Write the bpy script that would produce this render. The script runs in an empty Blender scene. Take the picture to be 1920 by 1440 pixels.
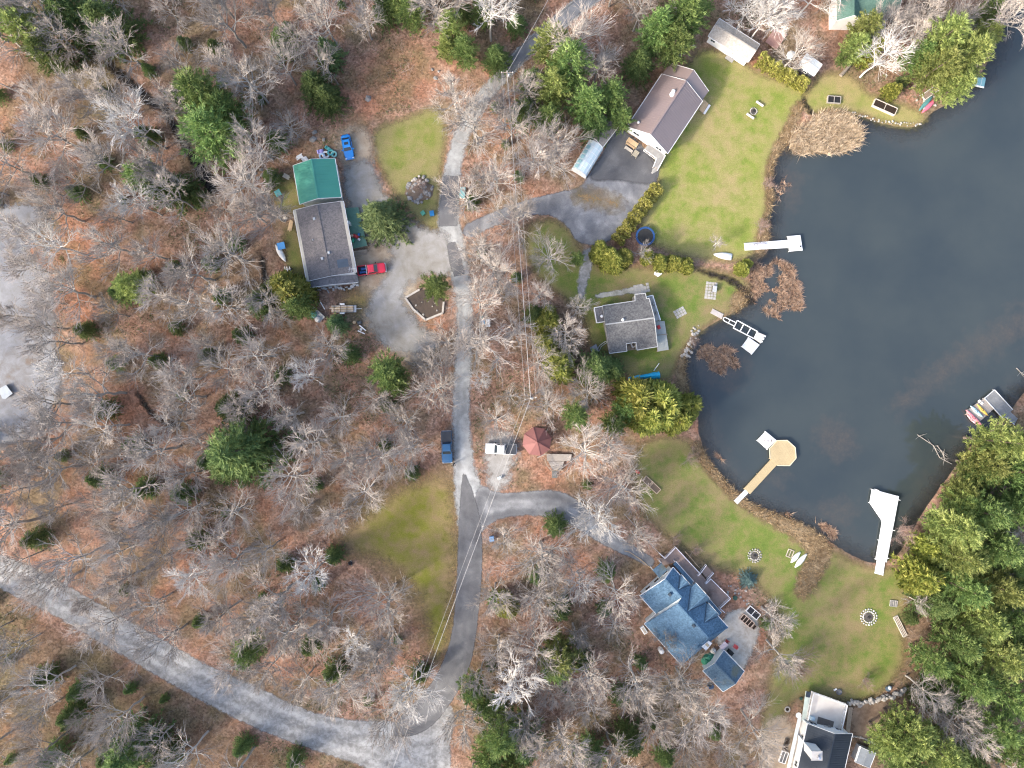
import bpy, bmesh, math, random
import numpy as np
from mathutils import Vector, Matrix
random.seed(7)
rng = np.random.default_rng(7)
S = bpy.context.scene
COL = S.collection
PI = math.pi
H = 133.0          # flying height of the camera in metres; 10 photo pixels are 1 m on the ground

# ---------------------------------------------------------------- camera, sky, sun, exposure
cam = bpy.data.cameras.new('camera')
cam.sensor_fit = 'HORIZONTAL'; cam.sensor_width = 36.0; cam.lens = 36.0 * H / 192.0
cam.clip_start = 1.0; cam.clip_end = 6000.0
cam_o = bpy.data.objects.new('camera', cam); COL.objects.link(cam_o)
cam_o.location = (0, 0, H); S.camera = cam_o
SUN_EL, SUN_AZ = math.radians(30), math.radians(240)      # azimuth clockwise from +Y
w = bpy.data.worlds.new('World'); S.world = w; w.use_nodes = True
nt = w.node_tree
sky = nt.nodes.new('ShaderNodeTexSky'); sky.sky_type = 'NISHITA'; sky.sun_disc = False
sky.sun_elevation = SUN_EL; sky.sun_rotation = SUN_AZ
sky.air_density = 1.0; sky.dust_density = 4.0; sky.ozone_density = 1.0
nt.nodes['Background'].inputs['Strength'].default_value = 0.15
nt.links.new(sky.outputs[0], nt.nodes['Background'].inputs['Color'])
sun = bpy.data.lights.new('sun', 'SUN'); sun.energy = 1.45; sun.angle = math.radians(6.0)
sun.color = (1.0, 0.93, 0.84)
sun_o = bpy.data.objects.new('sun', sun); COL.objects.link(sun_o)
to_sun = Vector((math.sin(SUN_AZ) * math.cos(SUN_EL), math.cos(SUN_AZ) * math.cos(SUN_EL), math.sin(SUN_EL)))
sun_o.rotation_euler = to_sun.to_track_quat('Z', 'Y').to_euler(); sun_o.location = to_sun * 300
S.view_settings.view_transform = 'Standard'; S.view_settings.look = 'None'
S.view_settings.gamma = 1.0; S.view_settings.use_curve_mapping = False
S.view_settings.exposure = 1.72
S.render.engine = 'CYCLES'
S.cycles.max_bounces = 5; S.cycles.diffuse_bounces = 2; S.cycles.glossy_bounces = 3
S.cycles.transparent_max_bounces = 10
S.cycles.use_adaptive_sampling = True; S.cycles.adaptive_threshold = 0.01
S.cycles.use_denoising = True; S.cycles.denoiser = 'OPENIMAGEDENOISE'; S.cycles.denoising_prefilter = 'NONE'; S.cycles.denoising_input_passes = 'RGB_ALBEDO_NORMAL'; S.cycles.pixel_filter_type = 'BLACKMAN_HARRIS'; S.cycles.filter_width = 1.2
S.cycles.sample_clamp_indirect = 4.0

# ---------------------------------------------------------------- helpers
def P(px, py, z=0.0):
    """photo pixel + height -> point in the place"""
    k = (H - z) / H / 10.0
    return Vector(((px - 960) * k, (720 - py) * k, z))

def tag(o, label=None, cat=None, group=None, kind=None):
    if label: o['label'] = label
    if cat: o['category'] = cat
    if group: o['group'] = group
    if kind: o['kind'] = kind
    return o

def thing(name, label, cat, loc, rz=0.0, group=None):
    o = bpy.data.objects.new(name, None); COL.objects.link(o)
    o.empty_display_size = 0.3
    o.location = loc; o.rotation_euler = (0, 0, rz)
    return tag(o, label, cat, group)

def root_loc(o):
    while o.parent: o = o.parent
    return o.location

def obj(name, me, mat=None, parent=None):
    o = bpy.data.objects.new(name, me); COL.objects.link(o)
    if mat and not me.materials: me.materials.append(mat)
    if parent: o.parent = parent
    return o

SPLIT = {'post', 'leg', 'step', 'bumper', 'charred_log', 'mooring_arm', 'weight', 'fascia', 'gable_trim', 'stem', 'edge_board', 'edge_rail'}
class MB:
    def __init__(s): s.v = []; s.f = []; s.t = []; s.cut = []
    def add(s, vs, fs):
        s.cut.append((len(s.v), len(s.f))); n = len(s.v); s.v += [tuple(x) for x in vs]; s.f += [tuple(i + n for i in f) for f in fs]; return s
    def obox(s, c, ax, ay, az):
        c = Vector(c); ax = Vector(ax); ay = Vector(ay); az = Vector(az)
        vs = [c + ax * i + ay * j + az * k for k in (-1, 1) for i, j in ((-1, -1), (1, -1), (1, 1), (-1, 1))]
        return s.add(vs, [(3, 2, 1, 0), (4, 5, 6, 7), (0, 1, 5, 4), (1, 2, 6, 5), (2, 3, 7, 6), (3, 0, 4, 7)])
    def box(s, c, size, rz=0.0):
        a, b = math.cos(rz), math.sin(rz)
        return s.obox(c, (a * size[0] / 2, b * size[0] / 2, 0), (-b * size[1] / 2, a * size[1] / 2, 0), (0, 0, size[2] / 2))
    def bevbox(s, c, size, rz=0.0, b=0.05):
        """box whose top edge is chamfered"""
        a, q = math.cos(rz), math.sin(rz); vs = []
        for hx, hy, z in ((size[0]/2, size[1]/2, -size[2]/2), (size[0]/2, size[1]/2, size[2]/2 - b), (size[0]/2 - b, size[1]/2 - b, size[2]/2)):
            for i, j in ((-1, -1), (1, -1), (1, 1), (-1, 1)):
                x, y = hx * i, hy * j
                vs.append((c[0] + a * x - q * y, c[1] + q * x + a * y, c[2] + z))
        fs = [(3, 2, 1, 0), (8, 9, 10, 11)]
        for k in (0, 4):
            for i in range(4): fs.append((k + i, k + (i + 1) % 4, k + 4 + (i + 1) % 4, k + 4 + i))
        return s.add(vs, fs)
    def slab(s, pts, t):
        pts = [Vector(p) for p in pts]; n = len(pts)
        ar = sum(pts[i].x * pts[(i + 1) % n].y - pts[(i + 1) % n].x * pts[i].y for i in range(n))
        if ar < 0: pts.reverse()
        vs = pts + [p - Vector((0, 0, t)) for p in pts]
        return s.add(vs, [tuple(range(n)), tuple(range(2 * n - 1, n - 1, -1))] + [(i, n + i, n + (i + 1) % n, (i + 1) % n) for i in range(n)])
    def prism(s, poly, z0, z1): return s.slab([(p[0], p[1], z1) for p in poly], z1 - z0)
    def tube(s, p0, p1, r0, r1=None, n=6, cap=True):
        p0 = Vector(p0); p1 = Vector(p1); r1 = r0 if r1 is None else r1
        d = (p1 - p0).normalized(); a = d.orthogonal().normalized(); b = d.cross(a)
        vs = []
        for p, r in ((p0, r0), (p1, r1)):
            vs += [p + (a * math.cos(2 * PI * i / n) + b * math.sin(2 * PI * i / n)) * r for i in range(n)]
        fs = [(i, (i + 1) % n, n + (i + 1) % n, n + i) for i in range(n)]
        if cap: fs += [tuple(range(n - 1, -1, -1)), tuple(range(n, 2 * n))]
        return s.add(vs, fs)
    def beam(s, p0, p1, wdt, hgt):
        p0 = Vector(p0); p1 = Vector(p1); d = p1 - p0; x = d.normalized()
        y = Vector((0, 0, 1)).cross(x)
        if y.length < 1e-3: y = Vector((1, 0, 0))
        y.normalize(); z = x.cross(y)
        return s.obox((p0 + p1) / 2, d / 2, y * wdt / 2, z * hgt / 2)
    def path(s, pts, r, n=5):
        for a, b in zip(pts[:-1], pts[1:]): s.tube(a, b, r, r, n)
        return s
    def lathe(s, c, prof, n=16):
        vs = []; c = Vector(c)
        for r, z in prof: vs += [c + Vector((r * math.cos(2 * PI * i / n), r * math.sin(2 * PI * i / n), z)) for i in range(n)]
        fs = [(k * n + i, k * n + (i + 1) % n, (k + 1) * n + (i + 1) % n, (k + 1) * n + i) for k in range(len(prof) - 1) for i in range(n)]
        fs += [tuple(range(n - 1, -1, -1)), tuple(range((len(prof) - 1) * n, len(prof) * n))]
        return s.add(vs, fs)
    def loft(s, rings):
        n = len(rings[0]); vs = [p for r in rings for p in r]
        fs = [(k * n + i, k * n + (i + 1) % n, (k + 1) * n + (i + 1) % n, (k + 1) * n + i) for k in range(len(rings) - 1) for i in range(n)]
        fs += [tuple(range(n - 1, -1, -1)), tuple(range((len(rings) - 1) * n, len(rings) * n))]
        return s.add(vs, fs)
    def mesh(s, name, off=(0, 0, 0), smooth=False):
        me = bpy.data.meshes.new(name)
        me.from_pydata([(x - off[0], y - off[1], z - off[2]) for x, y, z in s.v], [], s.f)
        bm = bmesh.new(); bm.from_mesh(me); bmesh.ops.recalc_face_normals(bm, faces=bm.faces); bm.to_mesh(me); bm.free()
        if smooth: me.shade_smooth()
        return me
    def build(s, name, mat, parent=None, local=False, smooth=False, kind=None, label=None):
        if name in SPLIT and len(s.cut) > 1:          # every post, leg, step ... is an object of its own
            cs = s.cut + [(len(s.v), len(s.f))]
            for (v0, f0), (v1, f1) in zip(cs[:-1], cs[1:]):
                q = MB(); q.v = s.v[v0:v1]; q.f = [tuple(i - v0 for i in f) for f in s.f[f0:f1]]; q.cut = [(0, 0)]
                o = q.build(name, mat, parent, local, smooth, kind, label)
            return o
        off = (0, 0, 0) if (local or parent is None) else tuple(root_loc(parent))
        o = obj(name, s.mesh(name, off, smooth), mat, parent)
        if kind: o['kind'] = kind
        if label: o['label'] = label
        return o
    def solo(s, name, mat, label, cat, group=None, smooth=False):
        """a thing that is one mesh: origin at its base"""
        a = np.array(s.v); c = (a.min(0) + a.max(0)) / 2; off = (c[0], c[1], a[:, 2].min())
        o = obj(name, s.mesh(name, off, smooth), mat); o.location = off
        return tag(o, label, cat, group)

def copy_tree(o, parent=None):
    c = o.copy(); COL.objects.link(c)
    if parent: c.parent = parent
    for ch in list(o.children): copy_tree(ch, c)
    return c

# ---------------------------------------------------------------- node helpers
class NT:
    def __init__(s, name):
        m = bpy.data.materials.new(name); m.use_nodes = True; s.m = m; s.t = m.node_tree
        s.b = s.t.nodes['Principled BSDF']; s.out = s.t.nodes['Material Output']
    def n(s, typ, **kw):
        x = s.t.nodes.new('ShaderNode' + typ)
        for k, v in kw.items(): setattr(x, k, v)
        return x
    def l(s, a, b): s.t.links.new(a, b)
    def set(s, sock, v):
        if isinstance(v, bpy.types.NodeSocket): s.l(v, sock)
        else: sock.default_value = v
    def pos(s): return s.n('NewGeometry').outputs['Position']
    def objc(s): return s.n('TexCoord').outputs['Object']
    def noise(s, co, scale, detail=4, rough=.6, dist=0.0):
        x = s.n('TexNoise'); s.l(co, x.inputs['Vector'])
        x.inputs['Scale'].default_value = scale; x.inputs['Detail'].default_value = detail
        x.inputs['Roughness'].default_value = rough; x.inputs['Distortion'].default_value = dist
        return x.outputs['Fac']
    def math(s, op, a, b=0.0, c=None, clamp=False):
        x = s.n('Math', operation=op); x.use_clamp = clamp
        s.set(x.inputs[0], a); s.set(x.inputs[1], b)
        if c is not None: s.set(x.inputs[2], c)
        return x.outputs[0]
    def ramp(s, fac, stops):
        x = s.n('ValToRGB'); s.l(fac, x.inputs[0]); e = x.color_ramp.elements
        while len(e) < len(stops): e.new(0.5)
        for q, (p, c) in zip(e, stops):
            q.position = p; q.color = (c[0], c[1], c[2], 1) if not isinstance(c, (int, float)) else (c, c, c, 1)
        return x.outputs['Color']
    def mix(s, fac, a, b, mode='MIX'):
        x = s.n('Mix', data_type='RGBA', blend_type=mode)
        s.set(x.inputs[0], fac)
        for k, v in ((6, a), (7, b)):
            s.set(x.inputs[k], (v[0], v[1], v[2], 1) if isinstance(v, tuple) else v)
        return x.outputs[2]
    def maprange(s, v, a, b, c=0.0, d=1.0):
        x = s.n('MapRange'); s.set(x.inputs[0], v); x.inputs[1].default_value = a; x.inputs[2].default_value = b
        x.inputs[3].default_value = c; x.inputs[4].default_value = d
        return x.outputs[0]
    def attr(s, name): return s.n('Attribute', attribute_name=name).outputs['Fac']
    def bump(s, h, strength=.3, dist=.1):
        x = s.n('Bump'); x.inputs['Strength'].default_value = strength; x.inputs['Distance'].default_value = dist
        s.l(h, x.inputs['Height']); s.l(x.outputs[0], s.b.inputs['Normal'])
    def fin(s, col=None, rough=.7, spec=.25, metal=0.0):
        if col is not None: s.set(s.b.inputs['Base Color'], (col[0], col[1], col[2], 1) if isinstance(col, tuple) else col)
        s.set(s.b.inputs['Roughness'], rough); s.b.inputs['Specular IOR Level'].default_value = spec
        s.b.inputs['Metallic'].default_value = metal
        return s.m

MATS = {}
def M(name, a, b=None, scale=1.2, rough=.6, spec=.3, metal=0.0, bump=0.0, fine=14.0):
    """painted / weathered surface: two tones by coarse + fine noise"""
    if name in MATS: return MATS[name]
    n = NT(name); co = n.pos()
    if b is None: b = tuple(x * .78 for x in a)
    f = n.math('ADD', n.math('MULTIPLY', n.noise(co, scale, 5), .65), n.math('MULTIPLY', n.noise(co, fine, 3), .35))
    f = n.maprange(f, .36, .64)
    n.fin(n.mix(f, b, a), rough, spec, metal)
    if bump: n.bump(n.noise(co, fine, 4), bump, .05)
    MATS[name] = n.m
    return n.m

WHITE = M('white_siding', (.80, .80, .79), (.70, .70, .69), .5)
TRIM = M('white_trim', (.80, .80, .80), (.66, .66, .66), 1.0)
GLASS = NT('dark_glass').fin((.03, .04, .05), .08, .5)
BLACK = M('black_rubber', (.02, .02, .02), (.035, .035, .035), 2, .8)
CHROME = M('bright_metal', (.6, .6, .62), (.5, .5, .52), 2, .3, .5, .8)
SOIL = M('dark_soil', (.045, .032, .025), (.025, .018, .014), 4, .9, .1)
WOOD = M('weathered_wood', (.36, .29, .22), (.24, .19, .15), 2.5, .8, .2)
TANW = M('new_lumber', (.58, .42, .26), (.48, .34, .2), 2.5, .7, .2)
STONE = M('pale_stone', (.46, .43, .39), (.26, .24, .22), 2.0, .85, .2, 0, .4)
DSTONE = M('grey_stone', (.30, .29, .28), (.17, .165, .16), 2.0, .85, .2, 0, .4)
CONC = M('concrete', (.42, .40, .37), (.33, .31, .29), .8, .85, .2)
GALV = M('galvanised_metal', (.50, .51, .52), (.40, .41, .42), 1.0, .45, .4, .3)

def in_poly(pts, poly):
    x, y = pts[:, 0], pts[:, 1]; ins = np.zeros(len(pts), bool); n = len(poly)
    for i in range(n):
        x1, y1 = poly[i]; x2, y2 = poly[(i + 1) % n]
        if y1 == y2: continue
        c = ((y1 > y) != (y2 > y)) & (x < (x2 - x1) * (y - y1) / (y2 - y1) + x1)
        ins ^= c
    return ins
def sdf(pts, poly):
    """signed distance, positive inside"""
    d = np.full(len(pts), 1e9); n = len(poly)
    for i in range(n):
        a = poly[i]; e = poly[(i + 1) % n] - a; L = float(e @ e)
        if L < 1e-12: continue
        q = pts - a; t = np.clip((q @ e) / L, 0, 1); r = q - t[:, None] * e
        d = np.minimum(d, (r * r).sum(1))
    d = np.sqrt(d)
    return np.where(in_poly(pts, poly), d, -d)
def chaikin(p, k=2):
    p = np.array(p, float)
    for _ in range(k):
        q = np.roll(p, -1, 0); p = np.stack([.75 * p + .25 * q, .25 * p + .75 * q], 1).reshape(-1, 2)
    return p
def world_poly(px, k=2):
    p = np.array([((x - 960) / 10., (720 - y) / 10.) for x, y in px])
    return chaikin(p, k) if k else p
def strip(cl):
    """centre line [(px,py,half width px)] -> outline"""
    c = np.array(cl, float); L = []; R = []
    for i in range(len(c)):
        d = c[min(i + 1, len(c) - 1), :2] - c[max(i - 1, 0), :2]; d /= np.linalg.norm(d)
        nn = np.array([-d[1], d[0]]) * c[i, 2]
        L.append(tuple(c[i, :2] + nn)); R.append(tuple(c[i, :2] - nn))
    return L + R[::-1]
# ---------------------------------------------------------------- ground: sheet, lawns, roads, lake
LAKE = world_poly([(1985, -300), (1912, -30), (1890, 30), (1868, 90), (1835, 150), (1790, 190), (1750, 208), (1735, 226), (1712, 240), (1660, 233),
    (1612, 214), (1575, 214), (1530, 236), (1480, 268), (1452, 296), (1445, 330), (1452, 372), (1440, 402), (1441, 440), (1444, 474), (1415, 488), (1408, 520),
    (1412, 556), (1385, 582), (1350, 600), (1312, 622), (1290, 655), (1283, 690), (1292, 735), (1308, 775), (1310, 815), (1330, 868),
    (1365, 910), (1420, 953), (1490, 975), (1535, 1000), (1588, 1038), (1640, 1060), (1680, 1048), (1705, 1010), (1730, 962),
    (1762, 918), (1790, 880), (1818, 838), (1855, 806), (1895, 775), (1930, 720), (2100, 640), (2380, 560), (2380, -300)], 2)
SHEETS = []      # (name, polygon, height, material key, kind of edge)
def sh(name, px, z, key, k=2): SHEETS.append((name, world_poly(px, k), z, key))
# lawns
sh('lawn', [(697, 242), (760, 222), (822, 196), (838, 240), (830, 300), (824, 350), (825, 436), (800, 428), (757, 385), (727, 340), (706, 300)], .012, 'lawn_a')
sh('lawn', [(1262, 160), (1285, 125), (1325, 82), (1400, 120), (1425, 138), (1522, 168), (1505, 195), (1478, 240), (1448, 290), (1438, 330), (1444, 380), (1432, 430), (1420, 470), (1390, 490),
            (1300, 486), (1240, 466), (1195, 440), (1205, 400), (1240, 350), (1225, 322), (1240, 250)], .013, 'lawn_b')
sh('lawn', [(1505, 182), (1530, 150), (1550, 135), (1600, 142), (1625, 178), (1680, 188), (1742, 216), (1722, 238), (1660, 234), (1600, 212), (1545, 207), (1515, 215)], .014, 'lawn_b')
sh('lawn', [(985, 425), (1030, 405), (1080, 440), (1085, 462), (1120, 500), (1240, 500), (1340, 505), (1400, 520), (1404, 560), (1372, 585), (1330, 605), (1295, 640), (1268, 690), (1255, 715),
            (1175, 712), (1150, 670), (1108, 655), (1095, 590), (1060, 560), (1005, 520), (985, 470)], .015, 'lawn_c')
sh('lawn', [(1205, 822), (1290, 815), (1322, 880), (1362, 920), (1420, 965), (1490, 985), (1580, 1045), (1640, 1068), (1690, 1062), (1705, 1110), (1690, 1170), (1700, 1240), (1650, 1305),
            (1590, 1318), (1500, 1300), (1470, 1340), (1450, 1400), (1425, 1370), (1440, 1290), (1470, 1180), (1440, 1110), (1390, 1075), (1350, 1070), (1270, 1020), (1205, 965), (1185, 890)], .016, 'lawn_c')
sh('lawn', [(632, 1000), (690, 955), (760, 905), (848, 880), (858, 1000), (857, 1100), (846, 1200), (815, 1250), (800, 1190), (780, 1100), (700, 1045), (645, 1040)], .012, 'lawn_m')
sh('lawn', [(505, 340), (555, 325), (575, 395), (560, 400), (520, 400)], .012, 'lawn_c')
sh('lawn', [(530, 430), (560, 420), (580, 520), (560, 530), (535, 500)], .012, 'lawn_c')
sh('lawn', [(650, 545), (700, 555), (690, 580), (640, 578)], .013, 'lawn_m')
# dirt, gravel and beds
sh('gravel_clearing', [(-60, 400), (40, 380), (95, 395), (80, 420), (30, 430), (60, 480), (95, 520), (105, 590), (100, 650), (120, 700), (100, 770), (50, 830), (-60, 850)], .010, 'gravel_blue')
sh('dirt_yard', [(655, 470), (720, 455), (780, 470), (800, 520), (770, 555), (770, 600), (830, 650), (780, 690), (720, 650), (680, 600), (670, 540)], .011, 'dirt')
sh('garden_bed', [(1440, 1340), (1490, 1350), (1500, 1440), (1490, 1500), (1420, 1500), (1425, 1400)], .018, 'dirt')
sh('dirt_yard', [(1590, 1320), (1650, 1312), (1700, 1320), (1690, 1380), (1640, 1400), (1600, 1390)], .018, 'soil')
sh('gravel_patio', [(1360, 1150), (1395, 1140), (1420, 1150), (1425, 1190), (1400, 1240), (1395, 1262), (1375, 1245), (1350, 1215), (1340, 1195)], .020, 'sand')
sh('shore_bank', strip([(1502, 190, 8), (1478, 245, 9), (1448, 297, 8), (1441, 350, 6), (1445, 390, 5), (1432, 440, 13), (1424, 480, 9)]), .017, 'bank')
sh('shore_bank', strip([(1300, 640, 10), (1275, 690, 10), (1285, 740, 12)]), .017, 'bank')
sh('shore_bank', strip([(1300, 830, 9), (1340, 890, 8), (1400, 950, 8), (1480, 985, 13), (1545, 1025, 26), (1520, 1075, 22), (1500, 1120, 14)]), .018, 'bank')
sh('shore_bank', [(1370, 555), (1395, 535), (1412, 560), (1395, 590), (1370, 585)], .018, 'bank')
# gravel road along the lower left and its mouth
sh('gravel_road', [(-120, 985), (0, 1040), (60, 1062), (150, 1112), (230, 1158), (300, 1196), (380, 1244), (480, 1286), (560, 1328), (640, 1350), (745, 1352), (790, 1372), (815, 1352), (842, 1316), (853, 1345),
    (842, 1400), (850, 1560), (760, 1520), (700, 1441), (600, 1410), (500, 1375), (400, 1325), (300, 1270), (200, 1210), (80, 1141), (0, 1103), (-120, 1040)], .022, 'gravel_road', 1)
# lane
sh('lane', strip([(1180, -60, 16), (1100, 0, 16), (1040, 48, 14), (990, 90, 14), (952, 130, 13), (915, 172, 13), (884, 212, 14), (864, 255, 14), (852, 300, 14), (845, 345, 16), (840, 400, 18), (845, 445, 22), (856, 490, 20),
    (868, 540, 15), (872, 600, 14), (868, 680, 15), (864, 760, 15), (866, 830, 16), (872, 890, 20), (884, 940, 30), (888, 1000, 26)]), .024, 'gravel_lane', 1)
sh('lane_surface', strip([(1180, -60, 13), (1100, 0, 13), (1040, 48, 11), (990, 90, 11), (955, 128, 9), (940, 144, 5)]), .032, 'asphalt_blue', 1)
sh('asphalt_patch', strip([(846, 330, 13), (843, 360, 14), (840, 400, 17), (841, 424, 17)]), .032, 'asphalt', 0)
sh('asphalt_patch', strip([(846, 455, 8), (853, 485, 11), (862, 516, 11)]), .032, 'asphalt', 0)
sh('asphalt_road', [(867, 890), (863, 940), (859, 1000), (858, 1060), (855, 1120), (848, 1190), (832, 1240), (805, 1288), (770, 1325), (748, 1346), (735, 1378), (757, 1383), (792, 1373), (818, 1354),
    (842, 1322), (862, 1290), (882, 1250), (893, 1190), (900, 1120), (905, 1050), (903, 990), (893, 940), (878, 900), (871, 887)], .034, 'asphalt', 1)
sh('driveway', [(890, 925), (905, 908), (930, 926), (985, 922), (1040, 918), (1080, 934), (1112, 970), (1160, 1008), (1200, 1030), (1230, 1050), (1220, 1066), (1190, 1047), (1150, 1032), (1100, 1002), (1060, 976), (1000, 964), (940, 970), (905, 990), (892, 970)], .030, 'asphalt_soft', 1)
sh('parking_pad', [(912, 822), (925, 812), (950, 810), (972, 830), (968, 855), (955, 875), (955, 900), (945, 915), (925, 925), (912, 900)], .028, 'gravel_pad')
sh('driveway', [(868, 440), (868, 424), (900, 408), (955, 385), (1010, 369), (1060, 358), (1092, 350), (1105, 325), (1130, 290), (1150, 245), (1175, 245), (1232, 305), (1236, 325), (1226, 350), (1205, 395), (1172, 430), (1150, 449), (1115, 462), (1082, 455), (1066, 425), (1038, 404), (1000, 402), (960, 412), (920, 426), (882, 448)], .030, 'asphalt_worn', 1)
sh('asphalt_apron', [(1104, 328), (1130, 290), (1152, 247), (1176, 247), (1230, 306), (1234, 326), (1226, 347), (1190, 343), (1150, 337), (1112, 340)], .033, 'asphalt_apron', 1)
sh('driveway_grass', [(1080, 362), (1110, 362), (1160, 378), (1155, 388), (1120, 382), (1088, 375)], .036, 'lawn_m')
sh('driveway', [(642, 322), (660, 305), (692, 297), (707, 330), (728, 380), (758, 408), (800, 432), (836, 434), (846, 470), (852, 500), (836, 520), (805, 512), (772, 528), (752, 550), (762, 580), (792, 615), (830, 642), (795, 662), (745, 662), (710, 637), (688, 598), (692, 560), (715, 535), (730, 500), (735, 470), (720, 455), (690, 450), (665, 420), (650, 380)], .026, 'asphalt_grey', 1)
sh('parking_pad', [(632, 258), (650, 240), (690, 243), (702, 290), (690, 305), (650, 318), (638, 300)], .020, 'dirt')
sh('footpath', strip([(1103, 465, 9), (1100, 500, 10), (1092, 530, 9), (1090, 560, 5)]), .022, 'gravel_road')
sh('footpath', strip([(1115, 556, 4), (1150, 551, 5), (1185, 544, 5), (1200, 545, 11), (1212, 543, 8)]), .024, 'paving', 1)
sh('creek', strip([(200, 118, 6), (225, 140, 9), (255, 165, 8), (280, 190, 10), (310, 200, 8), (322, 230, 7), (345, 270, 7), (370, 310, 9), (395, 345, 13), (400, 360, 8)]), .012, 'creek')
sh('creek', strip([(490, 480, 5), (497, 520, 6), (505, 560, 7), (512, 585, 5)]), .012, 'creek')
sh('creek', strip([(255, 730, 3), (275, 765, 5), (300, 790, 4), (340, 800, 3)]), .012, 'creek')
sh('creek', strip([(1308, 508, 2), (1340, 516, 4), (1370, 524, 5), (1395, 545, 5), (1412, 570, 5)]), .026, 'creek')
sh('creek', strip([(1503, 178, 2), (1512, 198, 3), (1524, 216, 3), (1532, 228, 2)]), .026, 'creek')

WEEDS = [strip([(1685, 765, 12), (1740, 715, 16), (1800, 675, 18), (1860, 640, 20), (1940, 590, 26)]), [(1540, 790), (1600, 800), (1610, 850), (1560, 860), (1530, 820)],
         [(1290, 650), (1330, 630), (1400, 660), (1405, 700), (1350, 735), (1300, 715)], [(1330, 800), (1350, 840), (1385, 900), (1370, 905), (1335, 850)],
         [(1440, 880), (1470, 890), (1460, 910), (1435, 905)], [(1530, 950), (1580, 940), (1610, 955), (1590, 985), (1545, 985)], [(1450, 310), (1500, 320), (1500, 380), (1460, 390)]]
WEEDS = [world_poly(p, 1) for p in WEEDS]

def near_sdf(pts, poly, m):
    """sdf where it matters, -m elsewhere"""
    lo = poly.min(0) - m; hi = poly.max(0) + m
    k = (pts[:, 0] > lo[0]) & (pts[:, 0] < hi[0]) & (pts[:, 1] > lo[1]) & (pts[:, 1] < hi[1])
    r = np.full(len(pts), -float(m))
    if k.any(): r[k] = np.maximum(sdf(pts[k], poly), -m)
    return r
def flat_d(pts, m=5.0):
    d = np.full(len(pts), -m)
    for nme, poly, z, key in SHEETS: d = np.maximum(d, near_sdf(pts, poly, m))
    return d

def grid_mesh(name, xs, ys, z, keep=None, attrs={}):
    nx, ny = len(xs), len(ys)
    X, Y = np.meshgrid(xs, ys); co = np.stack([X.ravel(), Y.ravel(), z.ravel()], 1)
    i = np.arange(nx * ny).reshape(ny, nx)
    q = np.stack([i[:-1, :-1].ravel(), i[:-1, 1:].ravel(), i[1:, 1:].ravel(), i[1:, :-1].ravel()], 1)
    if keep is not None:
        q = q[keep[q].any(1)]
        u, inv = np.unique(q, return_inverse=True); q = inv.reshape(-1, 4); co = co[u]
        attrs = {k: a[u] for k, a in attrs.items()}
    me = bpy.data.meshes.new(name)
    me.vertices.add(len(co)); me.vertices.foreach_set('co', co.astype(np.float32).ravel())
    me.loops.add(len(q) * 4); me.loops.foreach_set('vertex_index', q.astype(np.int32).ravel())
    me.polygons.add(len(q)); me.polygons.foreach_set('loop_start', (np.arange(len(q)) * 4).astype(np.int32))
    me.polygons.foreach_set('loop_total', np.full(len(q), 4, np.int32))
    me.update(calc_edges=True)
    for k, a in attrs.items():
        me.attributes.new(k, 'FLOAT', 'POINT').data.foreach_set('value', a.astype(np.float32))
    me.shade_smooth()
    return me

# value noise for the forest floor's relief
def vnoise(x, y, s, seed):
    r = np.random.default_rng(seed); T = r.random((64, 64))
    u, v = x / s, y / s; i = np.floor(u).astype(int); j = np.floor(v).astype(int); f = u - i; g = v - j
    f = f * f * (3 - 2 * f); g = g * g * (3 - 2 * g)
    t = lambda a, b: T[a % 64, b % 64]
    return (t(i, j) * (1 - f) + t(i + 1, j) * f) * (1 - g) + (t(i, j + 1) * (1 - f) + t(i + 1, j + 1) * f) * g - .5

def grow(a, b, step, lim, k=1.35):
    xs = list(np.arange(a, b + step, step)); s = step
    while xs[-1] < lim: s *= k; xs.append(xs[-1] + s)
    s = step
    while xs[0] > -lim: s *= k; xs.insert(0, xs[0] - s)
    return np.array(xs)
gx = grow(-112, 150, .8, 2500); gy = grow(-85, 108, .8, 2500)
X, Y = np.meshgrid(gx, gy); GP = np.stack([X.ravel(), Y.ravel()], 1)
dl = near_sdf(GP, LAKE, 6.0); df = flat_d(GP)
rough = np.clip((-df - .6) / 4, 0, 1) * np.clip((-dl - .8) / 4, 0, 1)
zz = rough * (vnoise(GP[:, 0], GP[:, 1], 9, 1) * .5 + vnoise(GP[:, 0], GP[:, 1], 3, 2) * .22 + vnoise(GP[:, 0], GP[:, 1], 1.5, 5) * .12)
wd = np.full(len(GP), -4.0)
for p in WEEDS: wd = np.maximum(wd, near_sdf(GP, p, 4.0))
bed = -.36 * np.clip((dl + .7) / .9, 0, 1) - np.clip(dl - .2, 0, 20) * .17
bed = np.where(dl > .6, np.maximum(bed, -.7 - np.clip(-wd, 0, 4) * .6), bed)
bed = np.where(dl > .3, np.minimum(bed + vnoise(GP[:, 0], GP[:, 1], 2.5, 8) * .2, -.3), bed)
zz = np.where(dl > -.7, bed, zz)
MOSSY = [world_poly(p, 1) for p in ([(-100, 1110), (60, 1150), (260, 1270), (420, 1350), (620, 1430), (600, 1600), (-100, 1600)], [(420, 450), (520, 440), (520, 590), (430, 620), (390, 540)], [(870, 1300), (960, 1330), (1000, 1500), (860, 1500)], [(1020, 1330), (1200, 1300), (1420, 1330), (1400, 1500), (1030, 1500)], [(1700, 1050), (2000, 780), (2000, 1500), (1600, 1500)], [(0, -40), (240, -40), (260, 120), (200, 260), (60, 240)], [(1000, 560), (1130, 560), (1150, 700), (1010, 700)])]
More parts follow.
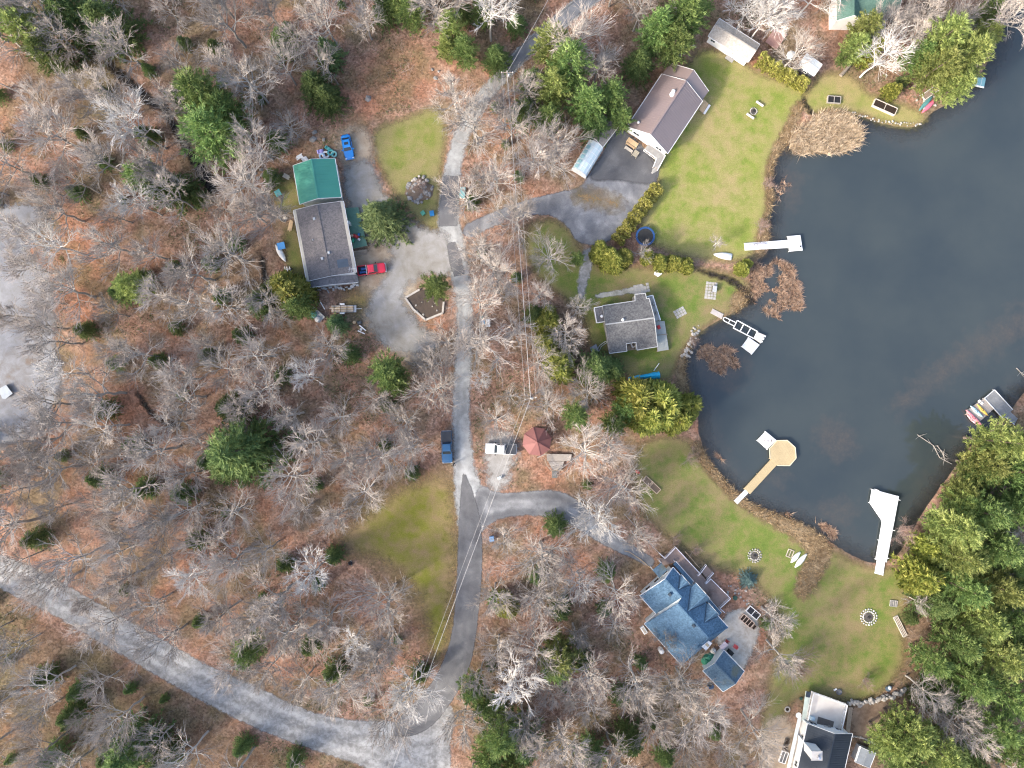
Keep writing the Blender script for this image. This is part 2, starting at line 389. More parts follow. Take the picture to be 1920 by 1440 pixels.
RUSTY = [world_poly(p, 1) for p in ([(640, 120), (780, 70), (830, 130), (800, 190), (690, 230), (600, 190)], [(90, 400), (190, 380), (240, 480), (170, 640), (110, 600)], [(150, 760), (260, 740), (270, 830), (160, 850)], [(990, 880), (1090, 890), (1060, 920), (960, 920)], [(330, 1000), (430, 980), (450, 1100), (330, 1090)], [(870, 380), (960, 340), (1000, 350), (920, 395)])]
ms = np.full(len(GP), -6.0); ru = np.full(len(GP), -6.0)
for p in MOSSY: ms = np.maximum(ms, near_sdf(GP, p, 6.0))
for p in RUSTY: ru = np.maximum(ru, near_sdf(GP, p, 6.0))
gme = grid_mesh('ground', gx, gy, zz, None, {'moss': ms, 'rust': ru})

def litter(n, co):
    n1 = n.noise(co, .055, 3, .5); n2 = n.noise(co, .5, 6, .65); n3 = n.noise(co, 5.0, 6, .7); n5 = n.noise(co, .16, 4, .6)
    v = n.n('TexVoronoi'); n.l(co, v.inputs['Vector']); v.inputs['Scale'].default_value = 3.2
    f = n.math('ADD', n.math('MULTIPLY', n2, .6), n.math('MULTIPLY', n3, .4))
    c = n.ramp(f, [(.34, (.148, .082, .058)), (.45, (.245, .146, .103)), (.54, (.315, .198, .145)), (.66, (.36, .270, .215))])
    bl = n.math('MULTIPLY', n.math('SUBTRACT', n5, .5), 14.0)
    ru = n.maprange(n.math('ADD', n.attr('rust'), bl), -1.5, 3.0, 0, .75); ms = n.maprange(n.math('ADD', n.attr('moss'), bl), -1.5, 3.0, 0, .5)
    c = n.mix(n.math('MAXIMUM', ru, n.maprange(n5, .50, .66, 0, .65)), c, n.mix(.7, c, (.36, .155, .085)))
    c = n.mix(ms, c, n.mix(n3, (.052, .058, .026), (.135, .105, .066)))
    c = n.mix(n.maprange(n.noise(co, .11, 4, .6), .45, .60, 0, .58), c, n.mix(n3, (.075, .080, .036), (.17, .15, .085)))
    s = n.n('SeparateColor'); n.l(v.outputs['Color'], s.inputs[0])
    k = n.maprange(s.outputs[0], 0, 1, .62, 1.3)
    return n.mix(1.0, c, k, 'MULTIPLY'), f
n = NT('leaf_litter'); co = n.pos(); c, f = litter(n, co)
sp = n.n('SeparateXYZ'); n.l(co, sp.inputs[0])
mud = n.ramp(n.noise(co, .7, 5), [(.35, (.085, .072, .055)), (.55, (.17, .125, .092)), (.7, (.27, .18, .125))])
under = n.maprange(sp.outputs[2], -.30, -.22)
c = n.mix(under, mud, c)
n.bump(f, .6, .25); GROUND = n.fin(c, .95, .05)
gobj = tag(obj('ground', gme, GROUND), kind='structure')

def edged(name, build, amp=1.2, soft=.35, esc=.9):
    """sheet material: colour from build(n, co, d); its rim is broken up and fades out"""
    n = NT(name); co = n.pos(); d = n.attr('d')
    col, rough, bh = build(n, co, d)
    n.fin(col, rough, .12)
    if bh is not None: n.bump(bh, .35, .08)
    e = n.math('ADD', n.math('MULTIPLY', n.noise(co, esc, 5, .65), .7), n.math('MULTIPLY', n.noise(co, 5.0, 3), .3))
    a = n.maprange(n.math('ADD', d, n.math('MULTIPLY', n.math('SUBTRACT', e, .5), amp * 3)), -soft, soft)
    tr = n.n('BsdfTransparent'); mx = n.n('MixShader')
    n.l(a, mx.inputs[0]); n.l(tr.outputs[0], mx.inputs[1]); n.l(n.b.outputs[0], mx.inputs[2]); n.l(mx.outputs[0], n.out.inputs['Surface'])
    return n.m
def lawn(g, y, t, brown, moss=None):
    def b(n, co, d):
        a1 = n.noise(co, .09, 4, .6); a2 = n.noise(co, .45, 5, .65); a3 = n.noise(co, 6, 4, .7)
        c = n.mix(n.maprange(a2, .30, .70), g, y)
        c = n.mix(n.math('MULTIPLY', n.maprange(n.math('ADD', n.math('MULTIPLY', a1, .55), n.math('MULTIPLY', a2, .45)), .43, .61), brown * .9), c, t)
        c = n.mix(n.math('MULTIPLY', n.maprange(d, 2.6, .2), .6), c, t)
        c = n.mix(n.math('MULTIPLY', n.maprange(n.noise(co, 1.6, 4, .7), .58, .70), .55), c, n.mix(.6, c, (.20, .12, .07)))
        c = n.mix(1.0, c, n.maprange(a3, .3, .7, .68, 1.3), 'MULTIPLY')
        return c, .9, a3
    return b
def pave(stops, sc=.8, track=0.0, blot=.35):
    def b(n, co, d):
        a1 = n.noise(co, sc, 5, .65, .4); a2 = n.noise(co, 9, 4, .7); a4 = n.noise(co, sc * .22, 3)
        f = n.math('ADD', n.math('ADD', n.math('MULTIPLY', a1, .80 - blot), n.math('MULTIPLY', a2, .2)), n.math('MULTIPLY', a4, blot))
        if track:
            tk = n.math('SINE', n.math('MULTIPLY_ADD', d, 2.6, n.math('MULTIPLY', a4, 6.0)))
            f = n.math('ADD', f, n.math('MULTIPLY', tk, track))
        return n.ramp(f, stops), .9, a2
    return b
SM = {
 'lawn_a': edged('lawn_patchy', lawn((.130, .165, .034), (.20, .21, .055), (.25, .20, .105), .8), 1.0, .9),
 'lawn_b': edged('lawn_bright', lawn((.140, .185, .036), (.225, .245, .060), (.28, .225, .11), 1.0), 1.0, .9),
 'lawn_c': edged('lawn_mown', lawn((.100, .148, .030), (.165, .190, .048), (.22, .165, .088), 1.0), 1.0, .9),
 'lawn_m': edged('lawn_mossy', lawn((.165, .170, .026), (.215, .190, .050), (.25, .172, .098), .95), 3.0, 2.2),
 'gravel_blue': edged('blue_gravel', pave([(.36, (.17, .135, .11)), (.44, (.185, .18, .18)), (.54, (.235, .24, .255)), (.68, (.31, .315, .33))], .6), 1.8, .6),
 'gravel_road': edged('pale_gravel', pave([(.38, (.20, .197, .19)), (.50, (.295, .292, .286)), (.62, (.40, .397, .39))], 1.3, .062, .15), .6, .25),
 'gravel_lane': edged('lane_gravel', pave([(.38, (.235, .235, .228)), (.50, (.335, .338, .33)), (.62, (.44, .442, .435))], .7, .05), .8, .35),
 'gravel_pad': edged('pad_gravel', pave([(.36, (.22, .21, .195)), (.50, (.33, .318, .30)), (.64, (.45, .44, .425))], .45), 2.2, 1.0),
 'dirt': edged('tan_dirt', pave([(.38, (.24, .175, .12)), (.50, (.35, .28, .205)), (.62, (.45, .385, .30))], .5), 1.8, 1.0),
 'soil': edged('brown_soil', pave([(.38, (.12, .082, .058)), (.50, (.20, .145, .105)), (.62, (.27, .20, .15))], .9), 1.2, .5),
 'sand': edged('pale_sand', pave([(.38, (.33, .29, .24)), (.50, (.45, .41, .355)), (.62, (.55, .515, .46))], 1.2), .8, .35),
 'bank': edged('shore_bank', pave([(.36, (.11, .072, .042)), (.48, (.21, .145, .08)), (.60, (.33, .25, .155))], .8), 1.4, .7),
 'asphalt_blue': edged('blue_asphalt', pave([(.38, (.13, .135, .15)), (.50, (.18, .187, .20)), (.64, (.27, .275, .285))], .5), .3, .2),
 'asphalt': edged('dark_asphalt', pave([(.36, (.105, .104, .107)), (.50, (.148, .147, .150)), (.66, (.23, .228, .226))], .4, .03), .25, .12),
 'asphalt_apron': edged('fresh_asphalt', pave([(.36, (.075, .076, .082)), (.50, (.115, .116, .122)), (.60, (.17, .17, .175)), (.68, (.27, .27, .27))], .22), .3, .35),
 'asphalt_soft': edged('worn_asphalt', pave([(.36, (.13, .13, .135)), (.50, (.215, .217, .22)), (.62, (.36, .36, .36))], .35, .06), .35, .2),
 'asphalt_worn': edged('patched_asphalt', pave([(.38, (.10, .103, .113)), (.48, (.165, .168, .18)), (.56, (.26, .262, .27)), (.66, (.41, .41, .405))], .32), .35, .2),
 'asphalt_grey': edged('grey_asphalt', pave([(.36, (.175, .155, .13)), (.46, (.235, .222, .20)), (.56, (.285, .278, .268)), (.66, (.38, .37, .355))], .45), 1.6, .8),
 'paving': edged('mossy_paving', pave([(.38, (.22, .215, .18)), (.50, (.34, .33, .29)), (.62, (.44, .43, .39))], 1.5), .4, .15),
 'creek': edged('creek_water', lambda n, co, d: (n.ramp(n.noise(co, 1.5, 4), [(.4, (.012, .011, .010)), (.6, (.05, .042, .034))]), .25, None), .7, .35),
}
for i, (nme, poly, z, key) in enumerate(SHEETS):
    m = 1.8; st = .6 if key.startswith('lawn') or key in ('gravel_road', 'gravel_blue') else .45
    lo = poly.min(0) - m; hi = poly.max(0) + m
    xs = np.arange(lo[0], hi[0] + st, st); ys = np.arange(lo[1], hi[1] + st, st)
    A, B = np.meshgrid(xs, ys); pp = np.stack([A.ravel(), B.ravel()], 1)
    d = sdf(pp, poly)
    lk = near_sdf(pp, LAKE, 4.0)
    if key != 'creek': d = np.minimum(d, -lk - .15)
    kp = d > -1.5
    me = grid_mesh(nme, xs, ys, np.full(len(pp), z + i * .0006), kp, {'d': d})
    tag(obj(nme, me, SM[key]), kind='structure')

# lake: dark turbid water over the bed, clear only where it is shallow
lx = np.arange(25, 148, 1.0); ly = np.arange(-45, 104, 1.0)
A, B = np.meshgrid(lx, ly); pp = np.stack([A.ravel(), B.ravel()], 1); d = near_sdf(pp, LAKE, 6.0)
wq = np.full(len(pp), -4.0)
for p in WEEDS: wq = np.maximum(wq, near_sdf(pp, p, 4.0))
me = grid_mesh('lake', lx, ly, np.full(len(pp), -.27), d > -2.0, {'d': d, 'weed': wq})
n = NT('lake_water'); co = n.pos(); dd = n.attr('d'); wv = n.attr('weed')
b1 = n.noise(co, .06, 4, .55); b2 = n.noise(co, .5, 4)
wcol = n.ramp(b1, [(.35, (.030, .040, .045)), (.65, (.041, .051, .052))]); n.fin(wcol, .03, .8)
n.b.inputs['IOR'].default_value = 1.43
bu = n.n('Bump'); bu.inputs['Strength'].default_value = .03; bu.inputs['Distance'].default_value = .05
n.l(n.noise(co, 3.5, 3), bu.inputs['Height']); n.l(bu.outputs[0], n.b.inputs['Normal'])
wm = n.maprange(n.math('ADD', wv, n.math('MULTIPLY', n.math('SUBTRACT', b2, .5), 9.0)), -1.8, 2.2, 0, .75)
sm = n.maprange(n.math('ADD', dd, n.math('MULTIPLY', b2, 5.0)), 7.5, 2.0, 0, .6)
b3 = n.noise(co, 2.2, 4)
n.l(n.mix(n.math('MULTIPLY', n.math('MAXIMUM', wm, sm), n.maprange(b3, .35, .65, .4, 1.0)), wcol, (.072, .062, .054)), n.b.inputs['Base Color'])
clear = n.maprange(n.math('ADD', dd, n.math('MULTIPLY', b2, 3.0)), 4.5, .8, 0, .6)
gl = n.n('BsdfGlossy'); gl.inputs['Roughness'].default_value = .03; n.l(bu.outputs[0], gl.inputs['Normal'])
fr = n.n('Fresnel'); fr.inputs['IOR'].default_value = 1.333
tr = n.n('BsdfTransparent'); tr.inputs[0].default_value = (.86, .86, .80, 1)
m1 = n.n('MixShader'); n.l(fr.outputs[0], m1.inputs[0]); n.l(tr.outputs[0], m1.inputs[1]); n.l(gl.outputs[0], m1.inputs[2])
m2 = n.n('MixShader'); n.l(clear, m2.inputs[0]); n.l(n.b.outputs[0], m2.inputs[1]); n.l(m1.outputs[0], m2.inputs[2])
n.l(m2.outputs[0], n.out.inputs['Surface'])
tag(obj('lake', me, n.m), kind='structure')
# ---------------------------------------------------------------- buildings
class Frame:
    """local axes of a rectangle traced on the photo at height z; u runs A->B, v runs A->D"""
    def __init__(s, pts, z):
        a, b, c, d = [P(x, y, z) for x, y in pts]
        s.c = (a + b + c + d) / 4
        s.u = ((b - a) + (c - d)); s.u.z = 0; s.L = s.u.length / 2; s.u.normalize()
        s.v = Vector((-s.u.y, s.u.x, 0)); W = ((d - a) + (c - b)) / 2
        if W.dot(s.v) < 0: s.v = -s.v
        s.W = abs(W.dot(s.v)); s.rz = math.atan2(s.u.y, s.u.x)
    def __call__(s, a, b, z): return Vector((s.c.x + s.u.x * a + s.v.x * b, s.c.y + s.u.y * a + s.v.y * b, z))

SHING = {}
def shingle(name, a, b, moss=None):
    if name in SHING: return SHING[name]
    n = NT(name); co = n.pos()
    v = n.n('TexVoronoi'); n.l(co, v.inputs['Vector']); v.inputs['Scale'].default_value = 4.5
    s = n.n('SeparateColor'); n.l(v.outputs['Color'], s.inputs[0])
    f = n.math('ADD', n.math('MULTIPLY', n.noise(co, .35, 4), .6), n.math('MULTIPLY', s.outputs[0], .4))
    c = n.mix(n.maprange(f, .28, .72), b, a)
    if moss: c = n.mix(n.maprange(n.noise(co, .28, 3), .56, .7, 0, .7), c, moss)
    n.bump(s.outputs[1], .3, .03)
    SHING[name] = n.fin(c, .88, .15)
    return SHING[name]

def window(root, F, side, pos, z, w_, h_, frame=None):
    """frame ring + pane standing 3 cm proud of a wall; side: 'u+','u-','v+','v-'"""
    ax = F.v if side[0] == 'u' else F.u
    nn = (F.u if side[0] == 'u' else F.v) * (1 if side[1] == '+' else -1)
    hl, hw = F.wl, F.ww
    c = F((hl if side == 'u+' else -hl if side == 'u-' else pos), (hw if side == 'v+' else -hw if side == 'v-' else pos), z) + nn * .03
    m = MB(); t = .09; Z = Vector((0, 0, 1))
    for sx in (-1, 1): m.obox(c + ax * sx * (w_ / 2 - t / 2), ax * t / 2, nn * .05, Z * h_ / 2)
    for sz in (-1, 1): m.obox(c + Z * sz * (h_ / 2 - t / 2), ax * (w_ / 2 - t), nn * .045, Z * t / 2)
    m.obox(c, ax * .025, nn * .04, Z * (h_ / 2 - t))
    f = m.build('window', frame or TRIM, root)
    MB().obox(c - nn * .01, ax * (w_ / 2 - t), nn * .015, Z * (h_ / 2 - t)).build('pane', GLASS, f)
def door(root, F, side, pos, z0=.25, mat=None):
    ax = F.v if side[0] == 'u' else F.u
    nn = (F.u if side[0] == 'u' else F.v) * (1 if side[1] == '+' else -1)
    c = F((F.wl if side == 'u+' else -F.wl if side == 'u-' else pos), (F.ww if side == 'v+' else -F.ww if side == 'v-' else pos), z0 + 1.03) + nn * .02
    Z = Vector((0, 0, 1))
    d = MB().obox(c, ax * .46, nn * .04, Z * 1.03).build('door', mat or M('door_paint', (.5, .5, .5)), root)
    MB().obox(c + ax * .36 + nn * .07, ax * .05, nn * .03, Z * .05).build('handle', CHROME, d)

def gable(name, label, cat, pts, ze, zr, wm, rm, over=.4, seam=0.0, wins=(), doors=(), trim=TRIM, asym=0.0, zback=None, group=None, walls_z0=-.1, wz=None, cap=True):
    F = Frame(pts, ze); L, W = F.L, F.W; hl, hw = L / 2, W / 2
    F.wl, F.ww = hl - over, hw - over
    root = thing(name, label, cat, (F.c.x, F.c.y, 0), 0, group)
    t = .15; zb = ze if zback is None else zback       # v- eave at ze, v+ eave at zb, ridge at v=asym
    sm = (zr - ze) / (hw + asym); sp = (zr - zb) / (hw - asym)
    m = MB(); za = ze + sm * over - t - .02; zc = zb + sp * over - t - .02; pk = zr - t - .02
    sec = lambda a: [F(a, -F.ww, walls_z0), F(a, F.ww, walls_z0), F(a, F.ww, zc), F(a, asym, pk), F(a, -F.ww, za)]
    m.loft([sec(-F.wl), sec(F.wl)]); m.build('wall', wm, root)
    r = MB()
    e0, e1 = .0, .0
    r.slab([F(-hl, -hw, ze), F(hl, -hw, ze), F(hl, asym - .004, zr), F(-hl, asym - .004, zr)], t)
    rf = r.build('roof', rm, root)
    rf2 = MB().slab([F(-hl, asym + .004, zr), F(hl, asym + .004, zr), F(hl, hw, zb), F(-hl, hw, zb)], t).build('roof', rm, root)
    if cap: MB().beam(F(-hl + .01, asym, zr + .03), F(hl - .01, asym, zr + .03), .26, .08).build('ridge_cap', rm, rf)
    fm = MB()
    for a in (-hl - .03, hl + .03):
        fm.beam(F(a, -hw - .02, ze - .06), F(a, asym, zr - .06), .05, .2); fm.beam(F(a, asym, zr - .06), F(a, hw + .02, zb - .06), .05, .2)
    fm.beam(F(-hl, -hw - .05, ze - .09), F(hl, -hw - .05, ze - .09), .1, .16); fm.beam(F(-hl, hw + .05, zb - .09), F(hl, hw + .05, zb - .09), .1, .16)
    fm.build('fascia', trim, root)
    if seam:
        q = MB(); k = int(L / seam)
        for i in range(1, k):
            a = -hl + L * i / k
            q.beam(F(a, -hw + .02, ze + .02), F(a, asym - .15, zr - .15 * sm + .02), .05, .04)
            q.beam(F(a, hw - .02, zb + .02), F(a, asym + .15, zr - .15 * sp + .02), .05, .04)
        q.build('roof_seams', rm, rf, kind='stuff')
    for side, ps, zc2, w_, h_ in wins:
        for p_ in ps: window(root, F, side, p_, zc2, w_, h_)
    for side, p_ in doors: door(root, F, side, p_)
    return root, F

def planks(poly, ang, z, width=.16, gap=.015, t=.05, m=None):
    """boards clipped to a polygon of world xy points"""
    m = m or MB(); ca, sa = math.cos(ang), math.sin(ang)
    q = [(x * ca + y * sa, -x * sa + y * ca) for x, y in poly]
    y0, y1 = min(b for a, b in q), max(b for a, b in q)
    def clip(ps, lim, sign):
        out = []
        for i in range(len(ps)):
            a, b = ps[i], ps[(i + 1) % len(ps)]
            da, db = sign * (a[1] - lim), sign * (b[1] - lim)
            if da >= 0: out.append(a)
            if da * db < 0:
                k = da / (da - db); out.append((a[0] + (b[0] - a[0]) * k, a[1] + (b[1] - a[1]) * k))
        return out
    y = y0
    while y < y1 - .02:
        ps = clip(clip(q, y, 1), min(y + width - gap, y1), -1)
        if len(ps) > 2:
            dz = random.uniform(-.008, .004)
            m.slab([(a * ca - b * sa, a * sa + b * ca, z + dz) for a, b in ps], t)
        y += width
    return m
def wp(pts, z): return [(p.x, p.y) for p in (P(x, y, z) for x, y in pts)]
def ang_px(a, b): return math.atan2(-(b[1] - a[1]), b[0] - a[0])

def railing(root, pts, z, h=.95, mat=TRIM, name='railing', posts=1.3, bal=True):
    m = MB(); pp = [P(x, y, z + h) - Vector((0, 0, h)) for x, y in pts]
    for a, b in zip(pp[:-1], pp[1:]):
        L = (b - a).length; k = max(1, int(round(L / posts)))
        up = Vector((0, 0, 1))
        m.beam(a + up * h, b + up * h, .13, .06); m.beam(a + up * .15, b + up * .15, .05, .06)
        for i in range(k + 1):
            p = a.lerp(b, i / k); m.box(p + up * (h / 2 - .02), (.1, .1, h), random.uniform(-.02, .02))
        if bal:
            kb = int(L / .22)
            for i in range(1, kb): m.box(a.lerp(b, i / kb) + up * (h / 2 + .08), (.035, .035, h - .2))
    return m.build(name, mat, root)

def deck(root, pts, z, ang, mat, name='deck_boards', wd=.16):
    poly = wp(pts, z); planks(poly, ang, z, wd).build(name, mat, root, kind='stuff')
    m = MB()
    for i in range(len(poly)):
        a, b = poly[i], poly[(i + 1) % len(poly)]
        k = max(1, int(math.dist(a, b) / 2))
        m.beam((a[0], a[1], z - .16), (b[0], b[1], z - .16), .06, .2)
        for j in range(k): m.box((a[0] + (b[0] - a[0]) * j / k, a[1] + (b[1] - a[1]) * j / k, z / 2 - .16), (.12, .12, max(z - .1, .1)))
    m.build('deck_frame', WOOD, root)

def pipe(root, px, py, z, r=.12, h=.5, mat=None, name='vent_pipe'):
    p = P(px, py, z + h / 2); 
    return MB().lathe((p.x, p.y, z - .3), [(r, 0), (r, h + .2), (r * 1.7, h + .2), (r * 1.7, h + .32), (r * .4, h + .42)], 10).build(name, mat or TRIM, root)

# -- 1 green-roofed garage and the long grey bungalow it joins
GREENM = M('green_metal_roof', (.07, .29, .215), (.058, .25, .185), .25, .45, .4)
root, F = gable('garage', 'garage with bright green metal roof at the end of the long grey bungalow', 'garage',
    [(549.6, 310.7), (562, 383.6), (640, 369), (627.6, 296.9)], 3.0, 4.7, M('pale_teal_siding', (.62, .70, .70)), GREENM, .3, .45,
    [('v-', (-2, 1.5), 1.5, 1.0, .8), ('v+', (-1.5, 1.8), 1.5, 1.0, .8), ('u-', (-1.8, 1.5), 1.6, .9, .9)], [('v+', .3)])
GREYSH = shingle('grey_shingles', (.19, .172, .168), (.115, .107, .109))
DKSH = shingle('dark_shingles', (.16, .155, .165), (.095, .094, .10))
TANP = M('tan_eave_panel', (.46, .43, .37), (.38, .35, .30), .8)
root, F = gable('bungalow', 'long bungalow with low worn grey shingle roof and tan eave strips', 'house',
    [(550, 394.6), (575, 526.5), (668.5, 511), (643.6, 377)], 3.1, 4.0, WHITE, GREYSH, .45, 0,
    [('v+', (-5, -2.5, 2.8, 5), 1.7, 1.2, 1.0), ('v-', (-5, -1, 3), 1.7, 1.2, 1.0)], [('v+', .4), ('v-', 5)])
for s in (-1, 1):
    MB().slab([F(-F.L/2 + .02, s * (F.W/2), 3.135), F(F.L/2 - .02, s * (F.W/2), 3.135), F(F.L/2 - .02, s * (F.W/2 - .5), 3.235), F(-F.L/2 + .02, s * (F.W/2 - .5), 3.235)], .03).build('eave_strip', TANP, root)
MB().slab([F(3.9, 1.6, 3.735), F(5.4, 1.6, 3.735), F(5.4, 3.5, 3.36), F(3.9, 3.5, 3.36)], .03).build('roof_patch', M('blue_patch', (.10, .125, .155)), root, label='dark blue-grey repair patch on the roof')
for i, (a, b) in enumerate(((2.4, .5), (-4.2, -1.0), (3.2, -.9), (-.5, -2.0))):
    MB().bevbox(F(a, b, 4.05 - abs(b) * .19), (.5 if i != 3 else .22, .45 if i != 3 else .22, .35), F.rz, .06).build('roof_vent', GALV, root)
m = MB(); q = F(6.2, 4.1, 3.4); m.tube(q, q + Vector((0, 0, 1.4)), .035)
for k in (-.5, 0, .5): m.beam(q + Vector((k, -.5, 1.1 + k * .3)), q + Vector((k + .2, .5, 1.1 + k * .3)), .05, .03)
m.beam(q + Vector((-.7, 0, .95)), q + Vector((.8, .1, 1.25)), .05, .03)
m.build('aerial', CHROME, root)
F2 = Frame([(575.5, 527.5), (577.5, 543.5), (670, 525.5), (668.7, 512)], 2.85); hl, hw = F2.L / 2, F2.W / 2
MB().loft([[F2(a, -hw + .4, -.1), F2(a, hw - .4, -.1), F2(a, hw - .4, 2.72), F2(a, 0, 3.5), F2(a, -hw + .4, 2.72)] for a in (-hl - .4, hl - .25)]).build('annex_wall', WHITE, root)
rf = MB().slab([F2(-hl, -hw, 2.85), F2(hl, -hw, 2.85), F2(hl, -.004, 3.7), F2(-hl, -.004, 3.7)], .12).build('annex_roof', DKSH, root)
MB().slab([F2(-hl, .004, 3.7), F2(hl, .004, 3.7), F2(hl, hw, 2.85), F2(-hl, hw, 2.85)], .12).build('annex_roof', DKSH, root)
MB().beam(F2(hl + .03, -hw, 2.78), F2(hl + .03, 0, 3.62), .05, .2).beam(F2(hl + .03, 0, 3.62), F2(hl + .03, hw, 2.78), .05, .2).build('fascia', TRIM, root)
m = MB()      # junk leaning under the white end wall
for i in range(16):
    q = F2(hl + random.uniform(-.1, .7), -hw + 1 + i * (2 * hw - 1.6) / 15, 0)
    m.box(q + Vector((0, 0, .3)), (random.uniform(.15, .6), random.uniform(.2, .7), random.uniform(.2, .9)), random.uniform(0, 3))
m.build('clutter', GALV, root, kind='stuff')
GREEND = M('green_deck_paint', (.13, .25, .19), (.09, .185, .14), .7)
root = thing('porch_deck', 'green painted wooden deck along the east side of the long bungalow', 'deck', P(667, 427))
deck(root, [(648, 390), (672, 388.5), (688.5, 460.5), (662.5, 466)], .7, ang_px((648, 390), (662.5, 466)), GREEND)
m = MB()
for k in range(3): m.box(P(675, 471, .5 - k * .2) + Vector((0, -.3 * k, 0)), (2.6, .32, .12), .12)
m.build('step', WOOD, root)

# -- 2 house with brown metal roof
BROWN = M('brown_metal_roof', (.235, .185, .178), (.20, .155, .15), .2, .32, .5)
root, F = gable('house', 'white house with long brown metal gable roof above the paved yard', 'house',
    [(1173.8, 238.3), (1240.8, 141.4), (1317, 187), (1254, 286.5)], 3.0, 6.0, WHITE, BROWN, .35, .45,
    [('u-', (-2.4, 2.6), 1.7, 1.4, 1.1), ('v+', (-3.4, -.5, 2.5), 1.6, 1.3, 1.1), ('v-', (-3, 0, 3), 1.6, 1.2, 1.1)], [('u-', 1.0)])
pipe(root, 1259.8, 177.8, 5.2, .28, .5); pipe(root, 1262, 172, 5.3, .2, .7); pipe(root, 1196.8, 230, 4.0, .13, .4)
m = MB(); q = P(1183, 230, 3.6); m.tube(q - Vector((0, 0, .5)), q + Vector((0, 0, 1.0)), .04)
for k in range(3): m.beam(q + Vector((-.3, -.2, .5 + k * .2)), q + Vector((.3, .2, .5 + k * .2)), .05, .04)
m.build('aerial', CHROME, root)
F3 = Frame([(1240, 141), (1254.5, 122), (1331, 167.5), (1317.5, 187)], 2.75); hl, hw = F3.L / 2, F3.W / 2
MB().loft([[F3(a, -hw + .3, -.1), F3(a, hw - .3, -.1), F3(a, hw - .3, 2.72), F3(a, 0, 5.45), F3(a, -hw + .3, 2.72)] for a in (-hl - .5, hl - .3)]).build('annex_wall', WHITE, root)
for s in (-1, 1):
    MB().slab([F3(-hl - .1, s * hw, 2.75), F3(hl, s * hw, 2.75), F3(hl, s * .004, 5.75), F3(-hl - .1, s * .004, 5.75)], .14).build('annex_roof', BROWN, root)
MB().beam(F3(hl + .03, -hw, 2.68), F3(hl + .03, 0, 5.68), .05, .2).beam(F3(hl + .03, 0, 5.68), F3(hl + .03, hw, 2.68), .05, .2).build('fascia', TRIM, root)
GREYD = M('grey_deck', (.40, .39, .37), (.30, .29, .28), 1.2)
root = thing('porch', 'small white railed entrance porch and ramp at the brown roofed house', 'porch', P(1229, 290))
deck(root, [(1208, 280), (1217, 269), (1248, 291), (1234, 317), (1225.5, 312), (1231, 297)], .8, ang_px((1208, 280), (1231, 297)), GREYD)
railing(root, [(1208, 280), (1231, 297), (1225.5, 312)], .8, .95); railing(root, [(1248, 291), (1234, 317)], .8, .95)
m = MB()
for k in range(3): m.box(P(1228.5 - k, 316 + k * 3, .6 - k * .2), (1.1, .32, .1), .5)
m.build('step', GREYD, root)
root = thing('side_deck', 'small tan wooden deck with pale step on lawn side of brown roofed house', 'deck', P(1320, 198))
deck(root, [(1319, 185), (1328.5, 194.5), (1318.5, 211.5), (1311, 205)], .6, ang_px((1328, 194), (1318, 211)), TANW)
MB().obox(P(1325.5, 205, .25), Vector((.53, .85, 0)), Vector((.17, -.11, 0)), Vector((0, 0, .05))).build('step', TRIM, root)

# -- 3 shed with greenhouse
SHEDR = shingle('taupe_shingles', (.30, .265, .235), (.19, .165, .15))
gable('shed', 'small white shed with taupe shingle roof behind the greenhouse', 'shed', [(1101, 257), (1130, 219), (1159, 238), (1132, 273)], 2.4, 3.3, WHITE, SHEDR, .25, 0, [('v+', (0,), 1.4, .8, .7)], [('v+', 1.6)])
gl = NT('greenhouse_film'); gl.fin((.74, .85, .87), .25, .4); gl.b.inputs['Alpha'].default_value = .8
F = Frame([(1073, 314), (1105.5, 262), (1129.5, 279), (1098.5, 331.5)], 1.5)
root = thing('greenhouse', 'arched greenhouse with pale blue translucent panels and white frame', 'greenhouse', (F.c.x, F.c.y, 0))
hl, hw = F.L / 2, F.W / 2
arc = [(-hw, 0), (-hw, 1.5), (-hw * .86, 2.0), (-hw * .5, 2.45), (0, 2.6), (hw * .5, 2.45), (hw * .86, 2.0), (hw, 1.5), (hw, 0)]
nb = 6
for i in range(nb):
    for j in range(len(arc) - 1):
        a0 = -hl + i * 2 * hl / nb; a1 = a0 + 2 * hl / nb - .05
        (b0, z0), (b1, z1) = arc[j], arc[j + 1]
        m = MB(); vs = [F(a0, b0, z0), F(a1, b0, z0), F(a1, b1, z1), F(a0, b1, z1)]
        nn = (vs[1] - vs[0]).cross(vs[3] - vs[0]).normalized() * .02
        m.add(vs + [v_ - nn for v_ in vs], [(0, 1, 2, 3), (7, 6, 5, 4), (0, 4, 5, 1), (1, 5, 6, 2), (2, 6, 7, 3), (3, 7, 4, 0)])
        m.build('panel', gl.m, root)
m = MB()
for i in range(nb + 1):
    a = -hl + i * 2 * hl / nb - .02
    for (b0, z0), (b1, z1) in zip(arc[:-1], arc[1:]): m.beam(F(a, b0 * 1.01, z0 + .02), F(a, b1 * 1.01, z1 + .02), .09, .09)
for b0, z0 in ((-hw * .86, 2.03), (hw * .86, 2.03), (0, 2.63), (hw, .05), (-hw, .05)): m.beam(F(-hl, b0, z0), F(hl, b0, z0), .09, .09)
m.build('frame', TRIM, root)
for a in (-hl, hl): MB().loft([[F(a + e, b0, z0 - .02) for b0, z0 in arc] for e in (-.02, .02)]).build('end_wall', TRIM, root)
for i in range(5):
    a = -hl + (i + .55) * 2 * hl / nb
    q0, q1 = F(a, -hw * .84, 2.14), F(a, -hw * .38, 2.62); e = F.u * .36; nn = Vector((0, 0, .04))
    MB().obox((q0 + q1) / 2 + Vector((0, 0, .05)), e, (q1 - q0) / 2, nn).build('roof_vent', M('teal_panel', (.33, .55, .60)), root)

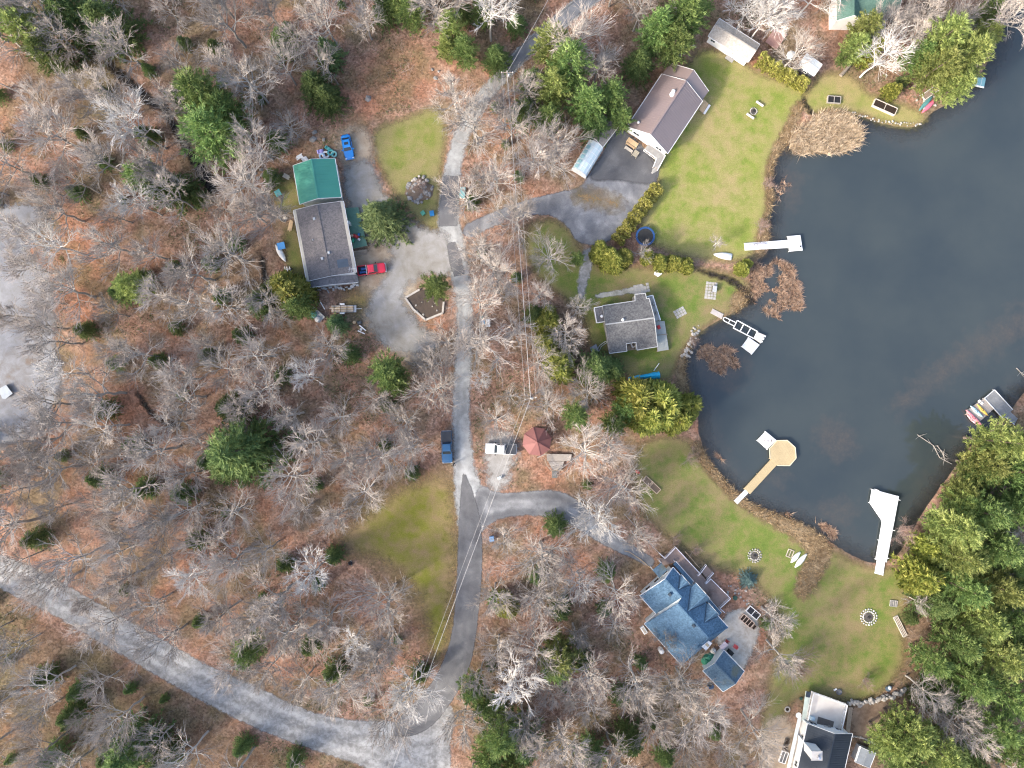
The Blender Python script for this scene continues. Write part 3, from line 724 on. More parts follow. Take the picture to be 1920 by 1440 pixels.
# -- long white shed, small sheds at top right
LTSH = shingle('pale_shingles', (.47, .43, .38), (.33, .30, .265))
root, F = gable('long_shed', 'long white garden shed with pale shingle roof at the top of the lawn', 'shed', [(1330, 67), (1403, 117), (1425, 82), (1347, 35)], 2.5, 3.45, WHITE, LTSH, .25, 0,
    [('v-', (-3.2,), 1.5, 1.0, .8), ('v-', (1.2,), 1.6, .5, .5)], [('v-', 2.0)])
MB().box(P(1368, 110, .1), (1.6, .8, .2), -.6).build('step', CONC, root)
root, F = gable('garden_shed', 'small dark shed with whitish flat roof beside the yellow cedar hedge', 'shed', [(1512, 100), (1541.5, 121), (1527, 142), (1498, 121)], 2.5, 2.65, M('dark_siding', (.13, .14, .16)), M('pale_roof', (.62, .65, .66), (.46, .49, .50), .6), .2, 0,
    [('v+', (0,), 1.5, .8, .8), ('u+', (0,), 1.5, .7, .9)], [])
q = P(1476, 113, 0); root = thing('octagonal_cover', 'small whitish eight-sided cover on a post behind the yellow hedge', 'cover', q)
MB().lathe((q.x, q.y, 0), [(.9, 1.9), (.92, 1.96), (.5, 2.15), (.05, 2.25)], 8).build('canopy', M('cover_cloth', (.62, .60, .57)), root); MB().tube((q.x, q.y, -.1), (q.x, q.y, 1.93), .06).build('post', GALV, root)

# -- house at the top edge, green roof
GSH = shingle('green_shingles', (.115, .20, .165), (.08, .15, .125))
root, F = gable('house', 'white house with dark green shingle roof cut by the top edge of the photo', 'house', [(1572, 26), (1681, 26), (1687, -75), (1572, -75)], 4.0, 6.6, WHITE, GSH, .4, 0,
    [('v-', (2.6,), 2.2, 1.6, 1.3), ('v+', (-2, 2), 2.2, 1.2, 1.2), ('u-', (1,), 2.2, 1.2, 1.2)], [('v-', 4)])
c0 = P(1593, 26, 4.0); hw = 2.3
y0, y1 = c0.y - 1.2, c0.y + 3.6
MB().loft([[Vector((c0.x - hw + .3, y, -.1)), Vector((c0.x + hw - .3, y, -.1)), Vector((c0.x + hw - .3, y, 4.0)), Vector((c0.x, y, 5.6)), Vector((c0.x - hw + .3, y, 4.0))] for y in (y0 + .3, y1)]).build('wing_wall', WHITE, root)
for s in (-1, 1): MB().slab([(c0.x + s * hw, y0, 4.02), (c0.x + s * hw, y1, 4.02), (c0.x + s * .004, y1, 5.85), (c0.x + s * .004, y0, 5.85)], .14).build('wing_roof', GSH, root)
MB().beam((c0.x - hw, y0 - .03, 3.95), (c0.x, y0 - .03, 5.78), .05, .2).beam((c0.x, y0 - .03, 5.78), (c0.x + hw, y0 - .03, 3.95), .05, .2).build('fascia', TRIM, root)
root = thing('front_deck', 'pale wooden deck in front of the green roofed house at the top', 'deck', P(1636, 44))
deck(root, [(1615, 36), (1660, 36), (1660, 56), (1615, 56)], 1.0, 0, GREYD); railing(root, [(1615, 36), (1615, 56), (1660, 56), (1660, 36)], 1.0)
m = MB()
for k in range(9): m.box(P(1652, 60 + k * 4.5, 1.0 - k * .11) + Vector((k * .12, 0, -.05)), (1.6, .3, .1), .1)
m.solo('garden_stairs', WOOD, 'weathered curved wooden garden stairs below the green roofed house deck', 'stairs')

# -- 4 grey cottage in the middle
COTT = M('grey_cottage_siding', (.36, .35, .33), (.28, .27, .26), .6)
CSH = shingle('cottage_shingles', (.155, .152, .148), (.08, .079, .081))
GTRIM = M('greyed_trim', (.50, .50, .49), (.38, .38, .37), 1.0)
c1 = P(1180, 605)
root = thing('cottage', 'grey cottage with low-pitched weathered grey roof near the lake shore', 'house', (c1.x, c1.y, 0))
ze, zr = 2.9, 3.75
up = [(1130, 573), (1191, 564), (1190.5, 552), (1210, 549.7), (1212.4, 560), (1217, 559.5), (1227, 596), (1134.8, 608.5)]
lo = [(1134.8, 608.5), (1227, 596), (1232.7, 650), (1194.5, 656.5), (1192.6, 642), (1174, 644.5), (1175.6, 658.5), (1143, 662.7)]
ra, rb = P(1134.8, 608.5, zr), P(1227, 596, zr); rd = (rb - ra).normalized(); rn = Vector((-rd.y, rd.x, 0))
def cz(px, py):
    z = 3.2
    for _ in range(4):
        p = P(px, py, z); z = zr - abs((p - ra).dot(rn)) * (zr - ze) / 5.0
    return P(px, py, z)
cen = P(1182, 606, 3)
for part, nm in ((up, 1), (lo, -1)):
    top = [cz(*p) for p in part]
    MB().slab(top, .16).build('roof', CSH, root)
    inn = [Vector((cen.x + (p.x - cen.x) * .955, cen.y + (p.y - cen.y) * .955, p.z - .2)) for p in top]
    n_ = len(inn); MB().add(inn + [Vector((p.x, p.y, -.1)) for p in inn], [tuple(range(n_)), tuple(range(2*n_-1, n_-1, -1))] + [(i, n_ + i, n_ + (i+1) % n_, (i+1) % n_) for i in range(n_)]).build('wall', COTT, root)
m = MB(); allp = [cz(*p) for p in up[:-1]] + [cz(*p) for p in lo[1:]]
for a, b in zip(allp, allp[1:] + allp[:1]): m.beam(a + Vector((0, 0, -.05)), b + Vector((0, 0, -.05)), .12, .14)
m.build('fascia', GTRIM, root)
MB().beam(ra + Vector((0, 0, .04)), rb + Vector((0, 0, .04)), .25, .07).build('ridge_cap', M('pale_ridge', (.36, .36, .35)), root)
lw = [(1114, 577), (1130.3, 574.3), (1134, 603), (1119, 605.4)]
MB().slab([P(x, y, 2.55) for x, y in lw], .15).build('side_roof', DKSH, root)
MB().slab([P(1115.2, 578, 2.38), P(1131, 575.3, 2.38), P(1133.5, 602.2, 2.38), P(1119.8, 604.2, 2.38)], 2.45).build('side_wall', COTT, root)
m = MB(); lp = [P(x, y, 2.52) for x, y in lw]
for a, b in ((lp[0], lp[1]), (lp[3], lp[0]), (lp[2], lp[3])): m.beam(a, b, .12, .14)
m.build('fascia', TRIM, root)
for px, py, z in ((1128, 593, 2.6), (1167.6, 599.7, 3.6)): pipe(root, px, py, z, .16, .35)
for (x0, y0, x1, y1, wdt) in ((1192, 611.5, 1200, 610, .1), (1211, 605, 1216, 604, .1), (1217, 599.5, 1226, 598, .25), (1198, 629.5, 1218, 627, .15)):
    a, b = cz(x0, y0), cz(x1, y1); MB().beam(a + Vector((0, 0, .01)), b + Vector((0, 0, .01)), wdt, .03).build('roof_patch', DKSH, root)
F = Frame([(1143, 662.7), (1232.7, 650), (1227, 596), (1134.8, 608.5)], 2.9); F.wl, F.ww = F.L/2 - .28, F.W/2 - .2
window(root, F, 'u-', -1.0, 1.7, 1.2, 1.0); window(root, F, 'u-', 1.4, 1.7, 1.2, 1.0)
rs = thing('sun_porch', 'narrow glazed porch with white frames along cottage lake side', 'porch', P(1228, 578))
MB().slab([P(x, y, 1.2) for x, y in ((1213, 556), (1224, 553.5), (1238.5, 600), (1228.5, 602))], .12).build('porch_floor', GREYD, rs)
railing(rs, [(1213, 556), (1224, 553.5), (1230, 573), (1238.5, 600)], 1.2, .9)
for i in range(2): MB().bevbox(P(1226 + i * 5, 570 + i * 16, 1.45), (.45, .45, .45), .3, .05).build('porch_seat', COTT, rs)
rs = thing('cottage_deck', 'pale grey lakeside deck beside the grey cottage', 'deck', P(1241, 629))
deck(rs, [(1228.5, 602.5), (1246, 602), (1254, 655.5), (1233, 659)], .7, ang_px((1246, 602), (1254, 655.5)), M('silver_deck', (.42, .43, .40), (.33, .34, .315), .8))
MB().beam(P(1231, 628.5, .78), P(1252, 626.5, .78), .12, .12).build('divider', WOOD, rs)
root = thing('entrance_landing', 'small roofless nook with white railed steps on the south side of cottage', 'landing', P(1183, 649))
deck(root, [(1176, 646), (1191, 643.5), (1192.5, 655), (1177, 657)], .5, .1, WOOD); railing(root, [(1184, 645), (1186, 651), (1192, 650)], .5)
m = MB(); q = [P(1118, 660, .1), P(1124, 648, .5), P(1135, 640, .9), P(1138, 640, 1.1)]
m.path(q, .05).path([v + Vector((.35, -.15, 0)) for v in q], .05)
m.solo('handrail', TRIM, 'pair of curved pale handrails at west side of grey cottage', 'handrail')
m = MB(); m.slab([P(x, y, 1.5) for x, y in ((1106, 652), (1118, 645), (1123, 658), (1110, 664))], .1)
for x, y in ((1107, 653), (1117.5, 646), (1122, 657.5), (1110.5, 663)): m.tube(P(x, y, 1.4), P(x, y, 0), .05)
m.solo('lean_to', M('slate_tarp', (.16, .18, .21)), 'dark slate lean-to roof between shrubs west of the grey cottage', 'shelter')
# -- 5 blue-roofed house: axes u (down-right) and v (up-right) taken from the photo
BLUESH = shingle('blue_shingles', (.115, .198, .285), (.055, .104, .160))
BLUED = shingle('blue_shingles_mossy', (.11, .172, .23), (.06, .10, .145), (.13, .135, .095))
c0 = P(1262, 1064, 3.4); U = Vector((.667, -.745, 0)); V = Vector((.745, .667, 0)); KK = (H - 3.4) / H / 10
def B(u, v, z): return c0 * 1.0 + U * (u * KK) + V * (v * KK) + Vector((0, 0, z - 3.4))
cc = B(80, -50, 0)
root = thing('house', 'large house with blue shingle roof and three lake-side gables', 'house', (cc.x, cc.y, 0))
def roofpiece(pts, name='roof', mat=BLUESH, t=.16, par=None): return MB().slab([B(*p) for p in pts], t).build(name, mat, par or root)
PALEW = M('pale_blue_siding', (.66, .72, .74), (.56, .62, .64), .5)
ZF, ZB, ZR, RV = 3.4, 2.7, 6.1, -38
# main volume u 46..152
fs = (ZR - ZF) / 38.0; bs = (ZR - ZB) / 73.0
roofpiece([(46, 2, ZF - 2 * fs), (153, 2, ZF - 2 * fs), (129, RV + .04, ZR), (46, RV + .04, ZR)])
roofpiece([(46, RV - .04, ZR), (129, RV - .04, ZR), (150, -111, ZB), (46, -111, ZB)])
hipm = roofpiece([(129.3, RV, ZR), (153.3, 2, ZF - 2 * fs), (150.3, -111, ZB)])
MB().loft([[B(u, -107, -.1), B(u, -2, -.1), B(u, -2, ZF - .1), B(u, RV, ZR - .22), B(u, -107, ZB - .03)] for u in (50, 128)]).build('wall', PALEW, root)
MB().loft([[B(128, -107, -.1), B(148, -107, -.1), B(148, -2, -.1), B(128, -2, -.1)], [B(128, -107, 2.6), B(146, -107, 2.6), B(146, -2, 2.9), B(128, -2, 2.9)]]).build('wall', PALEW, root)
# north-west wing u 0..46
roofpiece([(0, 0, ZF), (45.9, 0, ZF), (45.9, -24.96, 5.1), (0, -24.96, 5.1)]); roofpiece([(0, -25.04, 5.1), (45.9, -25.04, 5.1), (45.9, -82, 2.8), (0, -82, 2.8)])
MB().loft([[B(u, -78, -.1), B(u, -4, -.1), B(u, -4, ZF + .05), B(u, -25, 4.9), B(u, -78, 2.75)] for u in (4, 50)]).build('wing_wall', PALEW, root)
m = MB()
for a, b in (((-.4, 0, ZF - .07), (-.4, -25, 5.03)), ((-.4, -25, 5.03), (-.4, -82, 2.73)), ((45.5, -82, 2.65), (45.5, -111, ZB - .07)), ((0, .6, ZF - .08), (22, .6, ZF - .08)), ((0, -82.5, 2.72), (46, -82.5, 2.72)),
             ((46, -111.5, ZB - .08), (150, -111.5, ZB - .08)), ((122, 2.5, ZF - .2), (153, 2.5, ZF - .2))): m.beam(B(*a), B(*b), .1, .2)
m.build('fascia', TRIM, root)
# ridges
for a, b in (((46, RV, ZR + .03), (129, RV, ZR + .03)), ((0, -25, 5.13), (46, -25, 5.13)), ((129, RV, ZR + .03), (153, 2, ZF - .12)), ((129, RV, ZR + .03), (150, -111, ZB + .03))):
    MB().beam(B(*a), B(*b), .25, .07).build('ridge_cap', BLUESH, root)
def cross(u0, u1, vf, zeave, zpk, vb):
    um = (u0 + u1) / 2
    for s, ue in ((-1, u0), (1, u1)):
        roofpiece([(ue, vf, zeave), (um + s * .04, vf, zpk), (um + s * .04, vb, zpk), (ue, vb + 18, zeave)], 'gable_roof', t=.12)
    MB().loft([[B(u0 + 3, v, 0), B(u1 - 3, v, 0), B(u1 - 3, v, zeave + .02), B(um, v, zpk - .2), B(u0 + 3, v, zeave + .02)] for v in (vf - 4, vf - 18)]).build('gable_wall', PALEW, root)
    MB().beam(B(u0, vf + .3, zeave - .05), B(um, vf + .3, zpk - .05), .06, .2).beam(B(um, vf + .3, zpk - .05), B(u1, vf + .3, zeave - .05), .06, .2).build('gable_trim', TRIM, root)
    vp = -(zpk - ZF) / .071
    for ue in (u0, u1): MB().beam(B(ue, -.5, zeave + .04), B(um, vp, zpk + .06), .22, .05).build('valley', VAL, root)
    MB().beam(B(um, vf, zpk + .03), B(um, vp, zpk + .03), .2, .06).build('ridge_cap', BLUESH, root)
    c = B(um, vf - 3.6, zeave - 1.2); w_ = MB().obox(c, U * .8, V * .05, Vector((0, 0, .6))).build('window', TRIM, root)
    MB().obox(c + V * .03, U * .7, V * .035, Vector((0, 0, .5))).build('pane', GLASS, w_)
VAL = M('dark_valley', (.045, .075, .11), (.035, .06, .09), 2, .8)
cross(20, 44, 2.5, 3.45, 4.75, -24); cross(50, 89, 12.5, 3.45, 5.75, -34); cross(94, 123, 5, 3.42, 5.1, -25)
# verandah roofs and entry roof, lower
for u0, u1 in ((-2, 49), (90, 128)):
    roofpiece([(u0, 4, 2.85), (u1, 4, 2.85), (u1, 11, 2.5), (u0, 11, 2.5)], 'verandah_roof', BLUED, .1)
    MB().beam(B(u0, 11.6, 2.44), B(u1, 11.6, 2.44), .08, .16).build('fascia', TRIM, root)
    m = MB()
    for k in range(5): q = B(u0 + 1 + (u1 - u0 - 2) * k / 4, 10, 0); m.box((q.x, q.y, 1.2), (.12, .12, 2.4), .84)
    m.build('post', TRIM, root)
MB().slab([P(x, y, 2.8) for x, y in ((1240, 1055), (1251.5, 1069), (1236.5, 1084), (1223.5, 1069))], .15).build('entry_roof', BLUED, root)
m = MB()
for x, y in ((1240, 1056), (1224.5, 1069)): q = P(x, y, 2.7); m.box((q.x, q.y, 1.35), (.18, .18, 2.6), .84)
m.build('post', TRIM, root)
for u, v in ((28, -38), (96, -43)):
    MB().bevbox(B(u, v, (5.0 if u < 40 else 6.05)), (.55, .55, .35), -.84, .06).build('roof_vent', M('dark_vent', (.06, .08, .10)), root)
for i in range(3):
    c = B(3.6, -18 - 22 * i, 1.7); w_ = MB().obox(c, V * .6, U * .05, Vector((0, 0, .5))).build('window', TRIM, root); MB().obox(c - U * .03, V * .5, U * .035, Vector((0, 0, .42))).build('pane', GLASS, w_)
for (px, py, L_, W_, lab) in ((1226, 1141, 1.9, .8, 'long white box planter against the blue house, nearer the lane drive'), (1207, 1181, 1.5, .8, 'white box planter at the west corner of the blue house')):
    r_ = thing('box_planter', lab, 'planter', P(px, py), 0)
    q = P(px, py, .3); MB().bevbox((q.x, q.y, .3), (L_, W_, .6), -.75 if px > 1215 else -1.0, .04).build('box', TRIM, r_); MB().box((q.x, q.y, .61), (L_ * .8, W_ * .55, .03), -.75 if px > 1215 else -1.0).build('soil', M('pale_soil', (.42, .38, .33)), r_)
pts = [P(x, y, 4.3) for x, y in ((1314, 1211), (1327.5, 1200.5), (1335.5, 1206), (1324, 1220))]
pn = MB().slab(pts, .08).build('roof_panel', TRIM, root, label='flat white square panel mounted over the south-east hip')
m = MB()
for p in pts: m.tube(p - Vector((0, 0, 1.6)), p - Vector((0, 0, .07)), .05)
m.build('post', GALV, root)
cv = sum(pts, Vector()) / 4; MB().box((cv.x + .1, cv.y, 4.33), (.5, .7, .05), .8).build('straw_patch', M('straw', (.55, .45, .3)), pn)
# deck of the blue house
BRD = M('brown_deck', (.33, .245, .21), (.24, .175, .15), .9, .75)
root = thing('lakeside_deck', 'brown board deck with white rails along the blue roofed house', 'deck', P(1300, 1080))
deck(root, [(1231, 1046), (1247, 1047.5), (1267, 1026.5), (1313, 1075), (1327, 1091), (1297, 1090), (1262, 1055), (1240, 1062)], .9, 0, BRD)
deck(root, [(1297, 1090), (1327, 1091), (1333, 1085.5), (1370, 1122.5), (1350, 1141)], .9, PI / 2, BRD)
deck(root, [(1316, 1073), (1324.5, 1060), (1338, 1075), (1328, 1088)], .5, ang_px((1324, 1060), (1338, 1075)), BRD)
LIL = M('lilac_white_rail', (.74, .70, .72), (.64, .60, .62))
railing(root, [(1237, 1038), (1247, 1047.5), (1267, 1026.5), (1313, 1076), (1309, 1080)], .9, .95, LIL)
railing(root, [(1313, 1076), (1324.5, 1060)], .5, .95, LIL); railing(root, [(1338, 1075), (1327, 1087), (1323, 1095)], .5, .95, LIL)
railing(root, [(1324, 1094.5), (1333, 1085.5), (1370, 1122.5), (1350, 1141), (1359, 1149)], .9, .95, LIL)
m = MB(); m.beam(P(1284.5, 1034, .5), P(1311, 1064, .5), .1, .1)
for k in (0, .5, 1): q = P(1284.5, 1034).lerp(P(1311, 1064), k); m.tube(q, q + Vector((0, 0, .5)), .05)
m.solo('timber_rail', TANW, 'low new-lumber rail on the bank below the brown deck', 'rail')
m = MB(); m.path([P(1170, 963, .5), P(1200, 996, .5), P(1218, 1019, .5), P(1237, 1038, .7)], .06, 4)
for t_ in np.linspace(0, 1, 7): q = P(1170 + 67 * t_, 963 + 75 * t_); m.tube(q, q + Vector((0, 0, .55)), .05)
m.solo('path_rail', M('rail_grey', (.33, .32, .31)), 'thin grey handrail beside the drive down to brown deck', 'rail')
m = MB(); m.path([P(1171, 1033, .12), P(1180, 1035, .12), P(1200, 1048, .12), P(1218, 1064, .12)], .09, 4); m.solo('edging', TANW, 'tan timber edging along lower side of the drive near blue house', 'edging')
m = MB(); m.path([P(1168, 1020, .12), P(1178, 1022, .12), P(1190, 1022, .12)], .08, 4); m.solo('edging', STONE, 'short pale edging strip on upper side of drive near the blue house', 'edging')
# blue shed
root, F = gable('shed', 'small shed with blue shingle roof and moss patch by the gravel patio', 'shed', [(1320, 1259), (1356, 1298), (1395, 1257.5), (1355, 1218)], 2.4, 3.5, PALEW, BLUED, .3, 0, [('v+', (0,), 1.4, .8, .7)], [('v+', -1.4)])
# white canopy, green tarp heap etc. near it
# -- 6 house at the bottom right, dark metal roof
DKM = M('charcoal_metal_roof', (.040, .050, .063), (.028, .036, .047), .3, .6, .2)
root, F = gable('house', 'white house with charcoal metal roof cut by the bottom edge of the photo', 'house', [(1516, 1352.5), (1478, 1520), (1561, 1545), (1597, 1380)], 3.4, 5.3, WHITE, DKM, .35, .42,
    [('u-', (-2.4, 2.4), 1.8, 1.4, 1.2), ('v-', (-5, 0, 3.5), 1.8, 1.2, 1.2)], [('u-', 0)])
MB().beam(F(-F.L/2, -F.W/2 - .5, 1.0), F(F.L/2, -F.W/2 - .5, 1.0), .6, .12).build('side_ledge', PALEW, root)
ch = P(1502, 1381); h_ = 6.8
MB().loft([[ch + Vector((x, y, -.1)) for x, y in ((-.9, -.75), (.9, -.75), (.9, .75), (-.9, .75))], [ch + Vector((x, y, h_)) for x, y in ((-.9, -.75), (.9, -.75), (.9, .75), (-.9, .75))]]).build('chimney_chase', WHITE, root, label='tall white boxed chimney rising from the west wall')
cp = MB().bevbox(ch + Vector((0, 0, h_ + .08)), (2.0, 1.7, .14), 0, .04).build('chimney_cap', M('cap_grey', (.52, .49, .46)), root)
MB().lathe(ch + Vector((.2, -.1, h_ + .15)), [(.2, 0), (.2, .5), (.32, .52), (.3, .6), (.05, .68)], 10).build('flue', CHROME, root)
m = MB(); a = P(1497, 1341, 3); m.tube(ch + Vector((-.9, 1.5, 2.6)), (a.x, a.y, 2.9), .04)
m.build('dish_arm', CHROME, root); MB().lathe((a.x, a.y, 2.9), [(.1, 0), (.35, .06), (.5, .16), (.52, .18), (.3, .13), (.02, .1)], 16).build('satellite_dish', TRIM, root)
root = thing('terrace', 'raised white railed terrace in front of the charcoal roofed house', 'terrace', P(1552, 1338))
CREAM = M('cream_floor', (.62, .58, .53), (.50, .45, .40), .45, .8)
tp = [(1524.5, 1299), (1590, 1322.5), (1577.5, 1374), (1514, 1351)]
MB().slab([P(x, y, 1.5) for x, y in tp], .2).build('terrace_floor', CREAM, root)
MB().slab([P(1524.5 + 1, 1300.5, 1.29), P(1588.5, 1323.5, 1.29), P(1576.5, 1373, 1.29), P(1515.5, 1350, 1.29)], 1.4).build('terrace_base', CONC, root)
railing(root, [(1515, 1351), (1525.5, 1300), (1589, 1323), (1578, 1372)], 1.5, 1.0)
MB().slab([P(x, y, 1.53) for x, y in ((1534, 1343.5), (1564, 1353), (1561, 1366.5), (1531.5, 1357))], .025).build('floor_mat', M('grey_rug', (.13, .115, .105)), root)
MB().bevbox(P(1523, 1347, 1.8), (.9, .7, .55), -.3, .08).build('storage_box', M('pale_blue_box', (.45, .58, .66)), root)
m = MB(); q = P(1554, 1362, 1.6); m.lathe((q.x, q.y, 1.54), [(.3, 0), (.32, .4), (.26, .42)], 12).build('round_stool', M('stool_grey', (.2, .19, .18)), root)
MB().slab([P(x, y, .9) for x, y in ((1511, 1296), (1521, 1298.5), (1513, 1350), (1503, 1352))], .12).build('side_walk', M('mint_ledge', (.56, .64, .58)), root)
MB().box(P(1515.5, 1302, 1.1), (.7, 1.0, .4), -.2).build('storage_bin', M('navy_bin', (.03, .045, .07)), root)
for k in range(2): MB().slab([P(x + k * 4, y, .6 - .3 * k) for x, y in ((1591, 1326), (1595, 1327), (1589, 1378), (1585, 1377))], .1).build('side_step', WOOD, root)
root, F = gable('tool_shed', 'grey tarp-roofed low shed under the conifers east of the charcoal roof', 'shed', [(1614, 1400), (1604, 1428), (1630, 1440), (1642, 1413)], 1.9, 2.1, GALV, M('grey_tarp', (.22, .24, .26), (.17, .185, .2)), .15)
MB().beam(P(1613, 1399, 2.0), P(1604, 1427, 2.0), .3, .1).build('white_gutter', TRIM, root)

# -- gazebo
GZ = M('red_gazebo_roof', (.24, .105, .096), (.185, .08, .074), .5, .7)
c = P(1007, 828, 3.0); c = Vector((c.x, c.y, 0)); R = 2.75
root = thing('gazebo', 'eight-sided gazebo with faded red roof behind the white pickup', 'gazebo', c)
oc = [c + Vector((R * math.cos(PI / 4 * k + .25), R * math.sin(PI / 4 * k + .25), 0)) for k in range(8)]
for k in range(8):
    a, b = oc[k], oc[(k + 1) % 8]; up_ = Vector((0, 0, 1)); ap = c + up_ * 4.1; in_ = .006
    tri = [a + up_ * 2.7, b + up_ * 2.7, ap]; g = sum(tri, Vector()) / 3
    MB().slab([p + (g - p) * in_ for p in tri], .1).build('roof_panel', GZ, root)
    MB().beam(ap + up_ * .02, a + up_ * 2.73, .1, .06).build('hip_cap', GZ, root)
    q = c + (a - c) * .86; MB().box((q.x, q.y, 1.35), (.13, .13, 2.6), .25).build('post', TRIM, root)
MB().lathe(c, [(.02, 4.1), (.14, 4.15), (.1, 4.3), (.02, 4.45)], 8).build('finial', GZ, root)
MB().prism([(c.x + (p.x - c.x) * .92, c.y + (p.y - c.y) * .92) for p in oc], .0, .35).build('floor', WOOD, root)
OLDW = M('silver_boards', (.40, .36, .32), (.28, .25, .22), 1.2)
root = thing('gazebo_deck', 'weathered silver-grey wooden deck and steps beside the red gazebo', 'deck', P(1045, 865))
deck(root, [(1025, 851), (1072, 852), (1070, 864), (1026, 864)], .45, 0, OLDW, wd=.2)
deck(root, [(1028, 865), (1058, 865), (1052, 882), (1036, 882)], .4, 0, OLDW, wd=.2)
deck(root, [(1035, 883), (1044, 883), (1044, 896), (1035, 896)], .2, 0, M('dark_steps', (.15, .155, .15)), wd=.2)
railing(root, [(1021, 861), (1025, 872), (1034, 883)], .45, .9, WOOD); railing(root, [(1056, 882), (1046, 882)], .4, .9, WOOD); railing(root, [(1008, 858), (1024, 851)], .35, .9, OLDW)
# ---------------------------------------------------------------- docks
WD = M('white_dock_boards', (.74, .76, .78), (.60, .62, .64), .8)
GD = M('grey_dock_boards', (.24, .245, .25), (.17, .175, .18), .8)
YD = M('tan_dock_boards', (.47, .375, .22), (.39, .305, .175), .6)
def dock(name, label, pieces, cat='dock'):
    x = np.mean([p[0] for p in pieces[0][0]]); y = np.mean([p[1] for p in pieces[0][0]])
    r = thing(name, label, cat, P(x, y, -.27))
    for pts, z, ang, mat, nm in pieces:
        poly = wp(pts, z); planks(poly, ang, z, .18, .02, .05).build(nm, mat, r, kind='stuff')
        f = MB(); n_ = len(poly)
        for i in range(n_):
            a, b = poly[i], poly[(i + 1) % n_]
            f.beam((a[0], a[1], z - .13), (b[0], b[1], z - .13), .07, .16)
            k = max(1, int(math.dist(a, b) / 3))
            for j in range(k):
                q = (a[0] + (b[0] - a[0]) * j / k, a[1] + (b[1] - a[1]) * j / k); f.tube((q[0], q[1], -1.2), (q[0], q[1], z - .06), .06)
        f.build('dock_frame', mat if mat is not GD else GALV, r)
    return r
r = dock('dock', 'white T-shaped wooden dock reaching from the bright lawn into the lake', [
    ([(1396, 456), (1477.5, 450), (1479, 464), (1397.5, 469)], .25, ang_px((1477, 450), (1479, 464)), WD, 'walkway'),
    ([(1477.5, 443), (1500.6, 441), (1505, 468.8), (1480.6, 471)], .3, ang_px((1480, 443), (1500, 441)), WD, 'platform')])
MB().bevbox(P(1501, 462, .38), (.25, .3, .1), 0, .03).build('cleat', BLACK, r)
r = dock('skeleton_dock', 'white metal dock frame with its boards removed and a tan end platform', [
    ([(1420, 622.5), (1434, 628.5), (1426.7, 643), (1413.5, 634.5)], .3, ang_px((1420, 622), (1434, 628)), M('cream_boards', (.66, .60, .54)), 'end_platform')])
m = MB()
def bm(m, a, b, w_=.16, z=.28): m.beam(P(*a, z), P(*b, z), w_, .14)
for a, b in (((1382.5, 600.8), (1421, 622)), ((1375, 615), (1414, 635)), ((1382.5, 600.8), (1375, 615)), ((1394.5, 608), (1387.5, 621)), ((1407.5, 615.5), (1400, 628.5)), ((1419.5, 622.5), (1413.5, 635))): bm(m, a, b)
m.build('frame', TRIM, r)
m = MB(); 
lp = [(1379, 604.5), (1360, 595.2), (1356.5, 596), (1356, 599.5), (1359, 602.5), (1376, 611)]
for a, b in zip(lp[:-1], lp[1:]): bm(m, a, b, .13)
bm(m, (1368, 600), (1366.5, 605), .08); m.build('gangway_frame', TRIM, r)
m = MB()
for x, y in ((1382, 601), (1375, 615), (1407, 615), (1400, 629)): q = P(x, y, 0); m.tube((q.x, q.y, -1.5), (q.x, q.y, .3), .06)
m.build('leg', GALV, r)
m = MB()
for k in range(3): bm(m, (1433 - k * 3, 630 + k * 5), (1435.5 - k * 3, 631.2 + k * 5), .3, .2)
m.build('bumper', TRIM, r)
dock('swim_raft', 'square white swim raft moored beside the white metal dock frame', [([(1404, 632.5), (1424, 646.7), (1410, 664), (1391, 650)], .2, ang_px((1404, 632), (1391, 650)), WD, 'raft_boards')], 'raft')
dock('ramp_boards', 'pale board walkway section lying on grass before the metal dock frame', [([(1332.5, 586.7), (1336.7, 579), (1356.7, 589), (1353, 597.5)], .15, ang_px((1332, 586), (1353, 597)), M('bleached_boards', (.50, .45, .42), (.38, .34, .31), 2), 'boards')], 'walkway')
oct_ = [(1456.7, 826), (1476, 825.6), (1491, 839), (1492.8, 859), (1480.6, 873), (1457.8, 872.8), (1443.9, 860), (1442.8, 841)]
r = dock('octagon_dock', 'tan eight-sided dock platform with a long tan walkway from the shore', [
    (oct_, .35, ang_px((1445, 862), (1457, 872)), YD, 'platform'),
    ([(1446, 861.5), (1457, 871.2), (1406.7, 926), (1395.6, 916)], .30, ang_px((1445, 862), (1457, 872)), YD, 'walkway'),
    ([(1398, 918), (1403, 924.4), (1383, 945), (1377, 939)], .24, ang_px((1398, 918), (1377, 939)), WD, 'ramp')])
m = MB(); ow = wp(oct_, .36)
for i in range(8):
    if i != 5: m.beam((ow[i][0], ow[i][1], .37), (ow[(i+1) % 8][0], ow[(i+1) % 8][1], .37), .14, .08)
m.build('edge_board', M('pale_edge', (.66, .58, .42)), r)
r = dock('white_raft', 'square white raft with dark smudges attached to the tan octagonal dock', [([(1435.6, 809), (1455.5, 825.5), (1440.5, 840), (1439, 842.8), (1420, 826)], .28, ang_px((1435, 809), (1420, 826)), WD, 'raft_boards')], 'raft')
m = MB()
for k in range(14): q = P(1430 + k * 1.4 + random.uniform(-2, 2), 822 + k * .5 + random.uniform(-3, 3), .285); m.box(q, (random.uniform(.1, .5), random.uniform(.05, .2), .012), random.uniform(0, 3))
m.build('leaf_litter', M('litter_bits', (.33, .28, .27)), r, kind='stuff')
WD2 = M('bright_white_dock', (.82, .85, .88), (.79, .82, .85), .8, .45)
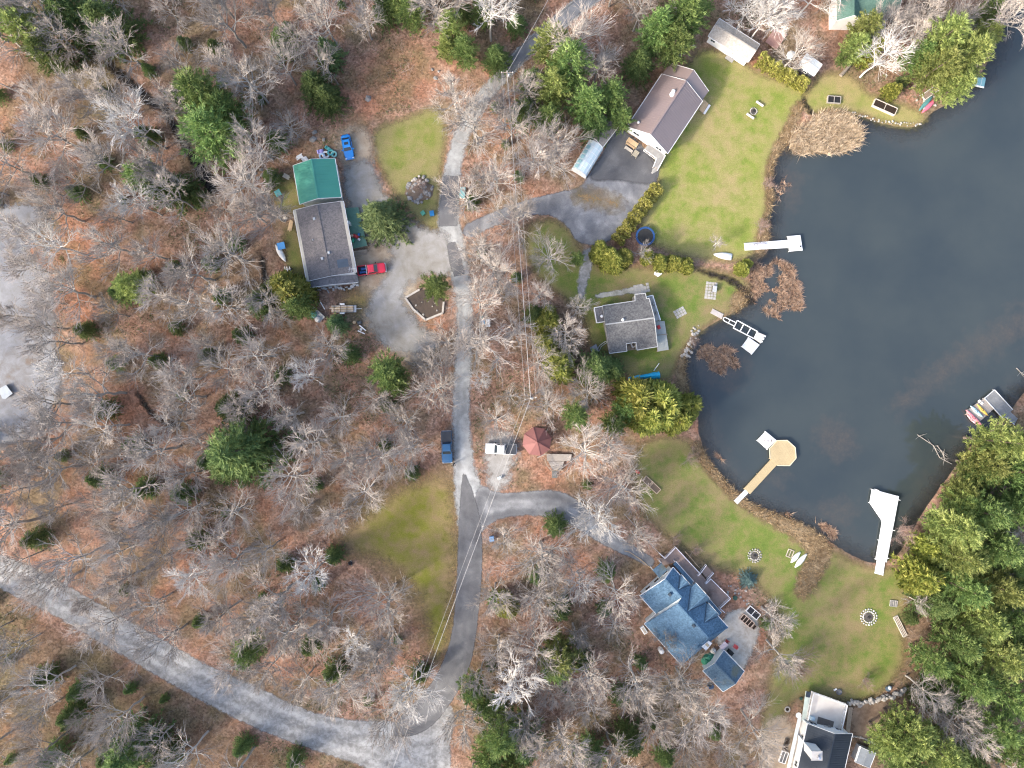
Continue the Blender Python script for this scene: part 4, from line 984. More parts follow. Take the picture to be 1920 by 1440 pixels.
r = dock('white_dock', 'brilliant white angular dock with a ramp at the south bay shore', [
    ([(1636, 917.8), (1685.5, 931), (1662.5, 1054), (1642.7, 1049), (1655, 977.8), (1631.5, 943)], .35, ang_px((1636, 918), (1685, 931)), WD2, 'deck_boards'),
    ([(1645.6, 1049.7), (1659.5, 1053.5), (1656, 1078.8), (1641, 1074.8)], .28, ang_px((1645, 1049), (1659, 1053)), WD2, 'ramp')])
m = MB()
for a, b in (((1684, 937), (1688, 938)), ((1673, 994), (1678, 995)), ((1663, 1046), (1667, 1047)), ((1640, 917), (1648, 920))): bm(m, a, b, .12, .42)
m.build('mooring_arm', TRIM, r)
r = dock('grey_dock', 'dark grey dock platform on the right shore beside the kayak raft', [
    ([(1864.9, 730.8), (1899, 768), (1881, 784.8), (1846, 746.8)], .35, ang_px((1865, 731), (1899, 768)), GD, 'platform'),
    ([(1894.5, 772.5), (1885.5, 782), (1902, 796), (1908, 785)], .34, ang_px((1894, 772), (1885, 782)), GD, 'gangway')])
m = MB()
for a, b in (((1864.9, 730.8), (1899, 768)), ((1846, 746.8), (1881, 784.8)), ((1864.9, 730.8), (1846, 746.8)), ((1885.5, 782), (1902, 796))): bm(m, a, b, .12, .40)
m.build('edge_rail', M('pale_metal', (.6, .62, .64)), r)
r = dock('kayak_raft', 'weathered low raft carrying four kayaks beside the dark grey dock', [([(1844.5, 747.8), (1863, 766.5), (1838.6, 789), (1812, 777), (1816, 768)], .12, ang_px((1844, 748), (1863, 766)), M('raft_boards_old', (.40, .36, .33), (.27, .24, .22), 1.5), 'raft_boards')], 'raft')
for (x, y) in ((1841, 756), (1836.5, 752)): MB().bevbox(P(x, y, .25), (.45, .4, .2), .7, .05).build('float_bag', TRIM, r)

def hull(name, label, a, b, wdt, mat, z, h=.35, deep=None, group=None, cat='kayak', flip=False, stern=1.0, cock=True):
    """kayak / canoe / overturned boat between two photo points; flat at the stern if stern<1"""
    pa, pb = P(*a, z), P(*b, z); d = pb - pa; L = d.length; rz = math.atan2(d.y, d.x)
    r = thing(name, label, cat, ((pa.x + pb.x) / 2, (pa.y + pb.y) / 2, z), rz, group)
    rings = []; N = 12
    for i in range(N + 1):
        t = i / N; x = (t - .5) * L
        w_ = wdt / 2 * max(.06, (math.sin(PI * min(t * stern, 1)) if stern >= 1 else math.sin(PI * (.03 + t * stern)))) ** .75
        hh = h * (.72 + .28 * (2 * t - 1) ** 2) if not flip else h * max(.3, math.sin(PI * (.12 + .76 * t)))
        if flip: rings.append([(x, -w_, 0), (x, -w_ * .92, hh * .5), (x, -w_ * .5, hh * .92), (x, 0, hh), (x, w_ * .5, hh * .92), (x, w_ * .92, hh * .5), (x, w_, 0)])
        else: rings.append([(x, 0, 0), (x, -w_ * .6, hh * .15), (x, -w_, hh * .6), (x, -w_ * .8, hh * .9), (x, 0, hh), (x, w_ * .8, hh * .9), (x, w_, hh * .6), (x, w_ * .6, hh * .15)])
    MB().loft(rings).build('hull', mat, r, local=True, smooth=True)
    if cock and not flip:
        MB().lathe((-.1, 0, h * .62), [(.01, 0), (.24, 0), (.26, h * .14), (.2, h * .16), (.18, .0)], 12).build('cockpit', BLACK, r, local=True).scale = (1.5, .8, 1)
    if flip: MB().beam((-L * .46, 0, h * .5), (L * .46, 0, h * 1.02), .05, .05).build('keel', mat, r, local=True)
    return r
YEL = M('yellow_plastic', (.72, .46, .10), None, 1, .35); CYN = M('pale_cyan_plastic', (.55, .75, .82), (.35, .62, .75), .8, .35); PNK = M('pink_red_plastic', (.72, .26, .29), (.62, .2, .24), 1, .4)
hull('kayak', 'yellow kayak on the raft nearest the dark grey dock', (1831, 758), (1851, 779), .62, YEL, .12)
hull('kayak', 'pale cyan and white kayak in the middle of the kayak raft', (1818.5, 761), (1841, 782), .66, CYN, .12)
hull('kayak', 'long pink kayak on the outer end of the kayak raft', (1810, 768.5), (1841, 799), .7, PNK, .14)
hull('kayak', 'short pink kayak tucked outside the long pink one at raft edge', (1812, 777.5), (1830, 796), .5, M('pale_pink_plastic', (.78, .45, .48)), .0)
hull('kayak', 'white kayak lying on the landward half of the T-shaped white dock', (1400, 461), (1437, 458), .62, M('white_plastic', (.76, .72, .75), None, 1, .35), .27)
hull('rowboat', 'white rowboat turned over on the grass under a small bare tree', (1338, 477), (1372, 482), 1.35, M('white_gelcoat', (.82, .82, .80), None, 1, .3), .02, .6, cat='boat', flip=True, stern=.62)
hull('rowboat', 'left of two white hulls turned over side by side near the firepit', (1482.5, 1055), (1500, 1034.5), .95, M('white_gelcoat', (.8, .8, .8)), .02, .5, cat='boat', flip=True)
hull('rowboat', 'right of two white hulls turned over side by side near the firepit', (1490, 1064), (1512, 1038), 1.0, M('white_gelcoat', (.8, .8, .8)), .02, .5, cat='boat', flip=True)
hull('canoe', 'dark teal canoe on the shore under the trees at upper right', (1748, 180.5), (1723, 207.5), .85, M('teal_canoe', (.09, .25, .25)), .03, .45, cat='canoe', flip=True)
hull('canoe', 'pink red canoe beside the teal one on the upper right shore', (1755.5, 184.5), (1728, 212), .85, M('rose_canoe', (.72, .16, .24)), .03, .45, cat='canoe', flip=True)
hull('canoe', 'red tip of a small boat in the bushes above the garden bed', (1191, 881), (1200, 888), .6, M('red_canoe', (.55, .08, .06)), .03, .4, cat='canoe', flip=True)
# pedal boat on the right
r = thing('pedal_boat', 'teal and white pedal boat floating below the leaning trees, upper right', 'boat', P(1836, 154, -.27))
a = ang_px((1836, 144), (1832, 163)); c = P(1836, 153, 0); e = Vector((math.cos(a), math.sin(a), 0)); f = Vector((-e.y, e.x, 0))
TEAL = M('teal_hull', (.22, .42, .46), (.17, .35, .39), 1, .4)
for s in (-.75, 0, .75):
    MB().loft([[c + e * x + f * (s + y * k) + Vector((0, 0, zz_ * kz)) for y, zz_ in ((-.3, -.3), (.3, -.3), (.3, .1), (-.3, .1))] for x, k, kz in ((-.95, .7, .6), (-.7, 1, 1), (.7, 1, 1), (.95, .7, .6))]).build('pontoon', TEAL, r)
for s in (-.37, .37): MB().beam(c + f * s - e * .8 + Vector((0, 0, .1)), c + f * s + e * .8 + Vector((0, 0, .1)), .12, .06).build('slat', M('ice_blue', (.55, .70, .72)), r)
MB().beam(c + e * .95 - f * 1.0 + Vector((0, 0, .12)), c + e * .95 + f * 1.0 + Vector((0, 0, .12)), .25, .16).build('bow_bar', TRIM, r)

# ---------------------------------------------------------------- vehicles
def wheel(root, x, y, r=.38, w_=.26):
    prof = []
    m = MB(); n_ = 16; rings = []
    for yy, rr in ((-w_/2, r * .62), (-w_/2, r * .92), (-w_/2 * .7, r), (w_/2 * .7, r), (w_/2, r * .92), (w_/2, r * .62)):
        rings.append([(x + rr * math.cos(2*PI*i/n_), y + yy, r + rr * math.sin(2*PI*i/n_)) for i in range(n_)])
    t = m.loft(rings).build('wheel', BLACK, root, local=True, smooth=True)
    m2 = MB(); s = 1 if y > 0 else -1
    m2.loft([[(x + rr * math.cos(2*PI*i/10), y + s * yy, r + rr * math.sin(2*PI*i/10)) for i in range(10)] for yy, rr in ((0, r * .6), (w_/2 + .012, r * .6), (w_/2 + .02, r * .2))]).build('rim', CHROME, t, local=True)
def paint(name, c):
    if name in MATS: return MATS[name]
    n = NT(name); n.fin(c, .28, .5); n.b.inputs['Coat Weight'].default_value = .6; n.b.inputs['Coat Roughness'].default_value = .08
    MATS[name] = n.m; return n.m
HEADL = M('headlight_glass', (.75, .77, .8), None, 2, .1, .6); TAILL = M('tail_light', (.4, .02, .02), None, 2, .2, .5)
PLASTIC = M('black_trim', (.03, .03, .032), None, 2, .6)
def ring(x, hw, zb, zt, cr=.12):
    return [(x, -hw * .94, zb), (x, -hw, zb + .2), (x, -hw, zt - cr), (x, -hw + cr * .9, zt), (x, -hw * .4, zt + .03), (x, hw * .4, zt + .03), (x, hw - cr * .9, zt), (x, hw, zt - cr), (x, hw, zb + .2), (x, hw * .94, zb)]
def quad(m, vs, t=.02):
    vs = [Vector(v) for v in vs]; nn = (vs[1] - vs[0]).cross(vs[3] - vs[0]).normalized() * t
    return m.add([v + nn for v in vs] + [v - nn for v in vs], [(0, 1, 2, 3), (7, 6, 5, 4), (0, 4, 5, 1), (1, 5, 6, 2), (2, 6, 7, 3), (3, 7, 4, 0)])
def vehicle(name, label, cat, px, py, head, L, W, pm, pickup=True, cover=None, z=.05, double=True, load=None):
    p = P(px, py, .8); r = thing(name, label, cat, (p.x, p.y, z), math.radians(head))
    hl, hw = L / 2, W / 2; b = lambda *a: MB().loft(list(a))
    if pickup:
        k = hl; ca, cb = (k * .42, -k * (.30 if double else .12))          # cab base front / rear
        b(ring(k - .02, hw * .78, .5, .88), ring(k - .12, hw * .93, .42, 1.02), ring(k - .55, hw, .38, 1.1), ring(ca + .2, hw, .36, 1.16), ring(ca, hw, .36, 1.18), ring(cb, hw, .36, 1.18)).build('body', pm, r, local=True, smooth=False)
        zc, zt = 1.16, 1.82; f0, f1, r0, r1, cw, tw = ca + .1, ca - .55, cb + .02, cb + .22, hw * .93, hw * .76
    else:
        b(ring(hl, hw * .62, .45, .66), ring(hl - .18, hw * .86, .36, .80), ring(hl - .7, hw * .98, .3, .88), ring(hl * .38, hw, .26, .98), ring(-hl * .55, hw, .26, 1.02), ring(-hl + .25, hw * .93, .32, .98), ring(-hl, hw * .72, .42, .86)).build('body', pm, r, local=True)
        zc, zt = .96, 1.46; f0, f1, r0, r1, cw, tw = hl * .40, hl * .14, -hl * .74, -hl * .50, hw * .9, hw * .76
    top = [(f1, -tw, zt), (f1, tw, zt), (r1, tw, zt), (r1, -tw, zt)]; bot = [(f0, -cw, zc), (f0, cw, zc), (r0, cw, zc), (r0, -cw, zc)]
    mid = [(f1 - .12, -tw + .1, zt + .05), (f1 - .12, tw - .1, zt + .05), (r1 + .12, tw - .1, zt + .05), (r1 + .12, -tw + .1, zt + .05)]
    b(bot, top, mid).build('cabin', pm, r, local=True)
    def face(i, j, s0, s1, u0, u1):
        A, B_, C_, D_ = Vector(bot[i]), Vector(bot[j]), Vector(top[j]), Vector(top[i])
        g = lambda s, u: (A.lerp(B_, s)).lerp(D_.lerp(C_, s), u)
        return [g(s0, u0), g(s1, u0), g(s1, u1), g(s0, u1)]
    quad(MB(), face(0, 1, .06, .94, .1, .93)).build('windshield', GLASS, r, local=True)
    quad(MB(), face(2, 3, .08, .92, .12, .9)).build('rear_window', GLASS, r, local=True)
    for i, j in ((1, 2), (3, 0)):
        for s0, s1 in (((.12, .48), (.54, .88)) if double else ((.15, .85),)): quad(MB(), face(i, j, s0, s1, .14, .86)).build('side_window', GLASS, r, local=True)
    for s in (-1, 1):
        MB().bevbox((f0 - .25, s * (hw + .13), zc + .08), (.2, .26, .2), 0, .03).build('mirror', pm if not pickup else PLASTIC, r, local=True)
        MB().box((hl - .08, s * hw * .74, .82 if pickup else .68), (.16, .34, .16), -s * .25).build('headlight', HEADL, r, local=True)
        MB().box((-hl + .03, s * hw * .84, .95 if pickup else .85), (.08, .18, .3)).build('taillight', TAILL, r, local=True)
        for x in (hl * .63, -hl * .58): wheel(r, x, s * (hw - .1), .39 if pickup else .33)
    MB().bevbox((hl + .04, 0, .52), (.14, W * .9, .2), 0, .03).build('front_bumper', CHROME if pickup else pm, r, local=True)
    MB().bevbox((-hl - .03, 0, .52), (.12, W * .9, .18), 0, .03).build('rear_bumper', CHROME if pickup else pm, r, local=True)
    if pickup:
        m = MB(); xb = cb - .03; Lb = xb + hl
        m.box(((xb - hl) / 2, 0, .62), (Lb, W * .96, .3))
        for s in (-1, 1): m.bevbox(((xb - hl) / 2, s * (hw - .07), .95), (Lb, .14, .5), 0, .04)
        m.box((-hl + .05, 0, .94), (.09, W - .3, .48)); m.box((xb - .05, 0, .94), (.08, W - .3, .48))
        m.build('bed', pm, r, local=True)
        if cover: MB().bevbox(((xb - hl) / 2, 0, 1.215), (Lb - .06, W - .1, .07), 0, .03).build('bed_cover', cover, r, local=True)
        else:
            MB().box(((xb - hl) / 2, 0, .785), (Lb - .2, W - .32, .02)).build('bed_liner', PLASTIC, r, local=True)
            MB().box((xb - .1, 0, 1.22), (.1, W - .1, .1)).build('rack_bar', TRIM, r, local=True)
            m = MB()
            for i in range(5): m.bevbox((xb - .45 - (i % 3) * .42, -.35 + (i % 2) * .6, .98), (random.uniform(.3, .6), random.uniform(.3, .5), .36), random.uniform(-.4, .4), .06)
            m.build('bed_load', M('blue_bags', (.03, .12, .33), (.02, .05, .15)), r, local=True)
    else:
        quad(MB(), [(f1 - .45, -tw + .3, zt + .055), (f1 - .45, tw - .3, zt + .055), (f1 - .95, tw - .3, zt + .055), (f1 - .95, -tw + .3, zt + .055)], .012).build('sunroof', GLASS, r, local=True)
    return r
TONN = M('black_vinyl', (.05, .055, .065), (.035, .04, .05), 1, .55)
vehicle('pickup_truck', 'white pickup truck with black bed cover parked beside the red gazebo', 'pickup', 939.5, 841.5, 178, 5.7, 1.98, paint('white_paint', (.80, .80, .80)), cover=TONN)
vehicle('pickup_truck', 'blue pickup truck with black bed cover on the lane verge', 'pickup', 838, 838, -88, 5.9, 2.0, paint('blue_paint', (.02, .095, .21)), cover=TONN)
vehicle('pickup_truck', 'red pickup truck with blue bags in its bed by the bungalow', 'pickup', 697, 505, 8, 5.2, 1.85, paint('red_paint', (.62, .02, .05)))
vehicle('hatchback', 'bright blue car with sunroof parked above the green roofed garage', 'car', 651.5, 275, -79, 4.5, 1.8, paint('azure_paint', (.01, .22, .62)), pickup=False, z=.03)

# person
pb = P(850.5, 870.5, .9)
verts = [(0, 0, .95), (0, 0, 1.2), (.01, 0, 1.42), (.03, 0, 1.52), (.05, 0, 1.62), (.06, 0, 1.74),
         (0, .10, .92), (.03, .11, .5), (0, .12, .08), (.14, .13, .04), (0, -.10, .92), (-.02, -.11, .5), (-.06, -.12, .08), (.08, -.13, .04),
         (0, .2, 1.40), (.02, .27, 1.14), (.26, .15, 1.12), (0, -.2, 1.40), (.02, -.27, 1.14), (.26, -.15, 1.12)]
edges = [(0, 1), (1, 2), (2, 3), (3, 4), (4, 5), (0, 6), (6, 7), (7, 8), (8, 9), (0, 10), (10, 11), (11, 12), (12, 13), (2, 14), (14, 15), (15, 16), (2, 17), (17, 18), (18, 19)]
rad = [.15, .15, .16, .06, .09, .085, .1, .07, .05, .045, .1, .07, .05, .045, .08, .055, .04, .08, .055, .04]
hand = []
for s, base in ((1, 16), (-1, 19)):
    bx, by, bz = verts[base]; hand.append(base); verts.append((bx + .08, by - s * .015, bz + .01)); rad.append(.036); pal = len(verts) - 1; edges.append((base, pal))
    for k, (dy, ln) in enumerate(((-.03, .065), (-.01, .08), (.012, .075), (.032, .055))):
        verts.append((bx + .08 + ln * .7, by - s * .015 + dy, bz + .012)); rad.append(.010); edges.append((pal, len(verts) - 1))
        verts.append((bx + .08 + ln, by - s * .015 + dy, bz - .02)); rad.append(.008); edges.append((len(verts) - 2, len(verts) - 1))
    verts.append((bx + .10, by - s * .06, bz + .03)); rad.append(.011); edges.append((pal, len(verts) - 1))
me = bpy.data.meshes.new('person'); me.from_pydata(verts, edges, [])
tmp = bpy.data.objects.new('tmp', me); COL.objects.link(tmp)
sk = tmp.modifiers.new('skin', 'SKIN'); sb = tmp.modifiers.new('sub', 'SUBSURF'); sb.levels = 1; sb.render_levels = 1
for i, q in enumerate(me.skin_vertices[0].data): q.radius = (rad[i], rad[i]); q.use_root = (i == 0)
dg = bpy.context.evaluated_depsgraph_get(); pme = bpy.data.meshes.new_from_object(tmp.evaluated_get(dg)); bpy.data.objects.remove(tmp)
SKIN = M('skin', (.55, .33, .24)); JKT = M('dark_jacket', (.022, .022, .026), None, 3, .8); TRS = M('dark_trousers', (.03, .035, .05), None, 3, .85)
pme.materials.clear()
for mt in (JKT, TRS, SKIN): pme.materials.append(mt)
for pl in pme.polygons:
    c = pl.center; pl.material_index = 2 if c.z > 1.5 or (c.x > .27 and .9 < c.z < 1.3) else (0 if c.z > .86 else 1); pl.use_smooth = True
pr = tag(obj('person', pme), 'person in dark clothes standing at the front corner of the blue pickup', 'person'); pr.location = (pb.x, pb.y, .03); pr.rotation_euler = (0, 0, -.4)
hm = MB(); hm.lathe((.055, 0, 1.66), [(.098, -.02), (.112, .05), (.10, .11), (.06, .15), (.01, .165)], 12); hm.build('hair', M('dark_hair', (.015, .012, .01)), pr, local=True, smooth=True)
fm = MB()
for s in (-1, 1): fm.box((.152, s * .035, 1.66), (.015, .025, .012)); fm.box((.055, s * .098, 1.65), (.03, .02, .06))
fm.obox((.165, 0, 1.625), (.018, 0, 0), (0, .012, 0), (0, 0, .022)); fm.box((.150, 0, 1.585), (.012, .05, .01)); fm.build('face_features', M('skin_dark', (.40, .22, .16)), pr, local=True)
MB().bevbox((.38, 0, 1.13), (.10, .24, .05), 0, .012).build('controller', PLASTIC, pr, local=True)

# ---------------------------------------------------------------- power line
POLE = M('pole_wood', (.30, .26, .22), (.2, .17, .14), 2)
WIRE = M('pale_wire', (.46, .44, .42), None, 2, .5)
def pole(label, px, py, h, ang):
    p = P(px, py, h); b = Vector((p.x, p.y, 0)); r = thing('utility_pole', label, 'utility pole', b, 0, 'poles of the power line')
    MB().tube(b + Vector((0, 0, -.5)), b + Vector((0, 0, h)), .17, .11, 10).build('pole', POLE, r)
    e = Vector((math.cos(ang), math.sin(ang), 0)); out = []
    MB().beam(b - e * 1.1 + Vector((0, 0, h - .4)), b + e * 1.1 + Vector((0, 0, h - .4)), .12, .12).build('crossarm', POLE, r)
    for k in (-.95, 0, .95):
        q = b + e * k + Vector((0, 0, h - .34 + (.35 if k == 0 else 0))); MB().lathe(q, [(.04, 0), (.07, .06), (.05, .12), (.07, .16), (.03, .22)], 8).build('insulator', TRIM, r); out.append(q + Vector((0, 0, .2)))
    MB().lathe(b + Vector((.28, 0, h - 1.8)), [(.2, 0), (.22, .1), (.22, .75), (.1, .85)], 10).build('transformer', GALV, r)
    out.append(b + Vector((0, 0, h - 1.6)))
    return out
w0 = pole('wooden utility pole with crossarm beside the lane at upper middle', 951, 134, 11, 0)
w1 = pole('wooden utility pole with crossarm among shrubs above the red gazebo', 995, 747, 11, .15)
w2 = pole('wooden utility pole beyond the bottom edge where the wires leave the photo', 712, 1508, 11, -.3)
def wires(A, B_, lab, sag=.8):
    for i, (a, b) in enumerate(zip(A, B_)):
        pts = [a.lerp(b, t) - Vector((0, 0, sag * 4 * t * (1 - t))) for t in np.linspace(0, 1, 17)]
        MB().path(pts, .020 if i < 3 else .028, 5).solo('power_line', WIRE, lab[i], 'wire', 'overhead wires of the power line')
nm = ['left conductor', 'middle conductor', 'right conductor', 'thick lower cable']
wires(w0, w1, [k + ' of the wires strung over the lane above the shrub-side pole' for k in nm])
wires([w1[0], w1[1], w1[3]], [w2[0], w2[1], w2[3]], [k + ' of the wires running down over the asphalt to the bottom' for k in ('left wire', 'middle wire', 'lowest wire')], 1.0)
wl = [P(951, 134, 11) + Vector((0, 0, -.3)), P(1010, 20, 9), P(1075, -90, 11)]
MB().path([wl[0].lerp(wl[2], t) - Vector((0, 0, 3 * t * (1 - t))) for t in np.linspace(0, 1, 13)], .03, 5).solo('power_line', WIRE, 'single wire following the lane up to the top edge', 'wire', 'overhead wires of the power line')
# ---------------------------------------------------------------- yard things
ROCKS = []
for k in range(5):
    bm_ = bmesh.new(); bmesh.ops.create_icosphere(bm_, subdivisions=1, radius=.5)
    for v_ in bm_.verts: v_.co *= random.uniform(.78, 1.15); v_.co.z *= .7
    me = bpy.data.meshes.new('stone'); bm_.to_mesh(me); bm_.free(); ROCKS.append(me)
ROCKV = {}
def rockmesh(mat):
    k = random.randrange(5); key = (k, mat.name)
    if key not in ROCKV: mm = ROCKS[k].copy(); mm.materials.append(mat); ROCKV[key] = mm
    return ROCKV[key]
def stone(parent, p, s, mat, name='stone', label=None, group=None):
    o = bpy.data.objects.new(name, rockmesh(mat)); COL.objects.link(o)
    q = Vector(p)
    if parent: o.parent = parent; q = q - root_loc(parent)
    o.location = q; o.scale = (s * random.uniform(.8, 1.25), s * random.uniform(.8, 1.25), s * random.uniform(.7, 1)); o.rotation_euler = (random.uniform(-.2, .2), random.uniform(-.2, .2), random.uniform(0, 6))
    if label: tag(o, label, 'rock', group)
    return o
def firepit(px, py, r_, n_, label, mat, two=False, ash=True):
    r = thing('fire_pit', label, 'fire pit', P(px, py))
    for ring_ in range(2 if two else 1):
        for k in range(n_):
            a = 2 * PI * k / n_ + ring_ * .2; rr = r_ + ring_ * r_ * .42
            stone(r, P(px, py, .1) + Vector((rr * math.cos(a), rr * math.sin(a), 0)), 2 * PI * r_ / n_ * 1.05, mat)
    c = P(px, py, .03); MB().lathe(c, [(r_ * .8, 0), (r_ * .7, .03), (r_ * .2, .06)], 14).build('ash_bed', M('ash_grey', (.11, .10, .09), (.05, .045, .04), 5), r)
    m = MB()
    for k in range(4): a = k * .8; m.tube(c + Vector((-.3 * math.cos(a), -.3 * math.sin(a), .06)), c + Vector((.3 * math.cos(a), .3 * math.sin(a), .14)), .05)
    m.build('charred_log', BLACK, r)
    return r
r = firepit(1413, 208.5, .62, 14, 'round pale fire ring between two benches on the bright lawn', STONE)
firepit(1415, 1042, .85, 15, 'stone fire pit on the grass left of the overturned white boats', STONE, True)
firepit(1629, 1157, 1.05, 18, 'large fire pit of whitish stones on the lower lawn', M('whitish_stone', (.62, .60, .57), (.38, .36, .34), 2), True)
for lab, a, b in (('pale log bench above the round fire ring on the lawn', (1418, 190), (1431, 199)), ('pale log bench below the round fire ring on the lawn', (1400, 213), (1413.5, 222.5))):
    r = thing('bench', lab, 'bench', P((a[0] + b[0]) / 2, (a[1] + b[1]) / 2))
    MB().beam(P(*a, .4), P(*b, .4), .38, .09).build('seat', M('bleached_bench', (.66, .62, .56)), r)
    for t_ in (.15, .85): q = P(*a).lerp(P(*b), t_); MB().box((q.x, q.y, .18), (.3, .3, .36), .6).build('leg', WOOD, r)

def bed_frame(name, label, pts, cells, mat, h=.35, fill=SOIL, cat='garden bed', wd=.12):
    F = Frame(pts, h); r = thing(name, label, cat, (F.c.x, F.c.y, 0)); hl, hw = F.L / 2, F.W / 2
    MB().slab([F(-hl + .05, -hw + .05, h - .08), F(hl - .05, -hw + .05, h - .08), F(hl - .05, hw - .05, h - .08), F(-hl + .05, hw - .05, h - .08)], h).build('soil', fill, r)
    for s in (-1, 1):
        MB().beam(F(-hl, s * hw, h / 2), F(hl, s * hw, h / 2), wd, h).build('side_board', mat, r)
        MB().beam(F(s * hl, -hw, h / 2), F(s * hl, hw, h / 2), wd, h - .01).build('end_board', mat, r)
    for k in range(1, cells): a = -hl + 2 * hl * k / cells; MB().beam(F(a, -hw, h - .06), F(a, hw, h - .06), wd * .8, .1).build('divider', mat, r)
    return r, F
GLD = M('dark_cold_frame', (.03, .03, .036), None, 2, .3)
bed_frame('cold_frame', 'white framed cold frame with two dark panes by the gravel patio', [(1407, 1136), (1426, 1152.5), (1419, 1162.5), (1399, 1146)], 2, TRIM, .4, GLD, 'cold frame')
bed_frame('planter_box', 'new-lumber planter box with four dark cells by the gravel patio', [(1395, 1151), (1414.5, 1168.5), (1407, 1178), (1387, 1161)], 4, M('pinkish_lumber', (.62, .46, .36)), .5)
bed_frame('planter_box', 'tiny wooden planter at the end of the four-cell planter box', [(1414, 1170), (1419, 1174), (1414, 1182), (1410, 1178)], 1, WOOD, .4)
bed_frame('raised_bed', 'two-cell dark raised bed on the narrow lakeside lawn at upper right', [(1553, 179), (1577, 181), (1576, 193.5), (1552, 191.5)], 2, M('grey_lumber', (.36, .33, .30)), .45, M('black_soil', (.02, .02, .022)))
bed_frame('raised_bed', 'long bleached two-cell raised bed at the upper right shore', [(1644, 186), (1684, 203), (1677, 215.5), (1635, 196)], 2, M('bleached_lumber', (.58, .52, .45)), .6)
bed_frame('raised_bed', 'narrow brown two-cell garden bed on the lawn near the shrubs', [(1211, 892), (1238.5, 917), (1232, 927), (1205, 901)], 2, M('light_lumber', (.52, .40, .28)), .3, M('leafy_soil', (.16, .115, .08)))
bed_frame('cold_frame', 'white two-pane cold frame in the brown bed left of charcoal roof', [(1466, 1408), (1477.5, 1412), (1473.5, 1433), (1462, 1429)], 2, TRIM, .4, M('grey_pane', (.14, .14, .14)), 'cold frame')
bed_frame('timber_border', 'dark planted timber border strip beside the white cold frame', [(1475, 1385), (1482, 1387), (1473, 1408), (1467, 1406)], 1, M('dark_timber', (.08, .07, .06)), .3)
bed_frame('crate', 'small grey grate lying on the lower lawn near the right conifers', [(1670, 1125.5), (1683, 1127), (1682, 1138), (1669, 1136.5)], 4, M('grate_grey', (.4, .38, .36)), .2, M('grate_fill', (.2, .2, .18)), 'crate', .08)
bed_frame('wood_frame', 'small pale wooden frame next to the two overturned white boats', [(1480, 1029), (1489, 1034), (1484, 1046), (1473, 1043)], 2, M('light_lumber2', (.55, .47, .38)), .15, M('grass_fill', (.13, .14, .05)), 'frame')
r, F = bed_frame('timber_rack', 'pale ladder-like timber rack lying at the edge of lower right lawn', [(1673, 1159), (1681, 1156), (1703, 1190), (1697, 1194)], 3, M('pale_timber', (.55, .50, .44)), .25, M('leafy', (.2, .14, .09)), 'rack')
r, F = bed_frame('dock_section', 'brown dock section with white rails lying under the shore trees', [(1727, 179), (1757, 158), (1766, 165), (1736, 186)], 2, M('white_rail', (.72, .70, .66)), .3, M('brown_boards', (.26, .20, .155)), 'dock section')

# triangular timber planter with the pine
r = thing('timber_planter', 'triangular planter edged with pale timbers round a pine by the lane', 'planter', P(800, 570))
tp = [(787, 543), (760, 558.5), (775, 580), (798, 600), (830, 587), (832, 566)]
for a, b in zip(tp[:-1], tp[1:]): MB().beam(P(*a, .25), P(*b, .25), .35, .5).build('timber', M('pale_timbers', (.50, .46, .41), (.38, .35, .31), 2), r)
MB().slab([P(x, y, .3) for x, y in [(788, 545), (763, 559), (777, 579), (798, 597), (828, 585), (830, 566), (815, 545)]], .3).build('soil', M('bed_soil', (.10, .072, .052), (.06, .045, .035), 1.5), r)
for k in range(9): stone(r, P(795 + random.uniform(-20, 25), 575 + random.uniform(-10, 15), .35), random.uniform(.25, .5), STONE)
# rockery
r = thing('rockery', 'mound of boulders and dry plants on the lawn left of the lane', 'rockery', P(786, 357))
m = MB(); c = P(786, 357, 0); m.loft([[c + Vector((R_ * math.cos(6.283 * i / 16) * (1 + .12 * math.sin(i * 2.3)), R_ * math.sin(6.283 * i / 16) * (.85 + .12 * math.sin(i * 1.7 + 1)), z_)) for i in range(16)] for R_, z_ in ((2.7, 0), (2.3, .25), (1.4, .5), (.3, .6))]); m.build('mound', M('mound_soil', (.19, .14, .10), (.11, .08, .06), 1.2), r)
for k in range(60): a = random.uniform(0, 6.28); rr = random.choice((2.4, 2.3, 1.6, 1.0)) + random.uniform(-.3, .3); stone(r, c + Vector((rr * math.cos(a), rr * math.sin(a), .2 + (2.6 - rr) * .18)), random.uniform(.45, 1.0), DSTONE if k % 3 else STONE)
# scattered field stones, shore stones
n_ = 0
def scatter_stones(spots, lo, hi, mat, lab, grp):
    for x, y in spots: stone(None, P(x, y, .08), random.uniform(lo, hi), mat, 'boulder', lab, grp)
jit = lambda x, y, d: (x + random.uniform(-d, d), y + random.uniform(-d, d))
scatter_stones([jit(1306 - t * 22, 612 + t * 60, 7) for t in np.linspace(0, 1, 34)], .3, .9, STONE, 'pale shore stone on the bank east of the grey cottage', 'shore stones by the cottage')
scatter_stones([jit(1600 + t * 128, 211 + 26 * min(1, t * 1.2) + 4 * math.sin(t * 5), 3) for t in np.linspace(0, 1, 40)], .2, .5, STONE, 'small pale stone along the upper right shoreline', 'stones edging the upper right shore')
scatter_stones([jit(1376 + 30 * math.cos(t), 1150 + 45 * math.sin(t), 7) for t in np.linspace(-2.2, .6, 24)], .25, .6, STONE, 'pale border stone round the planters by the gravel patio', 'border stones by the patio')
scatter_stones([jit(x, y, 5) for x, y in ((812, 130), (825, 135), (818, 148), (640, 207), (690, 190), (610, 260), (592, 250), (590, 258))] , .6, 1.6, DSTONE, 'grey boulder among the leaves above the patchy lawn', 'boulders in the leaf litter')
